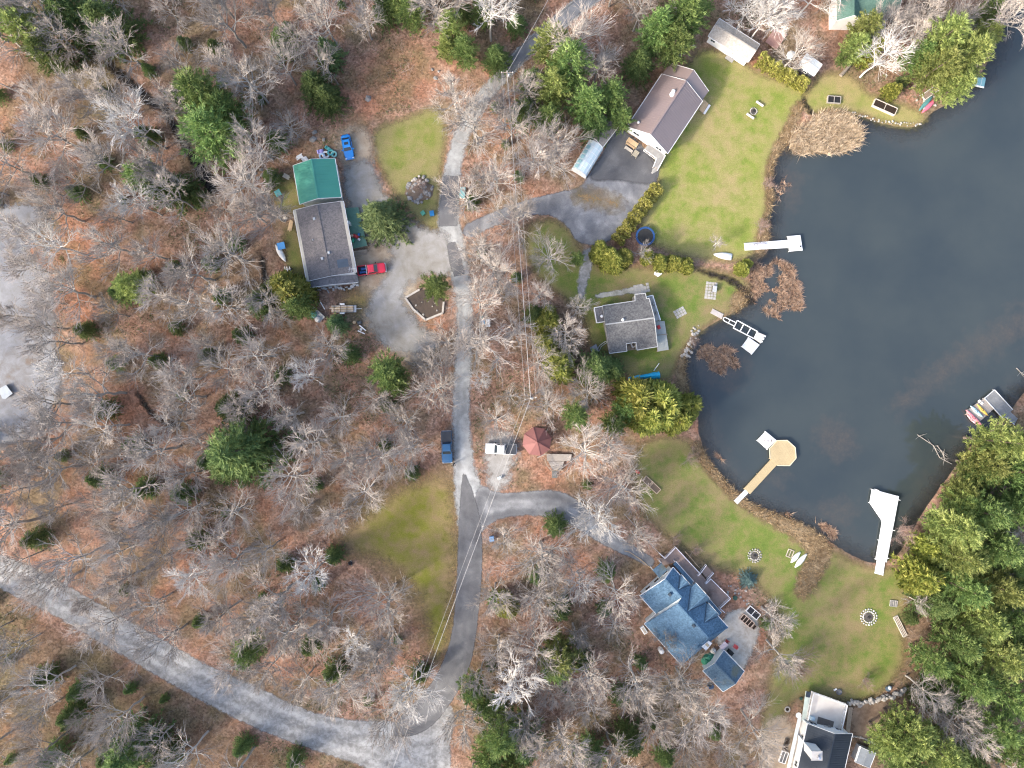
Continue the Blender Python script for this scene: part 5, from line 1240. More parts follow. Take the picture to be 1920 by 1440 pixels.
scatter_stones([jit(1255 + k * 6, 105 - k * 2, 6) for k in range(9)], .3, .7, STONE, 'pale stone on the mossy patch behind the brown roofed house', 'stones behind the brown roof')
scatter_stones([jit(1720 + k * 3.2, 183 + (k % 4) * 6, 6) for k in range(12)], .3, .6, STONE, 'pale stone on the sandy bank by the canoes', 'stones by the canoes')
scatter_stones([jit(455 + k * 5.5, 322 + (k % 3) * 5, 4) for k in range(12)], .5, 1.1, DSTONE, 'grey stone in the tumbled row left of the green garage', 'tumbled stone row')
r = thing('stone_wall', 'low curved dry stone wall between terrace and conifers at lower right', 'stone wall', P(1640, 1312))
for t_ in np.linspace(0, 1, 26):
    x = 1592 + t_ * 105; y = 1316 + 3 * math.sin(t_ * 9) - 22 * max(0, t_ - .45) * 1.8
    for k in range(2): stone(r, P(x + random.uniform(-2, 2), y + random.uniform(-4, 4), .2 + k * .2), random.uniform(.6, 1.0), STONE if k else DSTONE)
r = thing('stone_edging', 'curved row of pale edging stones below the brown dirt patch', 'edging', P(1620, 1385))
for t_ in np.linspace(0, 1, 14): stone(r, P(1597 + 43 * t_, 1381 + 14 * t_ * t_, .1), random.uniform(.4, .65), STONE)

def bin_(name, label, px, py, sx, sy, h, rz, mat, lid=None, cat='bin'):
    p = P(px, py, h / 2); r = thing(name, label, cat, (p.x, p.y, 0), rz)
    MB().bevbox((0, 0, h / 2), (sx, sy, h), 0, .05).build('body', mat, r, local=True); MB().bevbox((0, 0, h + .045), (sx + .08, sy + .08, .08), 0, .03).build('lid', lid or mat, r, local=True)
    MB().box((0, -sy / 2 - .06, h * .85), (sx * .5, .05, .06)).build('handle', PLASTIC, r, local=True)
    return r
BLUEP = M('blue_plastic', (.03, .20, .45), None, 1, .45); GRNP = M('green_plastic', (.10, .34, .24), None, 1, .45)
bin_('recycling_bin', 'green recycling bin on the lawn left of the lane', 793, 400, .7, .7, .6, .6, GRNP)
bin_('recycling_bin', 'blue recycling bin on the lawn left of the lane', 810, 400.5, .75, .9, .6, .15, BLUEP)
bin_('roadside_box', 'tall white and teal box on the right verge of the lane', 867.5, 362, .95, 1.9, .9, -.08, TRIM, M('teal_lid', (.22, .42, .42)), 'box')
bin_('recycling_bin', 'blue bin standing right of lane below the bare thicket', 905, 604, .8, .9, .8, .05, M('steel_blue_plastic', (.10, .25, .42)))
bin_('roadside_box', 'small grey-green box just above the blue bin right of lane', 902.5, 595.5, .6, .5, .5, .1, M('sage', (.30, .38, .32)), None, 'box')
bin_('roadside_box', 'white box next to the blue bin right of the lane', 915, 606, .75, 1.3, .9, 0, TRIM, None, 'box')
bin_('recycling_bin', 'blue bin among bare shrubs right of the asphalt road', 922, 1010, .8, .9, .8, .1, M('dusty_blue', (.20, .34, .55)))
bin_('mailbox', 'pale blue white box at the lower corner of the gravel pad', 936.5, 896, .6, .45, .5, .5, M('ice_box', (.62, .72, .76)), None, 'box')
bin_('barbecue', 'white covered barbecue against the bungalow on the green deck', 654, 421, .9, .6, 1.5, .1, TRIM, None, 'barbecue').location.z = .7
r = thing('barrel', 'grey white barrel lying in leaves by the round dark evergreen', 'barrel', P(470, 770)); MB().lathe(P(470, 770), [(.5, 0), (.55, .1), (.55, .9), (.5, 1.0)], 14).build('drum', M('barrel_white', (.62, .62, .60)), r); MB().lathe(P(470, 770, .995), [(.44, 0), (.44, .02)], 14).build('lid', GALV, r)
r = thing('water_tank', 'round white tank top at the west eave of the blue house', 'tank', P(1237.5, 1216)); MB().lathe(P(1237.5, 1216), [(.45, 0), (.48, .1), (.48, 1.6), (.4, 1.75), (.1, 1.8)], 16).build('tank', TRIM, r, smooth=True); MB().lathe(P(1237.5, 1216, 1.8), [(.14, 0), (.14, .08)], 10).build('cap', GALV, r)
r = thing('barrel', 'dark blue barrel beside the small blue roofed shed', 'barrel', P(1331, 1284)); MB().lathe(P(1331, 1284), [(.5, 0), (.55, .1), (.55, .9), (.5, 1)], 14).build('drum', M('navy_drum', (.03, .06, .12)), r); MB().lathe(P(1331, 1284, 1.0), [(.4, 0), (.4, .03)], 14).build('lid', BLACK, r)
def chair(label, px, py, mat, rz, z=.03, name='patio_chair'):
    p = P(px, py, .5); r = thing(name, label, 'chair', (p.x, p.y, z), rz)
    MB().bevbox((0, 0, .42), (.6, .6, .08), 0, .03).build('seat', mat, r, local=True); MB().obox((-.28, 0, .75), (.04, 0, .02), (0, .3, 0), (-.06, 0, .32)).build('backrest', mat, r, local=True)
    for a in (-.25, .25):
        for b in (-.25, .25): MB().tube((a, b, 0), (a, b, .4), .025).build('leg', mat, r, local=True)
    for b in (-.33, .33): MB().box((0, b, .62), (.55, .07, .04)).build('armrest', mat, r, local=True)
REDP = M('red_plastic', (.55, .05, .05), None, 1, .4)
chair('dark red patio chair beside the pinkish table by the blue shed', 1363, 1203, M('maroon_plastic', (.30, .05, .045)), -2.2)
chair('bright red chair alone on the gravel patio', 1378.5, 1212, M('bright_red', (.62, .12, .12)), 2.6)
chair('red chair on the cottage deck', 1233.8, 614, REDP, .4, .72)
def table(label, px, py, sx, sy, rz, mat, h=.74, z=0.0):
    p = P(px, py, h); r = thing('patio_table', label, 'table', (p.x, p.y, z), rz)
    MB().bevbox((0, 0, h), (sx, sy, .07), 0, .02).build('tabletop', mat, r, local=True)
    for a in (-1, 1):
        for b in (-1, 1): MB().tube((a * (sx / 2 - .1), b * (sy / 2 - .1), 0), (a * (sx / 2 - .1), b * (sy / 2 - .1), h), .035).build('leg', mat, r, local=True)
table('pinkish table between the blue house and the blue shed', 1357, 1211, 1.5, 1.0, .75, M('pink_cloth', (.70, .58, .60)))
table('small teal table on the grass left of the green garage', 521, 362, 1.1, 1.2, .5, M('teal_top', (.12, .40, .40)))
table('bright blue table beside the long white boat left of the bungalow', 527, 461, 1.4, 1.3, .25, M('azure_top', (.10, .33, .68)))
bin_('barbecue', 'black barbecue by the blue shed door', 1369, 1222.5, .9, .65, 1.0, -.7, BLACK, None, 'barbecue')
def heap(name, label, px, py, sx, sy, h, rz, mat, cat, seed=1, z=0):
    rr = random.Random(seed); p = P(px, py, 0); rings = []; n_ = 14
    for s, zz_ in ((1, 0), (.95, .35), (.75, .75), (.4, .95), (.05, 1)):
        rings.append([(sx / 2 * s * math.cos(2*PI*i/n_) * rr.uniform(.85, 1.15), sy / 2 * s * math.sin(2*PI*i/n_) * rr.uniform(.85, 1.15), h * zz_ * (rr.uniform(.75, 1.15) if zz_ else 1)) for i in range(n_)])
    r = thing(name, label, cat, (p.x, p.y, z), rz); MB().loft(rings).build('cover', mat, r, local=True); 
    m = MB()
    for k in range(6): a = rr.uniform(0, 6.28); m.box((sx * .5 * math.cos(a), sy * .5 * math.sin(a), .06), (.3, .1, .1), a)
    m.build('weight', STONE, r, local=True)
    return r
heap('tarp_heap', 'crumpled green tarp over a heap between blue house and blue shed', 1326, 1234, 2.6, 1.7, 1.2, .75, M('green_tarp', (.05, .25, .16), (.03, .16, .10), 2, .5), 'tarp', 3)
heap('covered_chair', 'crumpled white cover next to the green tarp heap', 1337, 1220, 1.2, 1.0, .9, .6, M('white_sheet', (.68, .66, .63)), 'cover', 4)
# blue tarp over rack
r = thing('tarp_shelter', 'long bright cyan blue tarp strip on the grass south of the cottage', 'tarp', P(1207, 705))
a, b = P(1178, 709.5, .4), P(1237, 703.5, .4); e = (b - a).normalized(); f = Vector((-e.y, e.x, 0)); rings = []
for t_ in np.linspace(0, 1, 15):
    c = a.lerp(b, t_); w_ = .25 + .45 * t_ + random.uniform(-.06, .06); hh = .5 + .4 * t_ + random.uniform(-.08, .08)
    rings.append([c - f * w_ + Vector((0, 0, -.38)), c - f * w_ * .6 + Vector((0, 0, hh - .6)), c + Vector((0, 0, hh - .35)), c + f * w_ * .6 + Vector((0, 0, hh - .6)), c + f * w_ + Vector((0, 0, -.38))])
MB().loft(rings).build('tarp', M('cyan_tarp', (.03, .42, .66), (.02, .33, .55), 1.5, .45), r)
m = MB()
for t_ in (0.02, .5, .98): c = a.lerp(b, t_); m.tube(c + Vector((0, 0, -.4)), c + Vector((0, 0, .5)), .04)
m.build('pole', GALV, r)
m = MB(); m.beam(P(1226, 695, .1), P(1236, 681, .9), .12, .06); m.solo('plank', TRIM, 'pale plank leaning beside the cyan tarp strip', 'plank')
# trampoline
r = thing('trampoline', 'round trampoline with blue pads behind the tall cedar hedge', 'trampoline', P(1210, 443))
c = P(1210, 443, .85); m = MB(); n_ = 28
m.loft([[c + Vector((R_ * math.cos(2*PI*i/n_), R_ * math.sin(2*PI*i/n_), z_)) for i in range(n_)] for R_, z_ in ((1.45, -.01), (1.45, .04), (1.8, .04), (1.82, -.02))]); m.build('pad_ring', M('blue_pad', (.03, .085, .22), None, 1, .4), r)
MB().lathe(c, [(1.46, 0), (1.46, .012)], 28).build('mat', BLACK, r)
for k in range(6): a = k * PI / 3; q = c + Vector((1.65 * math.cos(a), 1.65 * math.sin(a), 0)); MB().tube((q.x, q.y, 0), q, .03).build('leg', GALV, r)
for k in range(6): a = k * PI / 3 + .2; q = c + Vector((1.8 * math.cos(a), 1.8 * math.sin(a), 0)); MB().tube((q.x, q.y, .3), (q.x, q.y, 2.3), .025).build('net_pole', CHROME, r)
MB().slab([P(x, y, .35) for x, y in ((1226, 514), (1231, 501), (1243, 500), (1241, 514), (1234, 519))], .12).solo('white_board', TRIM, 'white board lying by the cedar bushes north of the cottage', 'board')
# stone patios
def patio(label, px, py, nx, ny, s, rz, mat):
    r = thing('stone_patio', label, 'patio', P(px, py)); p = P(px, py, 0); ca, sa = math.cos(rz), math.sin(rz)
    for i in range(nx):
        for j in range(ny):
            if random.random() < .08: continue
            x, y = (i - (nx - 1) / 2) * s, (j - (ny - 1) / 2) * s
            MB().bevbox((p.x + ca * x - sa * y, p.y + sa * x + ca * y, .035), (s * .92 * random.uniform(.9, 1), s * .92 * random.uniform(.9, 1), .05), rz + random.uniform(-.04, .04), .015).build('paving_stone', mat, r)
    return r
PAV = M('grey_paver', (.42, .40, .37), (.27, .26, .245), 1.5)
patio('grey stone patio with dark grill on the grass near the creek', 1333, 545, 4, 6, .55, -.12, PAV)
bin_('grill', 'dark box grill on the small stone patio near the creek', 1339, 542, .7, 1.1, .8, -.12, BLACK, GALV, 'grill')
patio('round-ish grey stone patio on the grass east of the cottage', 1275, 586, 4, 3, .55, .5, PAV)
patio('grey paving at the cottage front corner', 1203, 541, 5, 3, .6, .2, PAV)
# pallets and benches before the brown roofed house
def crate(label, px, py, sx, sy, h, rz, mat, n_=5, cat='crate', name='crate'):
    p = P(px, py, h); r = thing(name, label, cat, (p.x, p.y, .03), rz)
    for k in range(n_): MB().box((0, -sy / 2 + (k + .5) * sy / n_, h - .02), (sx, sy / n_ * .82, .04)).build('slat', mat, r, local=True)
    for x in (-sx / 2 + .05, sx / 2 - .05): MB().box((x, 0, (h - .04) / 2), (.09, sy * .96, h - .045)).build('runner', mat, r, local=True)
    MB().box((0, 0, h * .4), (sx * .9, .06, h * .6)).build('brace', mat, r, local=True)
RZ = -.6
crate('tan picnic table nearest the white gable wall of the brown roofed house', 1186, 267, 2.2, .9, .75, RZ, TANW, cat='table', name='picnic_table')
crate('narrow tan bench along the picnic table by the white gable', 1182, 273, 1.9, .35, .45, RZ, TANW, 2, 'bench', 'bench')
crate('pale grey bench on the asphalt in front of the picnic table', 1179, 280, 1.7, .55, .45, RZ, M('pale_bench', (.48, .44, .38)), 3, 'bench', 'bench')
crate('square pallet box at the end of the pale bench on the asphalt', 1192, 288, 1.0, 1.2, .7, RZ, M('pallet_wood', (.40, .36, .28)), 5)
# left yard
hull('sailboat_hull', 'long white boat hull on the ground west of the bungalow', (536, 491), (517, 459), 1.1, M('white_gelcoat', (.8, .8, .8)), .05, .55, cat='boat', flip=True)
r = thing('boat_trailer', 'narrow white boat trailer rails below the long white hull', 'trailer', P(540, 510))
for dx in (0, 4, 9): MB().beam(P(533.5 + dx, 500, .45), P(538 + dx, 523, .45), .14, .12).build('rail', TRIM, r)
MB().beam(P(533, 506, .4), P(546, 503.5, .4), .12, .12).build('crossbar', GALV, r)
for dx, dy in ((533, 508), (547, 505)): MB().tube(P(dx, dy, .3) + Vector((-.08, 0, 0)), P(dx, dy, .3) + Vector((.08, 0, 0)), .28, .28, 12).build('wheel', BLACK, r)
r = thing('lumber_trailer', 'flat trailer stacked with lumber south of the bungalow', 'trailer', P(645, 579))
p = P(645, 579, .5); MB().box((p.x, p.y, .5), (4.6, 1.3, .12), 0).build('bed', GALV, r)
for k in range(9): MB().box((p.x + random.uniform(-.4, 0), p.y - .5 + k * .125, .62 + (k % 3) * .05), (random.uniform(3.6, 4.7), .11, .08), random.uniform(-.02, .02)).build('board', TANW if k % 3 != 1 else M('pale_board', (.66, .58, .48)), r)
for k in (-1, 1): MB().tube((p.x - .3, p.y + k * .8, .33), (p.x - .3, p.y + k * .95, .33), .33, .33, 14).build('wheel', BLACK, r); MB().bevbox((p.x - .3, p.y + k * .85, .7), (.9, .3, .06), 0, .02).build('fender', TRIM, r)
MB().beam((p.x + 2.3, p.y, .45), (p.x + 3.3, p.y + .05, .4), .12, .1).build('drawbar', GALV, r)
for x in (-1.8, -.6, .6, 1.8): MB().beam((p.x + x, p.y - .68, .8), (p.x + x, p.y + .68, .8), .06, .05).build('strap', BLACK, r)
r = thing('utility_trailer', 'cluttered open trailer with green tarp by the rounded cedar bush', 'trailer', P(596, 592))
p = P(594, 590, .5); MB().box((p.x, p.y, .5), (2.8, 1.5, .1), -.75).build('bed', GALV, r)
for s in (-1, 1): MB().box((p.x - s * .5, p.y - s * .55, .75), (2.8, .06, .4), -.75).build('side_panel', GALV, r)
MB().lathe(P(587, 590, .55), [(.75, 0), (.7, .3), (.3, .5)], 10).build('tarp', M('green_tarp2', (.12, .33, .25)), r); MB().lathe(P(597, 599, .3), [(.55, 0), (.6, .4), (.4, .7), (.1, .8)], 12).build('barrel', M('barrel_grey', (.55, .55, .54)), r)
m = MB(); m.path([P(584, 553, 1.0), P(586, 549, 1.0), P(590, 549.5, 1.0), P(600, 565, 1.0), P(609, 580, .8)], .09, 5); m.build('hoop_rail', TRIM, r)
heap('junk_pile', 'small pile of grey junk at corner of bungalow annex', 584, 560, 1.0, 1.8, .6, .3, M('junk', (.14, .15, .16), (.4, .42, .44), 3), 'junk', 9)
r = thing('sawhorse_pile', 'white posts, stump and bucket at the gravel parking edge', 'junk', P(677, 612))
MB().beam(P(674, 610, .2), P(686, 620, .2), .2, .2).build('post', TRIM, r); MB().beam(P(671, 620, .15), P(684, 626, .15), .2, .2).build('post', TRIM, r); MB().lathe(P(665, 604.5), [(.3, 0), (.3, .4)], 10).build('stump', TANW, r); MB().bevbox(P(674, 605, .25), (.8, .6, .5), .3, .1).build('bucket', M('dark_bucket', (.08, .09, .1)), r); MB().lathe(P(677.5, 618), [(.22, 0), (.25, .35)], 10).build('pail', M('pail', (.6, .6, .58)), r)
def stack(label, px, py, n_, L_, rz, mat, nm='lumber_pile', cat='lumber'):
    p = P(px, py, 0); r = thing(nm, label, cat, (p.x, p.y, 0), rz)
    for k in range(n_): MB().box((random.uniform(-.15, .15), -.3 + .2 * (k % 4), .06 + .09 * (k // 4)), (L_ * random.uniform(.75, 1), .17, .08), random.uniform(-.06, .06)).build('board', mat, r, local=True)
stack('tan lumber pile at the corner of the bungalow by the grass', 545, 423, 7, 2.2, 1.35, TANW); stack('pale timber stack just above the tan lumber by bungalow', 534, 411, 6, 1.2, 1.2, M('pale_board', (.66, .58, .48)))
stack('pale lumber pile left of the green roof', 537, 331, 8, 1.5, -.5, M('pale_board', (.66, .58, .48))); stack('grey-blue boards left of the stone row near green garage', 507, 332, 6, 2.4, .1, M('bluegrey_board', (.32, .38, .40)))
stack('white foam sheets behind the green garage', 562, 294, 5, 1.4, .5, TRIM, 'foam_sheets', 'foam'); stack('second white sheet stack touching the green roof edge', 571, 298, 5, 1.2, .3, TRIM, 'foam_sheets', 'foam')
stack('thin broken boards below the small teal table', 526, 372, 4, 1.0, -.9, WOOD)
# inflatable toys
def torus(m, c, R_, r_, tilt=0.0):
    n1, n2 = 18, 8; vs = []; fs = []
    for i in range(n1):
        a = 2 * PI * i / n1
        for j in range(n2): b = 2 * PI * j / n2; q = Vector(((R_ + r_ * math.cos(b)) * math.cos(a), (R_ + r_ * math.cos(b)) * math.sin(a), r_ * math.sin(b))); q.rotate(Matrix.Rotation(tilt, 3, 'X')); vs.append(Vector(c) + q)
    for i in range(n1):
        for j in range(n2): fs.append((i*n2+j, ((i+1) % n1)*n2+j, ((i+1) % n1)*n2+(j+1) % n2, i*n2+(j+1) % n2))
    return m.add(vs, fs)
for lab, x, y, R_, c_ in (('white ring float in the toy pile behind the green garage', 611, 290, .55, (.80, .80, .82)), ('teal ring float in the toy pile behind the green garage', 620, 286, .5, (.12, .50, .48)), ('pale blue ring float in the toy pile behind the green garage', 604, 293, .45, (.45, .62, .80)), ('mint ring float at the right end of toy pile', 626, 289, .45, (.35, .65, .58))):
    torus(MB(), P(x, y, .3), R_, .18, random.uniform(-.4, .4)).solo('ring_float', M('vinyl_%d' % x, c_, None, 1, .3), lab, 'pool float', 'inflatable pool toys', True)
for lab, x, y, sx, sy, rz, c_ in (('lilac inflatable lounger in toy pile behind the green garage', 601, 284, 1.3, .8, .25, (.45, .40, .75)), ('teal inflatable mattress at the top of toy pile', 616, 279, 1.5, .6, -.6, (.10, .42, .42))):
    p = P(x, y, .2); r = thing('inflatable_lounger', lab, 'pool float', (p.x, p.y, 0), rz); mt = M('vinyl_%d' % x, c_, None, 1, .3)
    for k in range(4): MB().tube((-sx / 2 + .1, -sy / 2 + (k + .5) * sy / 4, .18), (sx / 2 - .1, -sy / 2 + (k + .5) * sy / 4, .18), sy / 8, sy / 8, 8).build('air_tube', mt, r, local=True, smooth=True)
    MB().bevbox((-sx / 2 + .15, 0, .34), (.25, sy * .9, .16), 0, .06).build('pillow', mt, r, local=True)
# toys on the green deck
def toy(label, x, y, mat, sx, sy, h):
    p = P(x, y, .9); r = thing('toy_car', label, 'toy', (p.x, p.y, .7), random.uniform(0, 3))
    MB().bevbox((0, 0, .25), (sx, sy, .3), 0, .08).build('body', mat, r, local=True); MB().bevbox((-.1, 0, .5), (sx * .45, sy * .8, h), 0, .08).build('cab', mat, r, local=True)
    for a in (-1, 1):
        for b in (-1, 1): MB().tube((a * sx * .32, b * sy * .5, .13), (a * sx * .32, b * sy * .58, .13), .13, .13, 10).build('wheel', BLACK, r, local=True)
toy('red ride-on toy on the green deck', 667, 443, REDP, 1.1, .6, .3); toy('green ride-on toy below the red one on the green deck', 662, 451, M('toy_green', (.05, .42, .25)), .7, .5, .3)
toy('beige toy next to the red ride-on on the green deck', 660.5, 442, M('toy_beige', (.66, .48, .36)), .6, .5, .3); toy('blue toy at the right of red ride-on toy', 673, 440, M('toy_blue', (.04, .2, .5)), .5, .4, .2); toy('small white toy in front of the red ride-on', 673.5, 449, TRIM, .45, .4, .2)
# misc
r = thing('tyre_planter', 'grey tyre and white pot on the grass above the terrace', 'planter', P(1572, 1297)); torus(MB(), P(1573.5, 1297.5, .15), .42, .16).build('tyre', M('old_tyre', (.14, .14, .15)), r); MB().lathe(P(1573.5, 1297.5), [(.3, 0), (.28, .18)], 12).build('soil', DSTONE, r); MB().box(P(1566, 1293, .12), (.6, .25, .2), .6).build('block', TRIM, r)
r = thing('stone_planter', 'small white-rimmed round planter on grass left of the terrace', 'planter', P(1476, 1330)); torus(MB(), P(1476.5, 1330, .12), .45, .12).build('rim', STONE, r); MB().lathe(P(1476.5, 1330), [(.4, 0), (.36, .12)], 12).build('soil', SOIL, r)
r = thing('garden_pot', 'dark pot with white globe at the end of stone wall', 'pot', P(1665, 1289)); MB().lathe(P(1663, 1290), [(.35, 0), (.5, .4), (.48, .5)], 12).build('pot', M('slate_pot', (.10, .14, .18)), r); MB().lathe(P(1666, 1288), [(.1, 0), (.38, .25), (.4, .45), (.2, .65), (.02, .7)], 12).build('globe', M('pale_globe', (.55, .62, .68)), r, smooth=True)
MB().lathe(P(1501, 1309), [(.25, 0), (.3, .3), (.26, .35), (.05, .36)], 10).solo('garden_pot', M('dark_green_pot', (.03, .08, .06)), 'small dark green pot at the terrace corner', 'pot')
MB().lathe(P(1416, 1121), [(.3, 0), (.45, .5), (.42, .55), (.05, .5)], 12).solo('garden_pot', M('dark_green_pot', (.03, .08, .06)), 'dark pot at the lake corner of the brown deck', 'pot').location = P(1377, 1120)
heap('equipment', 'dark small machine sitting in leaves above the mossy lawn', 657, 1056, .8, .8, .6, 0, M('black_machine', (.03, .03, .04)), 'machine', 12)
MB().lathe(P(1030, 1117), [(.5, 0), (.52, .12), (.1, .16)], 10).solo('septic_lid', M('green_lid', (.24, .30, .26)), 'grey green round lid in leaves left of the blue house woods', 'lid')
r = thing('panel_stack', 'white panel stack on the blue gravel at the left edge', 'panels', P(8, 735))
for k in range(4): MB().box(P(8 + k, 735, .2 + k * .12) , (1.7, 2.0, .1), .5 + k * .05).build('panel', M('pale_panel', (.36, .40, .44)), r)
for lab, x, y in (('white pipe on the gravel edge at left, upper of two', 104, 675), ('white pipe on the gravel edge at left, lower of two', 110, 680)):
    MB().tube(P(x - 10, y, .15), P(x + 10, y + 1, .15), .1, .1, 8).solo('pipe', TRIM, lab, 'pipe')
m = MB(); m.beam(P(1268, 93, .3), P(1293, 87, .3), .2, .2); m.solo('plank', TRIM, 'white plank on the mossy ground behind the brown roofed house', 'plank')
m = MB(); m.box(P(1455, 72, .4), (2.6, 3.4, .12), -.6); m.solo('old_deck', M('reddish_boards', (.34, .2, .17)), 'reddish old wooden platform in bushes below the white birches', 'platform')
m = MB(); m.tube(P(1576, 142, .2), P(1594, 122, .3), .35, .25, 8); m.solo('fallen_log', POLE, 'thick grey fallen log between the small shed and white birch', 'log')
# ---------------------------------------------------------------- vegetation
def tri_mesh(name, V_, tint, mat):
    V_ = np.asarray(V_, np.float32).reshape(-1, 3); n_ = len(V_) // 3
    me = bpy.data.meshes.new(name); me.vertices.add(len(V_)); me.vertices.foreach_set('co', V_.ravel())
    me.loops.add(len(V_)); me.loops.foreach_set('vertex_index', np.arange(len(V_), dtype=np.int32))
    me.polygons.add(n_); me.polygons.foreach_set('loop_start', np.arange(0, len(V_), 3, dtype=np.int32)); me.polygons.foreach_set('loop_total', np.full(n_, 3, np.int32))
    me.update(calc_edges=True)
    me.attributes.new('tint', 'FLOAT', 'POINT').data.foreach_set('value', np.repeat(np.asarray(tint, np.float32), 3))
    me.materials.append(mat)
    return me
def foliage(name, a, b, c, trans=.32):
    n = NT(name); t = n.attr('tint'); oi = n.n('ObjectInfo').outputs['Random']; co = n.pos()
    f = n.math('ADD', n.math('MULTIPLY', t, .55), n.math('MULTIPLY', n.noise(co, .7, 3), .45))
    col = n.ramp(f, [(.22, a), (.5, b), (.8, c)])
    hv = n.n('HueSaturation'); n.l(col, hv.inputs['Color']); n.l(n.maprange(oi, 0, 1, .485, .515), hv.inputs['Hue']); n.l(n.maprange(oi, 0, 1, .8, 1.25), hv.inputs['Value'])
    n.fin(hv.outputs[0], .6, .2)
    tl = n.n('BsdfTranslucent'); n.l(hv.outputs[0], tl.inputs[0]); mx = n.n('MixShader'); mx.inputs[0].default_value = trans
    n.l(n.b.outputs[0], mx.inputs[1]); n.l(tl.outputs[0], mx.inputs[2]); n.l(mx.outputs[0], n.out.inputs['Surface'])
    return n.m
FM = {'P': foliage('pine_needles', (.080, .134, .047), (.160, .234, .074), (.279, .342, .123)),
      'Y': foliage('pale_pine_needles', (.120, .162, .052), (.245, .294, .092), (.410, .438, .157)),
      'S': foliage('spruce_needles', (.080, .130, .056), (.160, .228, .092), (.274, .342, .146)),
      'H': foliage('hemlock_needles', (.066, .110, .040), (.128, .190, .063), (.211, .270, .095)),
      'C': foliage('cedar_sprays', (.120, .150, .034), (.257, .282, .062), (.445, .432, .118)),
      'B': foliage('blue_spruce_needles', (.057, .102, .095), (.103, .168, .157), (.171, .240, .224)),
      'N': foliage('hedge_sprays', (.228, .246, .062), (.445, .444, .112), (.638, .600, .202))}
def bark(name, a, b):
    n = NT(name); co = n.objc(); oi = n.n('ObjectInfo').outputs['Random']
    c = n.mix(n.noise(co, 2.5, 4), b, a); hv = n.n('HueSaturation'); n.l(c, hv.inputs['Color']); n.l(n.maprange(oi, 0, 1, .75, 1.2), hv.inputs['Value'])
    return n.fin(hv.outputs[0], .85, .15)
BARK = bark('grey_bark', (.45, .42, .385), (.30, .275, .25)); TWIG = bark('twig_bark', (.415, .37, .33), (.31, .272, .245))
BIRCH = bark('white_birch_bark', (.58, .555, .525), (.42, .395, .37)); DARKB = bark('conifer_bark', (.16, .125, .10), (.10, .08, .065))
RTWIG = bark('reddish_twigs', (.36, .255, .22), (.27, .19, .165))

class Soup:
    def __init__(s): s.v = []; s.t = []
    def blade(s, p, d, L, W, t):
        d = d / (np.linalg.norm(d) + 1e-9); a = np.cross(d, rng.normal(size=3)); a /= np.linalg.norm(a) + 1e-9
        s.v += [p - a * W / 2, p + a * W / 2, p + d * L]; s.t.append(t)
    def clump(s, p, d, L, W, k, spread, t):
        for _ in range(k): s.blade(p + rng.normal(size=3) * .07, d + rng.normal(size=3) * spread, L * rng.uniform(.7, 1.2), W, min(1, max(0, t + rng.uniform(-.18, .18))))

def stem(h, r0, mat, bend=.2, name='trunk'):
    m = MB(); p = Vector((0, 0, -.4)); k = 5
    for i in range(k):
        q = Vector((random.uniform(-bend, bend) * .4, random.uniform(-bend, bend) * .4, h * (i + 1) / k)); m.tube(p, q, r0 * (1 - i / k) + .02, r0 * (1 - (i + 1) / k) + .02, 6, False); p = q
    me = m.mesh(name); me.materials.append(mat); return me

def conifer(kind, seed):
    """height 10, crown radius 3 (cedars 1.8); scaled when placed"""
    global rng
    rng = np.random.default_rng(seed); s = Soup(); h = 10.0
    if kind in 'CN':
        R = 1.9
        lob = [(rng.uniform(-.9, .9), rng.uniform(-.9, .9), rng.uniform(.65, 1.0)) for _ in range(6)]
        for _ in range(1500):
            cx, cy, k = lob[rng.integers(6)]; t = rng.random() ** .8; a = rng.random() * 6.28
            rr = 1.05 * (1 - t ** 1.6) ** .7 * rng.uniform(.75, 1.05) + .05
            p = np.array([cx * (1 - .4 * t) + rr * math.cos(a), cy * (1 - .4 * t) + rr * math.sin(a), .4 + t * h * k * .93])
            s.clump(p, np.array([math.cos(a) * .6, math.sin(a) * .6, .9]), .5, .22, 5, .45, rng.random())
    else:
        R = 3.0; up, z0, nw, nb = {'P': (.30, .18, 19, 8), 'Y': (.35, .2, 19, 8), 'S': (-.12, .05, 27, 11), 'H': (.0, .08, 24, 9), 'B': (.05, .02, 24, 10)}[kind]
        for w_ in range(nw):
            t = w_ / (nw - 1.0); z = h * (z0 + (1 - z0) * t ** .95)
            prof = (1 - t) ** (.95 if kind in 'SB' else .62) + .05
            if kind in 'PY': prof *= min(1, .55 + t * 1.6)
            for b_ in range(nb):
                L = R * prof * rng.uniform(.62, 1.12); a = 6.283 * (b_ + rng.uniform(-.4, .4)) / nb + w_ * 2.4
                e = up + rng.uniform(-.15, .2) + (.5 * t if kind in 'PY' else .25 * t)
                d = np.array([math.cos(a), math.sin(a), e]); tb = rng.random()
                k = max(2, int(L / .26))
                for i in range(k):
                    u = (i + .6) / k
                    if u < .18 and L > 1: continue
                    p = np.array([0, 0, z]) + d * L * u + np.array([0, 0, -.25 * u * u * L * (1 if kind in 'SH' else -.1)])
                    sd = np.array([-math.sin(a), math.cos(a), 0]) * rng.uniform(-1, 1) * (.32 * (1 - u) * L * .55 + .1)
                    s.clump(p + sd, d + np.array([0, 0, .35 if kind in 'PY' else .1]) + sd * .9, .40 if kind in 'PY' else .36, .115, 9, .6, tb * .6 + rng.random() * .4)
    return tri_mesh('foliage', np.array(s.v), s.t, FM[kind])
CON = {}
for kind, k in (('P', 4), ('Y', 3), ('S', 2), ('H', 3), ('C', 4), ('B', 1)):
    CON[kind] = [conifer(kind, 100 + 10 * ord(kind) + i) for i in range(k)]
CSTEM = [stem(9.3, .2, DARKB) for _ in range(2)]
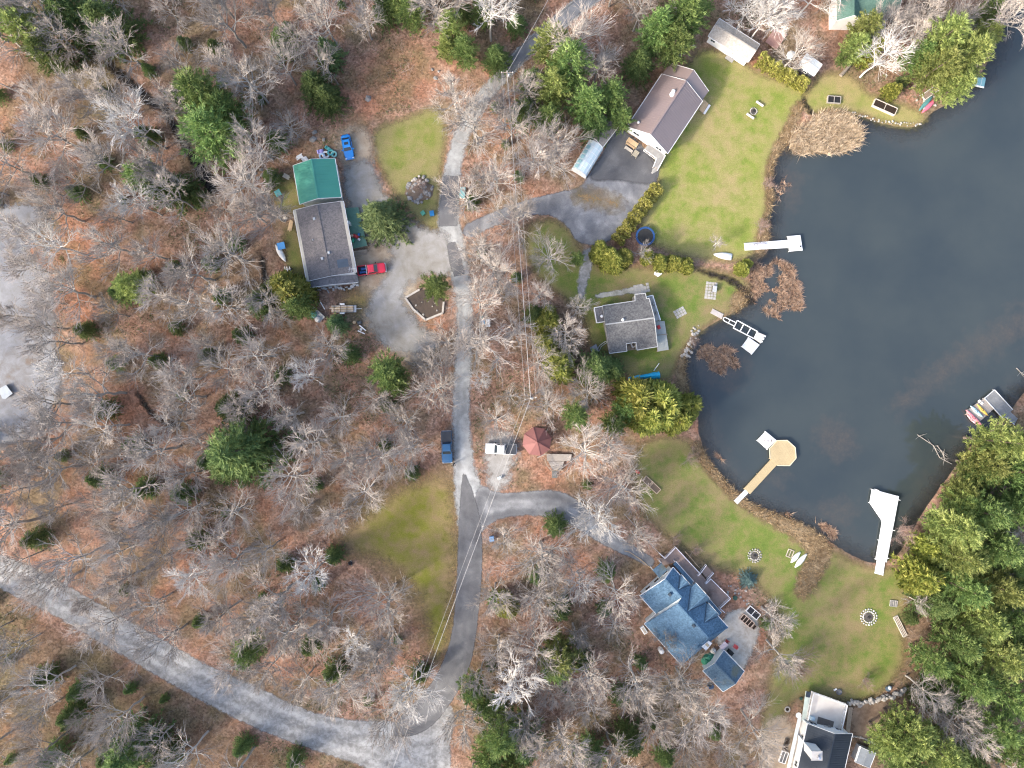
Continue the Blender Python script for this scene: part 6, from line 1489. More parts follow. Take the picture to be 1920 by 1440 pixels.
RAD = {'P': 3.0, 'Y': 3.0, 'S': 3.0, 'H': 3.0, 'C': 1.9, 'B': 3.0}
ASP = {'P': 3.6, 'Y': 3.4, 'S': 3.0, 'H': 2.9, 'C': 3.2, 'B': 1.6}
CNAME = {'P': 'pine_tree', 'Y': 'pine_tree', 'S': 'spruce_tree', 'H': 'hemlock_tree', 'C': 'cedar_tree', 'B': 'blue_spruce'}
EVR = {}
def evergreen(kind, px, py, rpx, label, group=None, h=None, cat='tree'):
    r = rpx / 10.0; h = h or min(17.0, max(1.4, r * ASP[kind])); p = P(px, py, h * .55)
    o = thing(CNAME[kind], label, cat, (p.x, p.y, 0), random.uniform(0, 6.28), group)
    c = obj('crown', random.choice(CON[kind]), None, o); t = obj('trunk', random.choice(CSTEM), None, o)
    EVR[o.name] = r
    s = r / RAD[kind] * 1.18; c.scale = (s, s * random.uniform(.9, 1.1), h / 10.0); t.scale = (s * .9 + .1, s * .9 + .1, h / 10.0)
    return o

def bare(seed, form):
    """bare tree 10 m high, crown radius about 3.6; form: spread / tall / bush / birch"""
    R_ = random.Random(seed); tr = MB(); tw = Soup()
    V3 = lambda: Vector((R_.gauss(0, 1), R_.gauss(0, 1), R_.gauss(0, 1)))
    def cone(p, q, r):
        d = (q - p); L = d.length
        if L < 1e-4: return
        a = d.orthogonal().normalized() * r; b = d.cross(a).normalized() * r
        k = [p + a, p - a * .5 + b * .87, p - a * .5 - b * .87]; t = R_.random()
        for i in range(3): tw.v += [k[i], k[(i + 1) % 3], q]; tw.t.append(t)
    def limb(p, d, L, r0, lev):
        n_ = 4; pts = [p]; dd = d.normalized()
        for i in range(n_):
            dd = (dd + V3() * .17 + Vector((0, 0, .07))).normalized(); pts.append(pts[-1] + dd * L / n_)
        for i in range(n_): tr.tube(pts[i], pts[i + 1], max(r0 * (1 - i / n_ * .72), .016), max(r0 * (1 - (i + 1) / n_ * .72), .012), 4 if lev else 5, False)
        kids = {0: 6, 1: 6}[lev] + R_.randint(-1, 1)
        for j in range(kids):
            t = (.25 + .75 * (j + R_.random()) / kids); i = min(int(t * n_), n_ - 1); q = pts[i].lerp(pts[i + 1], t * n_ - i)
            ax = (pts[i + 1] - pts[i]).normalized(); nd = (ax * R_.uniform(.8, 1.1) + ax.cross(V3()).normalized() * R_.uniform(.35, .75) + Vector((0, 0, .1)))
            if lev == 0: limb(q, nd, L * R_.uniform(.38, .62) * (1.15 - .4 * t), r0 * .55, 1)
            else: spray(q, nd, L * R_.uniform(.55, .95))
        spray(pts[-1], dd, L * .4)
    def spray(p, d, L):
        d = d.normalized(); L = max(L, .35); q = p + d * L; cone(p, q, .026)
        for j in range(2):
            t = .2 + .7 * R_.random(); o = p.lerp(q, t); e = (d + V3().normalized() * .5).normalized(); e2 = o + e * L * R_.uniform(.4, .75); cone(o, e2, .019)
            if R_.random() < .5: o2 = o.lerp(e2, R_.uniform(.3, .9)); cone(o2, o2 + (e + V3().normalized() * .55).normalized() * L * .35, .015)
    if form == 'bush':
        for k in range(13):
            a = 6.28 * k / 13 + R_.uniform(-.2, .2); limb(Vector((.2 * math.cos(a), .2 * math.sin(a), -.2)), Vector((math.cos(a) * R_.uniform(.25, 1.0), math.sin(a) * R_.uniform(.25, 1.0), 1.5)), R_.uniform(4.5, 6.5), .05, 0)
    else:
        H_ = 10.0; bend = Vector((R_.uniform(-.6, .6), R_.uniform(-.6, .6), 0)); N = 7; r0 = .17 if form != 'birch' else .13
        cp = [Vector((0, 0, -.5))] + [bend * (i / N) ** 2 + Vector((R_.uniform(-.12, .12), R_.uniform(-.12, .12), H_ * .86 * i / N)) for i in range(1, N + 1)]
        for i in range(N): tr.tube(cp[i], cp[i + 1], r0 * (1 - .82 * i / N), r0 * (1 - .82 * (i + 1) / N), 7, False)
        nl = {'spread': 13, 'tall': 14, 'birch': 11}[form]; lo = {'spread': .34, 'tall': .42, 'birch': .45}[form]
        for k in range(nl):
            t = lo + (1 - lo) * (k + R_.random() * .7) / nl; i = min(int(t * N), N - 1); q = cp[i].lerp(cp[i + 1], t * N - i); a = k * 2.4 + R_.uniform(-.4, .4)
            out = {'spread': 1.0, 'tall': .62, 'birch': .7}[form]
            L = (3.9 if form == 'spread' else 3.3) * (1.12 - .62 * (t - lo) / (1 - lo)) * R_.uniform(.8, 1.15)
            limb(q, Vector((math.cos(a) * out, math.sin(a) * out, R_.uniform(.45, .95))), L, .088 * (1.15 - t * .6), 0)
        limb(cp[-1], Vector((R_.uniform(-.2, .2), R_.uniform(-.2, .2), 1)), 1.8, .03, 0)
    tm = tr.mesh('branches'); tm.materials.append(BIRCH if form == 'birch' else BARK)
    wm = tri_mesh('twigs', np.array([tuple(x) for x in tw.v]), tw.t, BIRCH if form == 'birch' else (RTWIG if form == 'bush' else TWIG))
    a = np.array([tuple(x) for x in tw.v]); rad_ = float(np.percentile(np.hypot(a[:, 0], a[:, 1]), 96))
    return tm, wm, rad_
BARE = {'spread': [bare(11 + i, 'spread') for i in range(5)], 'tall': [bare(31 + i, 'tall') for i in range(4)], 'birch': [bare(51 + i, 'birch') for i in range(2)], 'bush': [bare(71 + i, 'bush') for i in range(2)]}
BW = []      # white-barked copies of spreading trees
for tm, wm, q_ in BARE['spread'][:2]:
    a, b = tm.copy(), wm.copy(); a.materials.clear(); a.materials.append(BIRCH); b.materials.clear(); b.materials.append(TWIG); BW.append((a, b, q_))
BARE['white'] = BW
def hardwood(form, px, py, rpx, label, group=None, h=None, cat='tree'):
    r = rpx / 10.0; h = h or min(16.0, r * (2.4 if form != 'bush' else 1.0)); p = P(px, py, h * (.68 if form != 'bush' else .5))
    nm_ = {'bush': 'bare_shrub', 'birch': 'birch_tree', 'white': 'bare_tree'}.get(form, 'bare_tree')
    o = thing(nm_, label, cat if form != 'bush' else 'shrub', (p.x, p.y, 0), random.uniform(0, 6.28), group)
    tm, wm, rb_ = random.choice(BARE[form]); t = obj('trunk', tm, None, o); c = obj('crown', wm, None, o)
    s = r / rb_; zs = h / (10.0 if form != 'bush' else 5.5)
    for q in (t, c): q.scale = (s, s, zs)
    return o

LM = [(600, 335, 'the green roofed garage'), (610, 450, 'the long grey bungalow'), (697, 505, 'the red pickup'), (652, 275, 'the bright blue car'), (800, 570, 'the triangular timber planter'), (760, 300, 'the patchy lawn by the lane'),
      (50, 620, 'the blue gravel clearing'), (30, 60, 'the top left corner'), (270, 180, 'the dark creek'), (160, 330, 'the creek, on its left side'), (440, 120, 'the leafy slope right of the creek'), (700, 100, 'the orange leafy slope above the lawn'), (150, 1160, 'the gravel road at far left'), (330, 1235, 'the gravel road bend'), (560, 1300, 'the gravel road near the junction'),
      (120, 1380, 'the lower left corner'), (420, 1400, 'the bottom edge below the gravel road'), (445, 845, 'the big round dark hemlock'), (740, 980, 'the mossy yellow lawn'), (720, 1200, 'the road junction'), (838, 838, 'the blue pickup'), (870, 690, 'the pale middle stretch of lane'), (1007, 828, 'the red gazebo'), (940, 841, 'the white pickup'),
      (960, 500, 'the power line above the lane'), (1000, 330, 'the curved paved drive'), (950, 130, 'the upper lane'), (1100, 40, 'the lane at the top edge'), (1080, 170, 'the pines behind the greenhouse'), (1240, 220, 'the brown roofed house'), (1370, 80, 'the long white shed'), (1480, 60, 'the white birches at the top'), (1620, 30, 'the green roofed house'), (1780, 110, 'the upper right shore'),
      (1180, 610, 'the grey cottage'), (1230, 760, 'the yellow cedar clump'), (1060, 960, 'the curved asphalt drive'), (1000, 1060, 'the leafy slope inside the drive curve'), (960, 1180, 'the asphalt road, on its right'), (1290, 1150, 'the blue roofed house'), (1360, 1260, 'the small blue shed'), (1050, 1220, 'the lone yellowish pine'), (940, 1370, 'the bright pines at the bottom'), (1150, 1360, 'the bottom centre woods'), (1300, 1380, 'the bottom woods below the blue shed'),
      (1550, 1400, 'the charcoal roofed house'), (1629, 1157, 'the large whitish fire pit'), (1800, 960, 'the conifers by the white dock'), (1830, 1150, 'the dense conifers at right'), (1780, 1350, 'the conifers at the lower right corner'), (250, 540, 'the yellowish pine left of the bungalow'), (300, 700, 'the leafy woods left of the lane'), (150, 930, 'the left woods above the gravel road'), (560, 760, 'the woods south of the bungalow'), (640, 900, 'the woods left of the blue pickup'), (350, 1030, 'the woods above the gravel road'), (560, 1120, 'the big bare trees by the mossy lawn')]
PEND = []
def near(px, py): return min(LM, key=lambda l: (l[0] - px) ** 2 + (l[1] - py) ** 2)
def say(o, what, px, py): PEND.append((o, what, px, py))
def settle():
    """label the woods: kind, side of the nearest landmark, and rank by distance where that is not enough"""
    side = ['right of', 'upper right of', 'above', 'upper left of', 'left of', 'lower left of', 'below', 'lower right of']
    grp = {}
    for o, what, px, py in PEND:
        l = near(px, py); d = math.hypot(px - l[0], py - l[1]); a = math.atan2(l[1] - py, px - l[0])
        grp.setdefault('%s %s %s' % (what, side[int(round(a / (PI / 4))) % 8], l[2]), []).append((d, o))
    rank = ['nearest', 'second nearest', 'third nearest', 'fourth nearest', 'fifth nearest', 'sixth nearest', 'seventh nearest', 'eighth nearest']
    for t, lst in grp.items():
        lst.sort(key=lambda q: q[0])
        for k, (d, o) in enumerate(lst): o['label'] = t if len(lst) == 1 else t + ', ' + rank[min(k, 7)]
        if len(t.split()) > 14: print('LONG', t)

# hand-placed evergreens: kind, px, py, radius px
EV = [('Y',60,65,42),('P',92,105,32),('H',130,25,46),('H',200,45,44),('P',25,20,35),('P',385,185,50),('P',405,255,58),('H',345,200,24),('P',430,215,40),('H',590,160,32),('H',612,182,28),('H',530,75,26),('S',612,92,28),('Y',745,8,26),('P',772,28,30),('Y',845,55,30),('Y',838,92,24),('P',872,98,28),
 ('P',905,28,26),('H',930,105,26),('H',720,12,26),('P',275,335,36),('H',325,352,34),('P',300,362,30),('C',545,540,36),('P',562,575,30),('C',520,535,24),('S',626,607,21),('P',728,700,36),('P',742,718,30),('Y',255,538,34),('H',222,548,20),('H',430,765,30),('H',445,845,66),('H',430,870,45),('H',585,910,14),
 ('P',470,1212,33),('H',482,568,24),('H',500,548,20),('S',712,405,43),('P',818,538,29),('Y',1035,88,38),('P',1068,128,44),('Y',1038,168,38),('P',1100,200,38),('P',1145,185,34),('H',1120,235,28),('P',1028,225,30),('H',985,205,28),('H',1000,150,26),('P',1230,62,38),('P',1282,38,44),('P',1262,88,36),('P',1305,18,30),('H',1200,118,28),('P',1165,225,24),
 ('C',1045,685,28),('H',1120,690,32),('H',1150,692,22),('P',1080,780,28),('C',1030,600,24),('C',1022,645,20),('P',1150,795,26),('P',1176,768,28),('C',1205,755,40),('C',1250,748,40),('C',1292,762,27),('C',1228,785,38),('C',1268,790,28),('P',1182,738,22),('H',1003,590,20),('P',1082,485,16),
 ('C',1130,470,18),('C',1145,487,21),('C',1168,482,18),('C',1218,480,14),('C',1242,490,15),('C',1262,494,15),('C',1288,494,15),('C',1393,505,13),('C',1402,494,9),
 ('Y',1618,58,32),('Y',1600,92,28),('C',1632,96,22),('P',1585,108,18),('Y',1760,78,44),('Y',1802,112,44),('Y',1752,132,40),('Y',1838,75,30),('Y',1788,165,32),('P',1718,108,28),('C',1676,166,14),('S',1697,150,13),('P',1852,25,24),
 ('Y',1872,828,48),('Y',1842,872,38),('P',1902,882,44),('Y',1800,918,28),('Y',1782,988,44),('P',1832,958,42),('P',1884,955,42),('P',1852,1022,44),('Y',1792,1042,42),('P',1902,1040,40),('C',1738,1080,34),('P',1800,1100,40),('Y',1862,1098,44),('H',1760,1132,34),('Y',1832,1160,42),('P',1902,1160,40),('P',1790,1200,38),('Y',1862,1222,44),('P',1742,1235,32),('P',1812,1272,40),('P',1882,1300,44),('H',1772,1310,30),('P',1852,1352,42),
 ('Y',1700,1368,42),('Y',1752,1402,44),('Y',1665,1388,36),('P',1692,1422,38),('P',1902,1402,40),('H',1930,1100,40),('P',1935,930,40),('P',1930,1230,40),('H',1820,1440,40),
 ('P',885,1288,28),('P',908,1315,26),('P',938,1368,42),('H',982,1398,38),('P',918,1418,34),('Y',1050,1222,40),('P',1042,1245,34),('C',945,1142,22),('H',1110,1420,28),('H',1182,1392,30),('P',965,1430,34),('H',132,1340,26),('H',92,1422,24),('H',240,1410,44),('H',300,1425,30),('Y',1797,938,30),('P',1772,985,28),('C',1747,1032,24),('P',1832,885,30),('Y',1870,838,28)]
EVL = {'P': 'green pine', 'Y': 'pale yellowish pine', 'S': 'dense green spruce', 'H': 'dark green hemlock', 'C': 'yellowish cedar'}
SPEC = {(712,405): 'big dense conical spruce beside the green deck of the bungalow', (445,845): 'biggest round dark green hemlock in the left woods', (818,538): 'green pine growing in the triangular timber planter', (1050,1222): 'lone yellowish pine left of the blue roofed house', (1676,166): 'small bright yellow cedar behind the long bleached raised bed', (728,700): 'round bright pine left of the lane below gravel parking',
        (1393,505): 'bright yellow-green cedar bush beside the creek mouth', (626,607): 'small bright green spruce by the loaded lumber trailer', (470,1212): 'bright green pine above the gravel road', (1738,1080): 'bright green cedar at the right edge of the lower lawn', (255,538): 'yellowish pine standing alone left of the bungalow', (585,910): 'tiny dark hemlock left of the mossy lawn', (885,1288): 'bright green pine overhanging the asphalt road bend', (1292,762): 'most lakeward yellow cedar of the clump'}
for kind, x, y, r_ in EV:
    sz = 'large ' if r_ >= 42 else 'small ' if r_ < 22 else ''
    o = evergreen(kind, x, y, r_, SPEC.get((x, y), 'evergreen'), 'evergreen trees')
    if (x, y) not in SPEC: say(o, sz + EVL[kind], x, y)
evergreen('B', 1404, 1088, 17, 'blue-grey dwarf spruce on the lawn by the lakeside deck', h=2.2, cat='shrub')

# hedges
def hedge(label, a, b, wdt, h, seed):
    global rng
    rng = np.random.default_rng(seed); s = Soup(); pa, pb = P(*a, h * .7), P(*b, h * .7); d = np.array(pb - pa)[:2]; L = np.linalg.norm(d); d /= L; nrm = np.array([-d[1], d[0]])
    r = thing('hedge', label, 'hedge', ((pa.x + pb.x) / 2, (pa.y + pb.y) / 2, 0)); o = np.array([r.location.x, r.location.y])
    for _ in range(int(L * wdt * h * 26)):
        u = rng.random() * L; t = rng.random(); a_ = rng.uniform(0, PI); hl = h * (.85 + .18 * math.sin(u * 2.1) + .1 * math.sin(u * 5.3))
        q = wdt / 2 * math.cos(a_) * (1 - t * .25) * (.9 + .15 * math.sin(u * 3.7)); z = hl * (max(math.sin(a_), .05) ** .5) * rng.uniform(.55, 1.0)
        p = np.array(pa)[:2] + d * u + nrm * q - o
        s.clump(np.array([p[0], p[1], z]), np.array([nrm[0] * q, nrm[1] * q, .8]), .32, .15, 5, .5, rng.random())
    obj('foliage', tri_mesh('foliage', np.array(s.v), s.t, FM['N']), None, r)
    m = MB()
    for k in range(int(L / 1.0)): q = np.array(pa)[:2] + d * (k + .5); m.tube((q[0], q[1], -.2), (q[0], q[1], h * .7), .06, .03, 5)
    m.build('stem', DARKB, r)
hedge('tall clipped yellow-green cedar hedge along the paved yard', (1236, 348), (1156, 453), 2.6, 2.6, 5)
hedge('yellow cedar hedge between the bright lawn and the small sheds', (1424, 106), (1516, 160), 2.9, 2.6, 6)

# hand-placed bare trees
HB = [('white',882,650,34,'white-barked bare tree arching over the pale lane'),('birch',905,715,26,'thin white birch standing just right of the pale lane'),('white',528,595,30,'dead white branching tree below the trailers'),('white',957,742,26,'small bright white bare tree left of the utility pole'),('white',990,1372,36,'bright white bare tree over the bottom pines'),('white',1725,1130,28,'white bare tree at the right lawn edge by the timber rack'),
      ('birch',1655,108,46,'leaning white birch with two stems near the upper right shore'),('birch',1432,38,44,'white birch with drooping twigs behind the long white shed'),('birch',1402,20,36,'white birch at the top edge behind the long shed'),('birch',1470,25,36,'white birch between the long shed and green roofed house'),('spread',722,1128,62,'large spreading pale bare tree above the road junction'),('spread',345,745,50,'spreading pale bare tree in the left woods near the lane side'),
      ('white',432,815,34,'white bare tree overlapping the big dark hemlock'),('white',1206,472,24,'pale bare tree among the cedar bushes north of cottage'),('white',1345,455,18,'small bare tree by the overturned rowboat'),('spread',1100,845,58,'large grey bare tree right of the red gazebo'),('spread',810,680,40,'pale bare tree between the round pine and the lane'),('spread',690,860,42,'pale grey bare tree left of the blue pickup'),('spread',765,842,42,'spreading grey bare tree just left of the blue pickup'),
      ('bush',1495,1240,38,'dense round grey shrub on the lower lawn above the terrace'),('bush',1150,915,44,'brown grey thicket between the drive and the narrow garden bed'),('bush',1293,862,24,'low bare shrub on the lawn below the cedar clump'),('spread',1290,1290,52,'large pale bare tree below the blue roofed house'),('tall',505,395,46,'pinkish bare tree left of the bungalow roof'),('spread',370,270,44,'grey bare tree beside the dark creek and big pine'),('white',1070,1310,30,'white bare trunk in the bottom woods left of centre'),('white',1210,1300,34,'white dead bare tree below the blue house'),
      ('spread',545,1180,62,'large grey bare tree over the pine above the gravel road'),('spread',700,1230,46,'bare tree directly above the gravel road junction'),('spread',230,1030,56,'wide pale bare tree above the gravel road at left'),('tall',900,480,40,'bare grey thicket tree right of the lane below the drive mouth'),('tall',930,540,38,'grey bare tree under the power line right of lane'),('tall',1000,290,44,'grey bare tree beside the curved drive'),('tall',1040,300,40,'grey bare tree left of the greenhouse'),('bush',960,420,26,'low pinkish shrub by the drive mouth'),('tall',910,330,34,'pale bare tree on the right verge by the tall white box'),
      ('tall',850,180,40,'pale bare tree left of the upper lane bend'),('tall',935,195,40,'pale bare tree right of the upper lane bend'),('spread',1030,480,40,'bare tree left of the cedar bushes'),('spread',1062,625,40,'grey bare tree west of the grey cottage'),('spread',1085,575,30,'hazy bare tree beside the west wing of cottage'),('spread',1020,730,30,'pinkish bare tree right of the utility pole'),('white',1110,810,20,'short white broken tree right of the green pines'),('tall',1720,60,40,'pale grey bare tree by the leaning birch at the shore'),('tall',1690,30,36,'bare grey tree by the green roofed house'),('white',1880,15,30,'white bare tree leaning out over the lake at the top'),
      ('spread',1250,1200,28,'thin bare tree overhanging the west slope of blue roof'),('bush',1690,1000,28,'grey brown shrub at the shore right of the white dock'),('bush',1710,1030,24,'brown shrub beside the ramp of the white dock'),('tall',1880,1080,26,'grey dead tree among the conifers at right'),('white',1880,1160,20,'pale dead branches among the dense conifers'),('white',1850,940,20,'pale dead branches near shore conifers'),('spread',1790,1330,48,'large grey bare tree before the lower right conifers'),('bush',1305,1030,16,'low brown shrub beside the lakeside deck'),('bush',1330,1110,15,'reddish shrub below the brown deck rail'),
      ('bush',1265,1010,18,'brown shrub above the corner of the lakeside deck'),('bush',1437,1145,18,'brown shrub right of the planter boxes'),('bush',1622,1280,20,'round russet shrub above the stone wall'),('bush',1440,345,16,'tan shrub on the bank of the bright lawn'),('bush',1428,425,18,'brown shrub at the root of the T-shaped dock'),('bush',1300,640,14,'small shrub on the stones by the cottage shore'),('bush',788,352,16,'dry brown plants growing on the boulder mound by the lane'),('tall',45,500,44,'hazy bare tree rising from the upper gravel clearing'),('spread',70,610,48,'wide bare tree over the right rim of gravel clearing'),('tall',90,760,46,'bare tree over the lower rim of gravel clearing'),('spread',60,860,52,'dense bare tree just below the gravel clearing'),('tall',20,590,36,'slender bare tree in the middle of gravel clearing')]
for f_, x, y, r_, lab in HB: hardwood(f_, x, y, r_ * (1.08 if r_ >= 36 else .92), lab, 'bare trees and shrubs')

# the rest of the hardwoods fill the woods
random.seed(21)
HOUSES = [world_poly(p, 0) for p in ([(545, 290), (650, 290), (690, 470), (680, 550), (570, 550)], [(1170, 110), (1340, 120), (1330, 220), (1240, 325), (1060, 340), (1090, 240)], [(1320, 30), (1440, 70), (1400, 130), (1320, 90)], [(1555, -20), (1690, -20), (1690, 60), (1555, 60)], [(1490, 90), (1550, 110), (1530, 150), (1490, 130)],
    [(1105, 540), (1260, 540), (1260, 670), (1105, 670)], [(1190, 1020), (1290, 1010), (1400, 1130), (1430, 1240), (1400, 1290), (1350, 1300), (1190, 1180)], [(1430, 1290), (1610, 1290), (1660, 1400), (1660, 1500), (1430, 1500)], [(975, 795), (1080, 795), (1080, 900), (975, 900)])]
NOFILL = [world_poly(p, 0) for p in ([(760, 60), (900, 100), (900, 200), (780, 215), (640, 260), (640, 130)], [(1240, 80), (1330, 80), (1330, 150), (1240, 130)], [(1440, 300), (1440, 700), (1290, 700), (1290, 640), (1400, 480)], [(1690, 140), (1860, 140), (1860, 260), (1690, 260)], [(1660, 960), (1730, 960), (1730, 1080), (1660, 1080)], [(800, 770), (860, 770), (860, 910), (800, 910)], [(740, 500), (860, 500), (860, 620), (740, 620)], [(880, 205), (1075, 70), (1130, 20), (1090, -30), (990, 60), (870, 165)], [(575, 540), (700, 540), (700, 640), (575, 640)], [(1200, 985), (1260, 985), (1260, 1060), (1200, 1060)], [(1150, 340), (1260, 330), (1330, 500), (1100, 510)], [(1090, 530), (1130, 530), (1130, 680), (1090, 680)], [(620, 230), (700, 230), (700, 320), (620, 320)])]
cand = np.stack([rng.uniform(-104, 104, 14000), rng.uniform(-80, 80, 14000)], 1)
ok = flat_d(cand, 3.0) < -1.3
for hp in HOUSES + NOFILL: ok &= near_sdf(cand, hp, 2.0) < -1.2
ok &= near_sdf(cand, LAKE, 3.0) < -2.5
for nme_, poly_, z_, key_ in SHEETS:
    if nme_ == 'gravel_road': ok &= near_sdf(cand, poly_, 5.0) < -2.6
cand = cand[ok]; taken = []; nfill = 0
evb = []
for o in COL.objects:
    if o.parent is None and 'category' in o and o['category'] == 'tree': evb.append((o.location.x, o.location.y, max(2.2, EVR.get(o.name, 0) * .9)))
for x, y in cand:
    px, py = 960 + x * 10, 720 - y * 10
    if px > 1700 and py > 780 and random.random() < .8: continue
    k = 5.6 if px < 860 else 5.8
    if any((x - a) ** 2 + (y - b) ** 2 < k * k for a, b in taken) or any((x - a) ** 2 + (y - b) ** 2 < c * c for a, b, c in evb): continue
    taken.append((x, y)); nfill += 1
    f_ = random.choices(['spread', 'tall', 'white', 'birch'], [.55, .36, .03, .06])[0]; r_ = random.uniform(34, 60)
    h = min(15, r_ / 10 * (2.5 if f_ == 'spread' else 2.9)); b = Vector((x, y, 0)); kk = H / (H - h * .68); 
    o = hardwood(f_, 960 + x * 10 * kk, 720 - y * 10 * kk, r_, 'bare tree', 'bare trees filling the woods', h)
    say(o, {'spread': 'spreading bare tree', 'tall': 'slender bare tree', 'white': 'white-barked bare tree', 'birch': 'thin white birch'}[f_], 960 + x * 10 * kk, 720 - y * 10 * kk)
    if nfill >= 300: break
print('filled', nfill)
# young hemlocks in the understorey
k2 = 0; yt = []
for x, y in cand[::-1]:
    px, py = 960 + x * 10, 720 - y * 10
    if px > 1000 and py < 900: continue
    if any((x - a) ** 2 + (y - b) ** 2 < 36 for a, b in yt): continue
    yt.append((x, y)); k2 += 1; o = evergreen('H', px, py, random.uniform(7, 21), 'young hemlock', 'young hemlocks under the bare trees', cat='sapling'); say(o, 'young soft hemlock', px, py)
    if k2 >= 150: break
settle()
# ---------------------------------------------------------------- uncountable cover
def tinted(name, stops, rough=.85):
    n = NT(name); co = n.pos(); f = n.math('ADD', n.math('MULTIPLY', n.attr('tint'), .6), n.math('MULTIPLY', n.noise(co, .5, 3), .4))
    return n.fin(n.ramp(f, stops), rough, .1)
def inside(poly, N, g):
    lo, hi = poly.min(0), poly.max(0); out = np.zeros((0, 2))
    while len(out) < N:
        c = g.uniform(lo, hi, (N * 2, 2)); out = np.concatenate([out, c[in_poly(c, poly)]])
    return out[:N]
def blades(pts, z, h, wdt, lean, g, fan=None):
    """upright thin triangles from base points"""
    n_ = len(pts); base = np.concatenate([pts, np.full((n_, 1), z)], 1) if np.isscalar(z) else np.concatenate([pts, z[:, None]], 1)
    a = g.uniform(0, 6.28, n_); side = np.stack([np.cos(a), np.sin(a), np.zeros(n_)], 1) * (wdt / 2) * g.uniform(.6, 1.3, (n_, 1))
    tip = base + np.concatenate([g.normal(0, lean, (n_, 2)), g.uniform(.5, 1.0, (n_, 1))], 1) * h
    if fan is not None: tip[:, :2] += fan
    return np.stack([base - side, base + side, tip], 1).reshape(-1, 3)
g = np.random.default_rng(3)
REED = tinted('dry_reeds', [(.25, (.36, .26, .16)), (.5, (.58, .46, .33)), (.8, (.74, .63, .49))])
p_ = world_poly([(1478, 262), (1490, 240), (1520, 226), (1545, 208), (1580, 206), (1602, 226), (1618, 245), (1618, 262), (1600, 282), (1560, 290), (1520, 286), (1500, 293), (1482, 286)], 2)
q = inside(p_, 9000, g); ctr = inside(p_, 130, g); near_c = ctr[np.argmin(((q[:, None] - ctr[None]) ** 2).sum(2), 1)]; fan = (q - near_c) * .9; q = q * .5 + near_c * .5
V_ = blades(q, -.4, 1.8, .12, .32, g, fan)
tag(obj('reeds', tri_mesh('reeds', V_, np.repeat(g.random(len(q) // 1), 1), REED)), 'dense tan dry reeds at the head of the bay', 'reeds', kind='stuff')
WATERW = tinted('russet_water_weed', [(.2, (.19, .115, .08)), (.5, (.34, .225, .155)), (.8, (.52, .39, .29))])
vs = []
for poly, N in (([(1398, 500), (1430, 482), (1470, 488), (1498, 505), (1502, 540), (1508, 575), (1495, 600), (1460, 600), (1430, 585), (1405, 560)], 6500), ([(1300, 655), (1340, 640), (1385, 655), (1400, 680), (1360, 705), (1320, 700)], 2600), ([(1330, 838), (1345, 850), (1390, 905), (1380, 908)], 300), ([(1440, 955), (1500, 968), (1560, 985), (1590, 1020), (1540, 1005), (1490, 985)], 2200), ([(1690, 985), (1730, 960), (1740, 985), (1700, 1020)], 1200), ([(1450, 318), (1490, 325), (1485, 380), (1455, 385)], 260)):
    wpz = world_poly(poly, 2); q = inside(wpz, N * 2, g); q = q[vnoise(q[:, 0], q[:, 1], 2.6, 31) + .6 * vnoise(q[:, 0], q[:, 1], 1.1, 32) + .10 * np.clip(sdf(q, wpz), 0, 2.5) > .12]; ctr = inside(wpz, max(8, N // 45), g); cn = ctr[np.argmin(((q[:, None] - ctr[None]) ** 2).sum(2), 1)]; fan = (q - cn) * .7; q = q * .45 + cn * .55
    vs.append(blades(q, -.32, .6, .11, .6, g, fan))
V_ = np.concatenate(vs); tag(obj('water_weed', tri_mesh('water_weed', V_, g.random(len(V_) // 3), WATERW)), 'russet emergent weed in the shallow water of the bay', 'weed', kind='stuff')
DRYG = tinted('dry_shore_grass', [(.2, (.13, .085, .05)), (.5, (.27, .19, .105)), (.8, (.46, .36, .23))])
vs = []
for nme, poly, z, key in SHEETS:
    if key != 'bank': continue
    N = int(abs(sum(poly[i - 1][0] * poly[i][1] - poly[i][0] * poly[i - 1][1] for i in range(len(poly)))) / 2 * 26); q = inside(poly, N, g); q = q[near_sdf(q, LAKE, 2.0) < .3]; vs.append(blades(q, -.1, .85, .09, .6, g))
V_ = np.concatenate(vs); tag(obj('shore_grass', tri_mesh('shore_grass', V_, g.random(len(V_) // 3), DRYG)), 'dry brown grass fringing the lake shore', 'grass', kind='stuff')
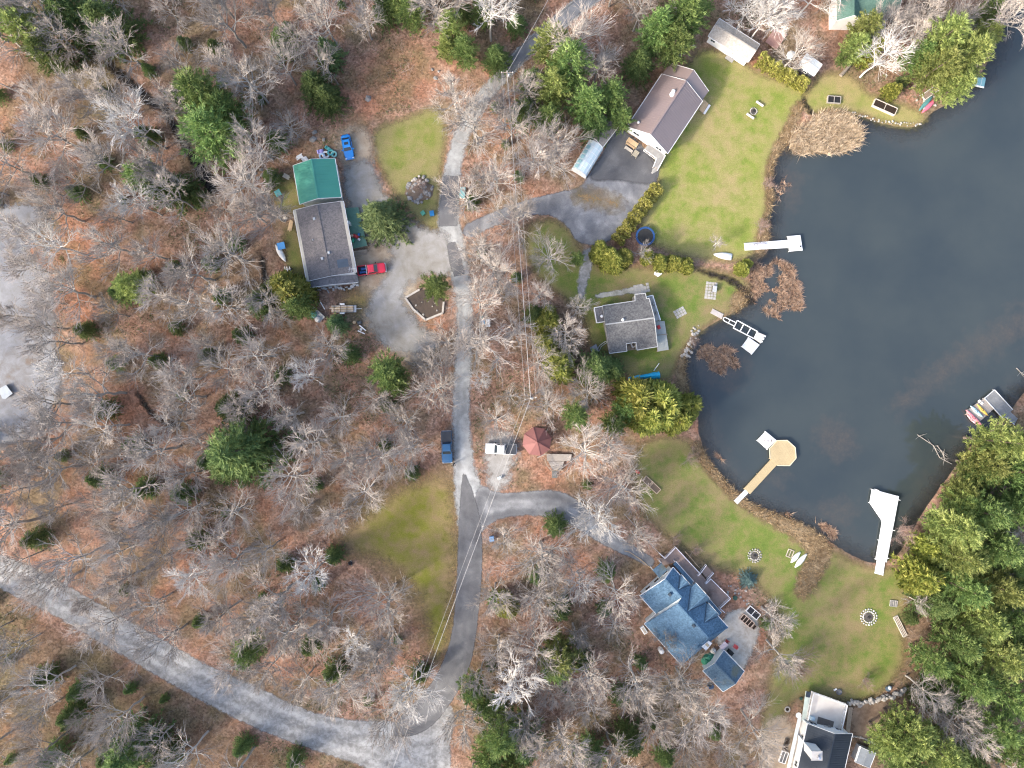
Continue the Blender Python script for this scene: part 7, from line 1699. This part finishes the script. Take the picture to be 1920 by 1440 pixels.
# undergrowth: thin brush and fallen twigs over the forest floor
UND = tinted('brush', [(.2, (.15, .105, .082)), (.5, (.26, .20, .17)), (.8, (.38, .325, .29))])
q = np.stack([g.uniform(-100, 100, 150000), g.uniform(-76, 76, 150000)], 1)
dens = vnoise(q[:, 0], q[:, 1], 7, 9) + .5
ok = (g.random(len(q)) < dens * .9) & (near_sdf(q, LAKE, 3.0) < -1.5); q = q[ok]
q = q[flat_d(q, 2.0) < -.5]
for hp in HOUSES: q = q[near_sdf(q, hp, 2.0) < -.3]
V_ = blades(q, -.05, 1.5, .04, .5, g); V2 = blades(q[::2] + g.normal(0, .5, (len(q[::2]), 2)), .06, .5, .045, 1.4, g)
V_ = np.concatenate([V_, V2]); tag(obj('undergrowth', tri_mesh('undergrowth', V_, g.random(len(V_) // 3), UND)), 'thin bare brush and fallen twigs over the leaf litter', 'undergrowth', kind='stuff')
# low green plants and moss tufts in the wet spots of the woods
GRN = tinted('forest_greens', [(.2, (.045, .068, .026)), (.5, (.085, .11, .045)), (.8, (.14, .155, .07))])
dens = vnoise(q[:, 0], q[:, 1], 14, 17); q2 = q[dens > .06]; q2 = np.repeat(q2, 2, 0) + g.normal(0, .3, (len(q2) * 2, 2))
V_ = blades(q2, -.03, .45, .14, .8, g); tag(obj('ground_plants', tri_mesh('ground_plants', V_, g.random(len(V_) // 3), GRN)), 'low green plants scattered through the damp woods', 'plants', kind='stuff')
# driftwood in the shallows by the right conifers
for lab, pts in (('bleached drowned branches off the conifer shore', [(1720, 815), (1750, 835), (1762, 858), (1785, 870)]), ('pale drowned branch tip right of the other drowned branches', [(1757, 835), (1768, 850), (1772, 865)]), ('tan drowned log at right edge of the lake', [(1906, 690), (1914, 698), (1924, 706)])):
    m = MB(); pp = [P(x, y, -.15) for x, y in pts]
    for a, b in zip(pp[:-1], pp[1:]):
        m.tube(a, b, .09, .06, 6)
        for k in range(3): c = a.lerp(b, random.random()); m.tube(c, c + Vector((random.uniform(-1.4, 1.4), random.uniform(-1.2, 1.2), random.uniform(.05, .5))), .045, .015, 4)
    m.solo('driftwood', M('grey_driftwood', (.34, .32, .29), (.22, .2, .18), 3), lab, 'driftwood')
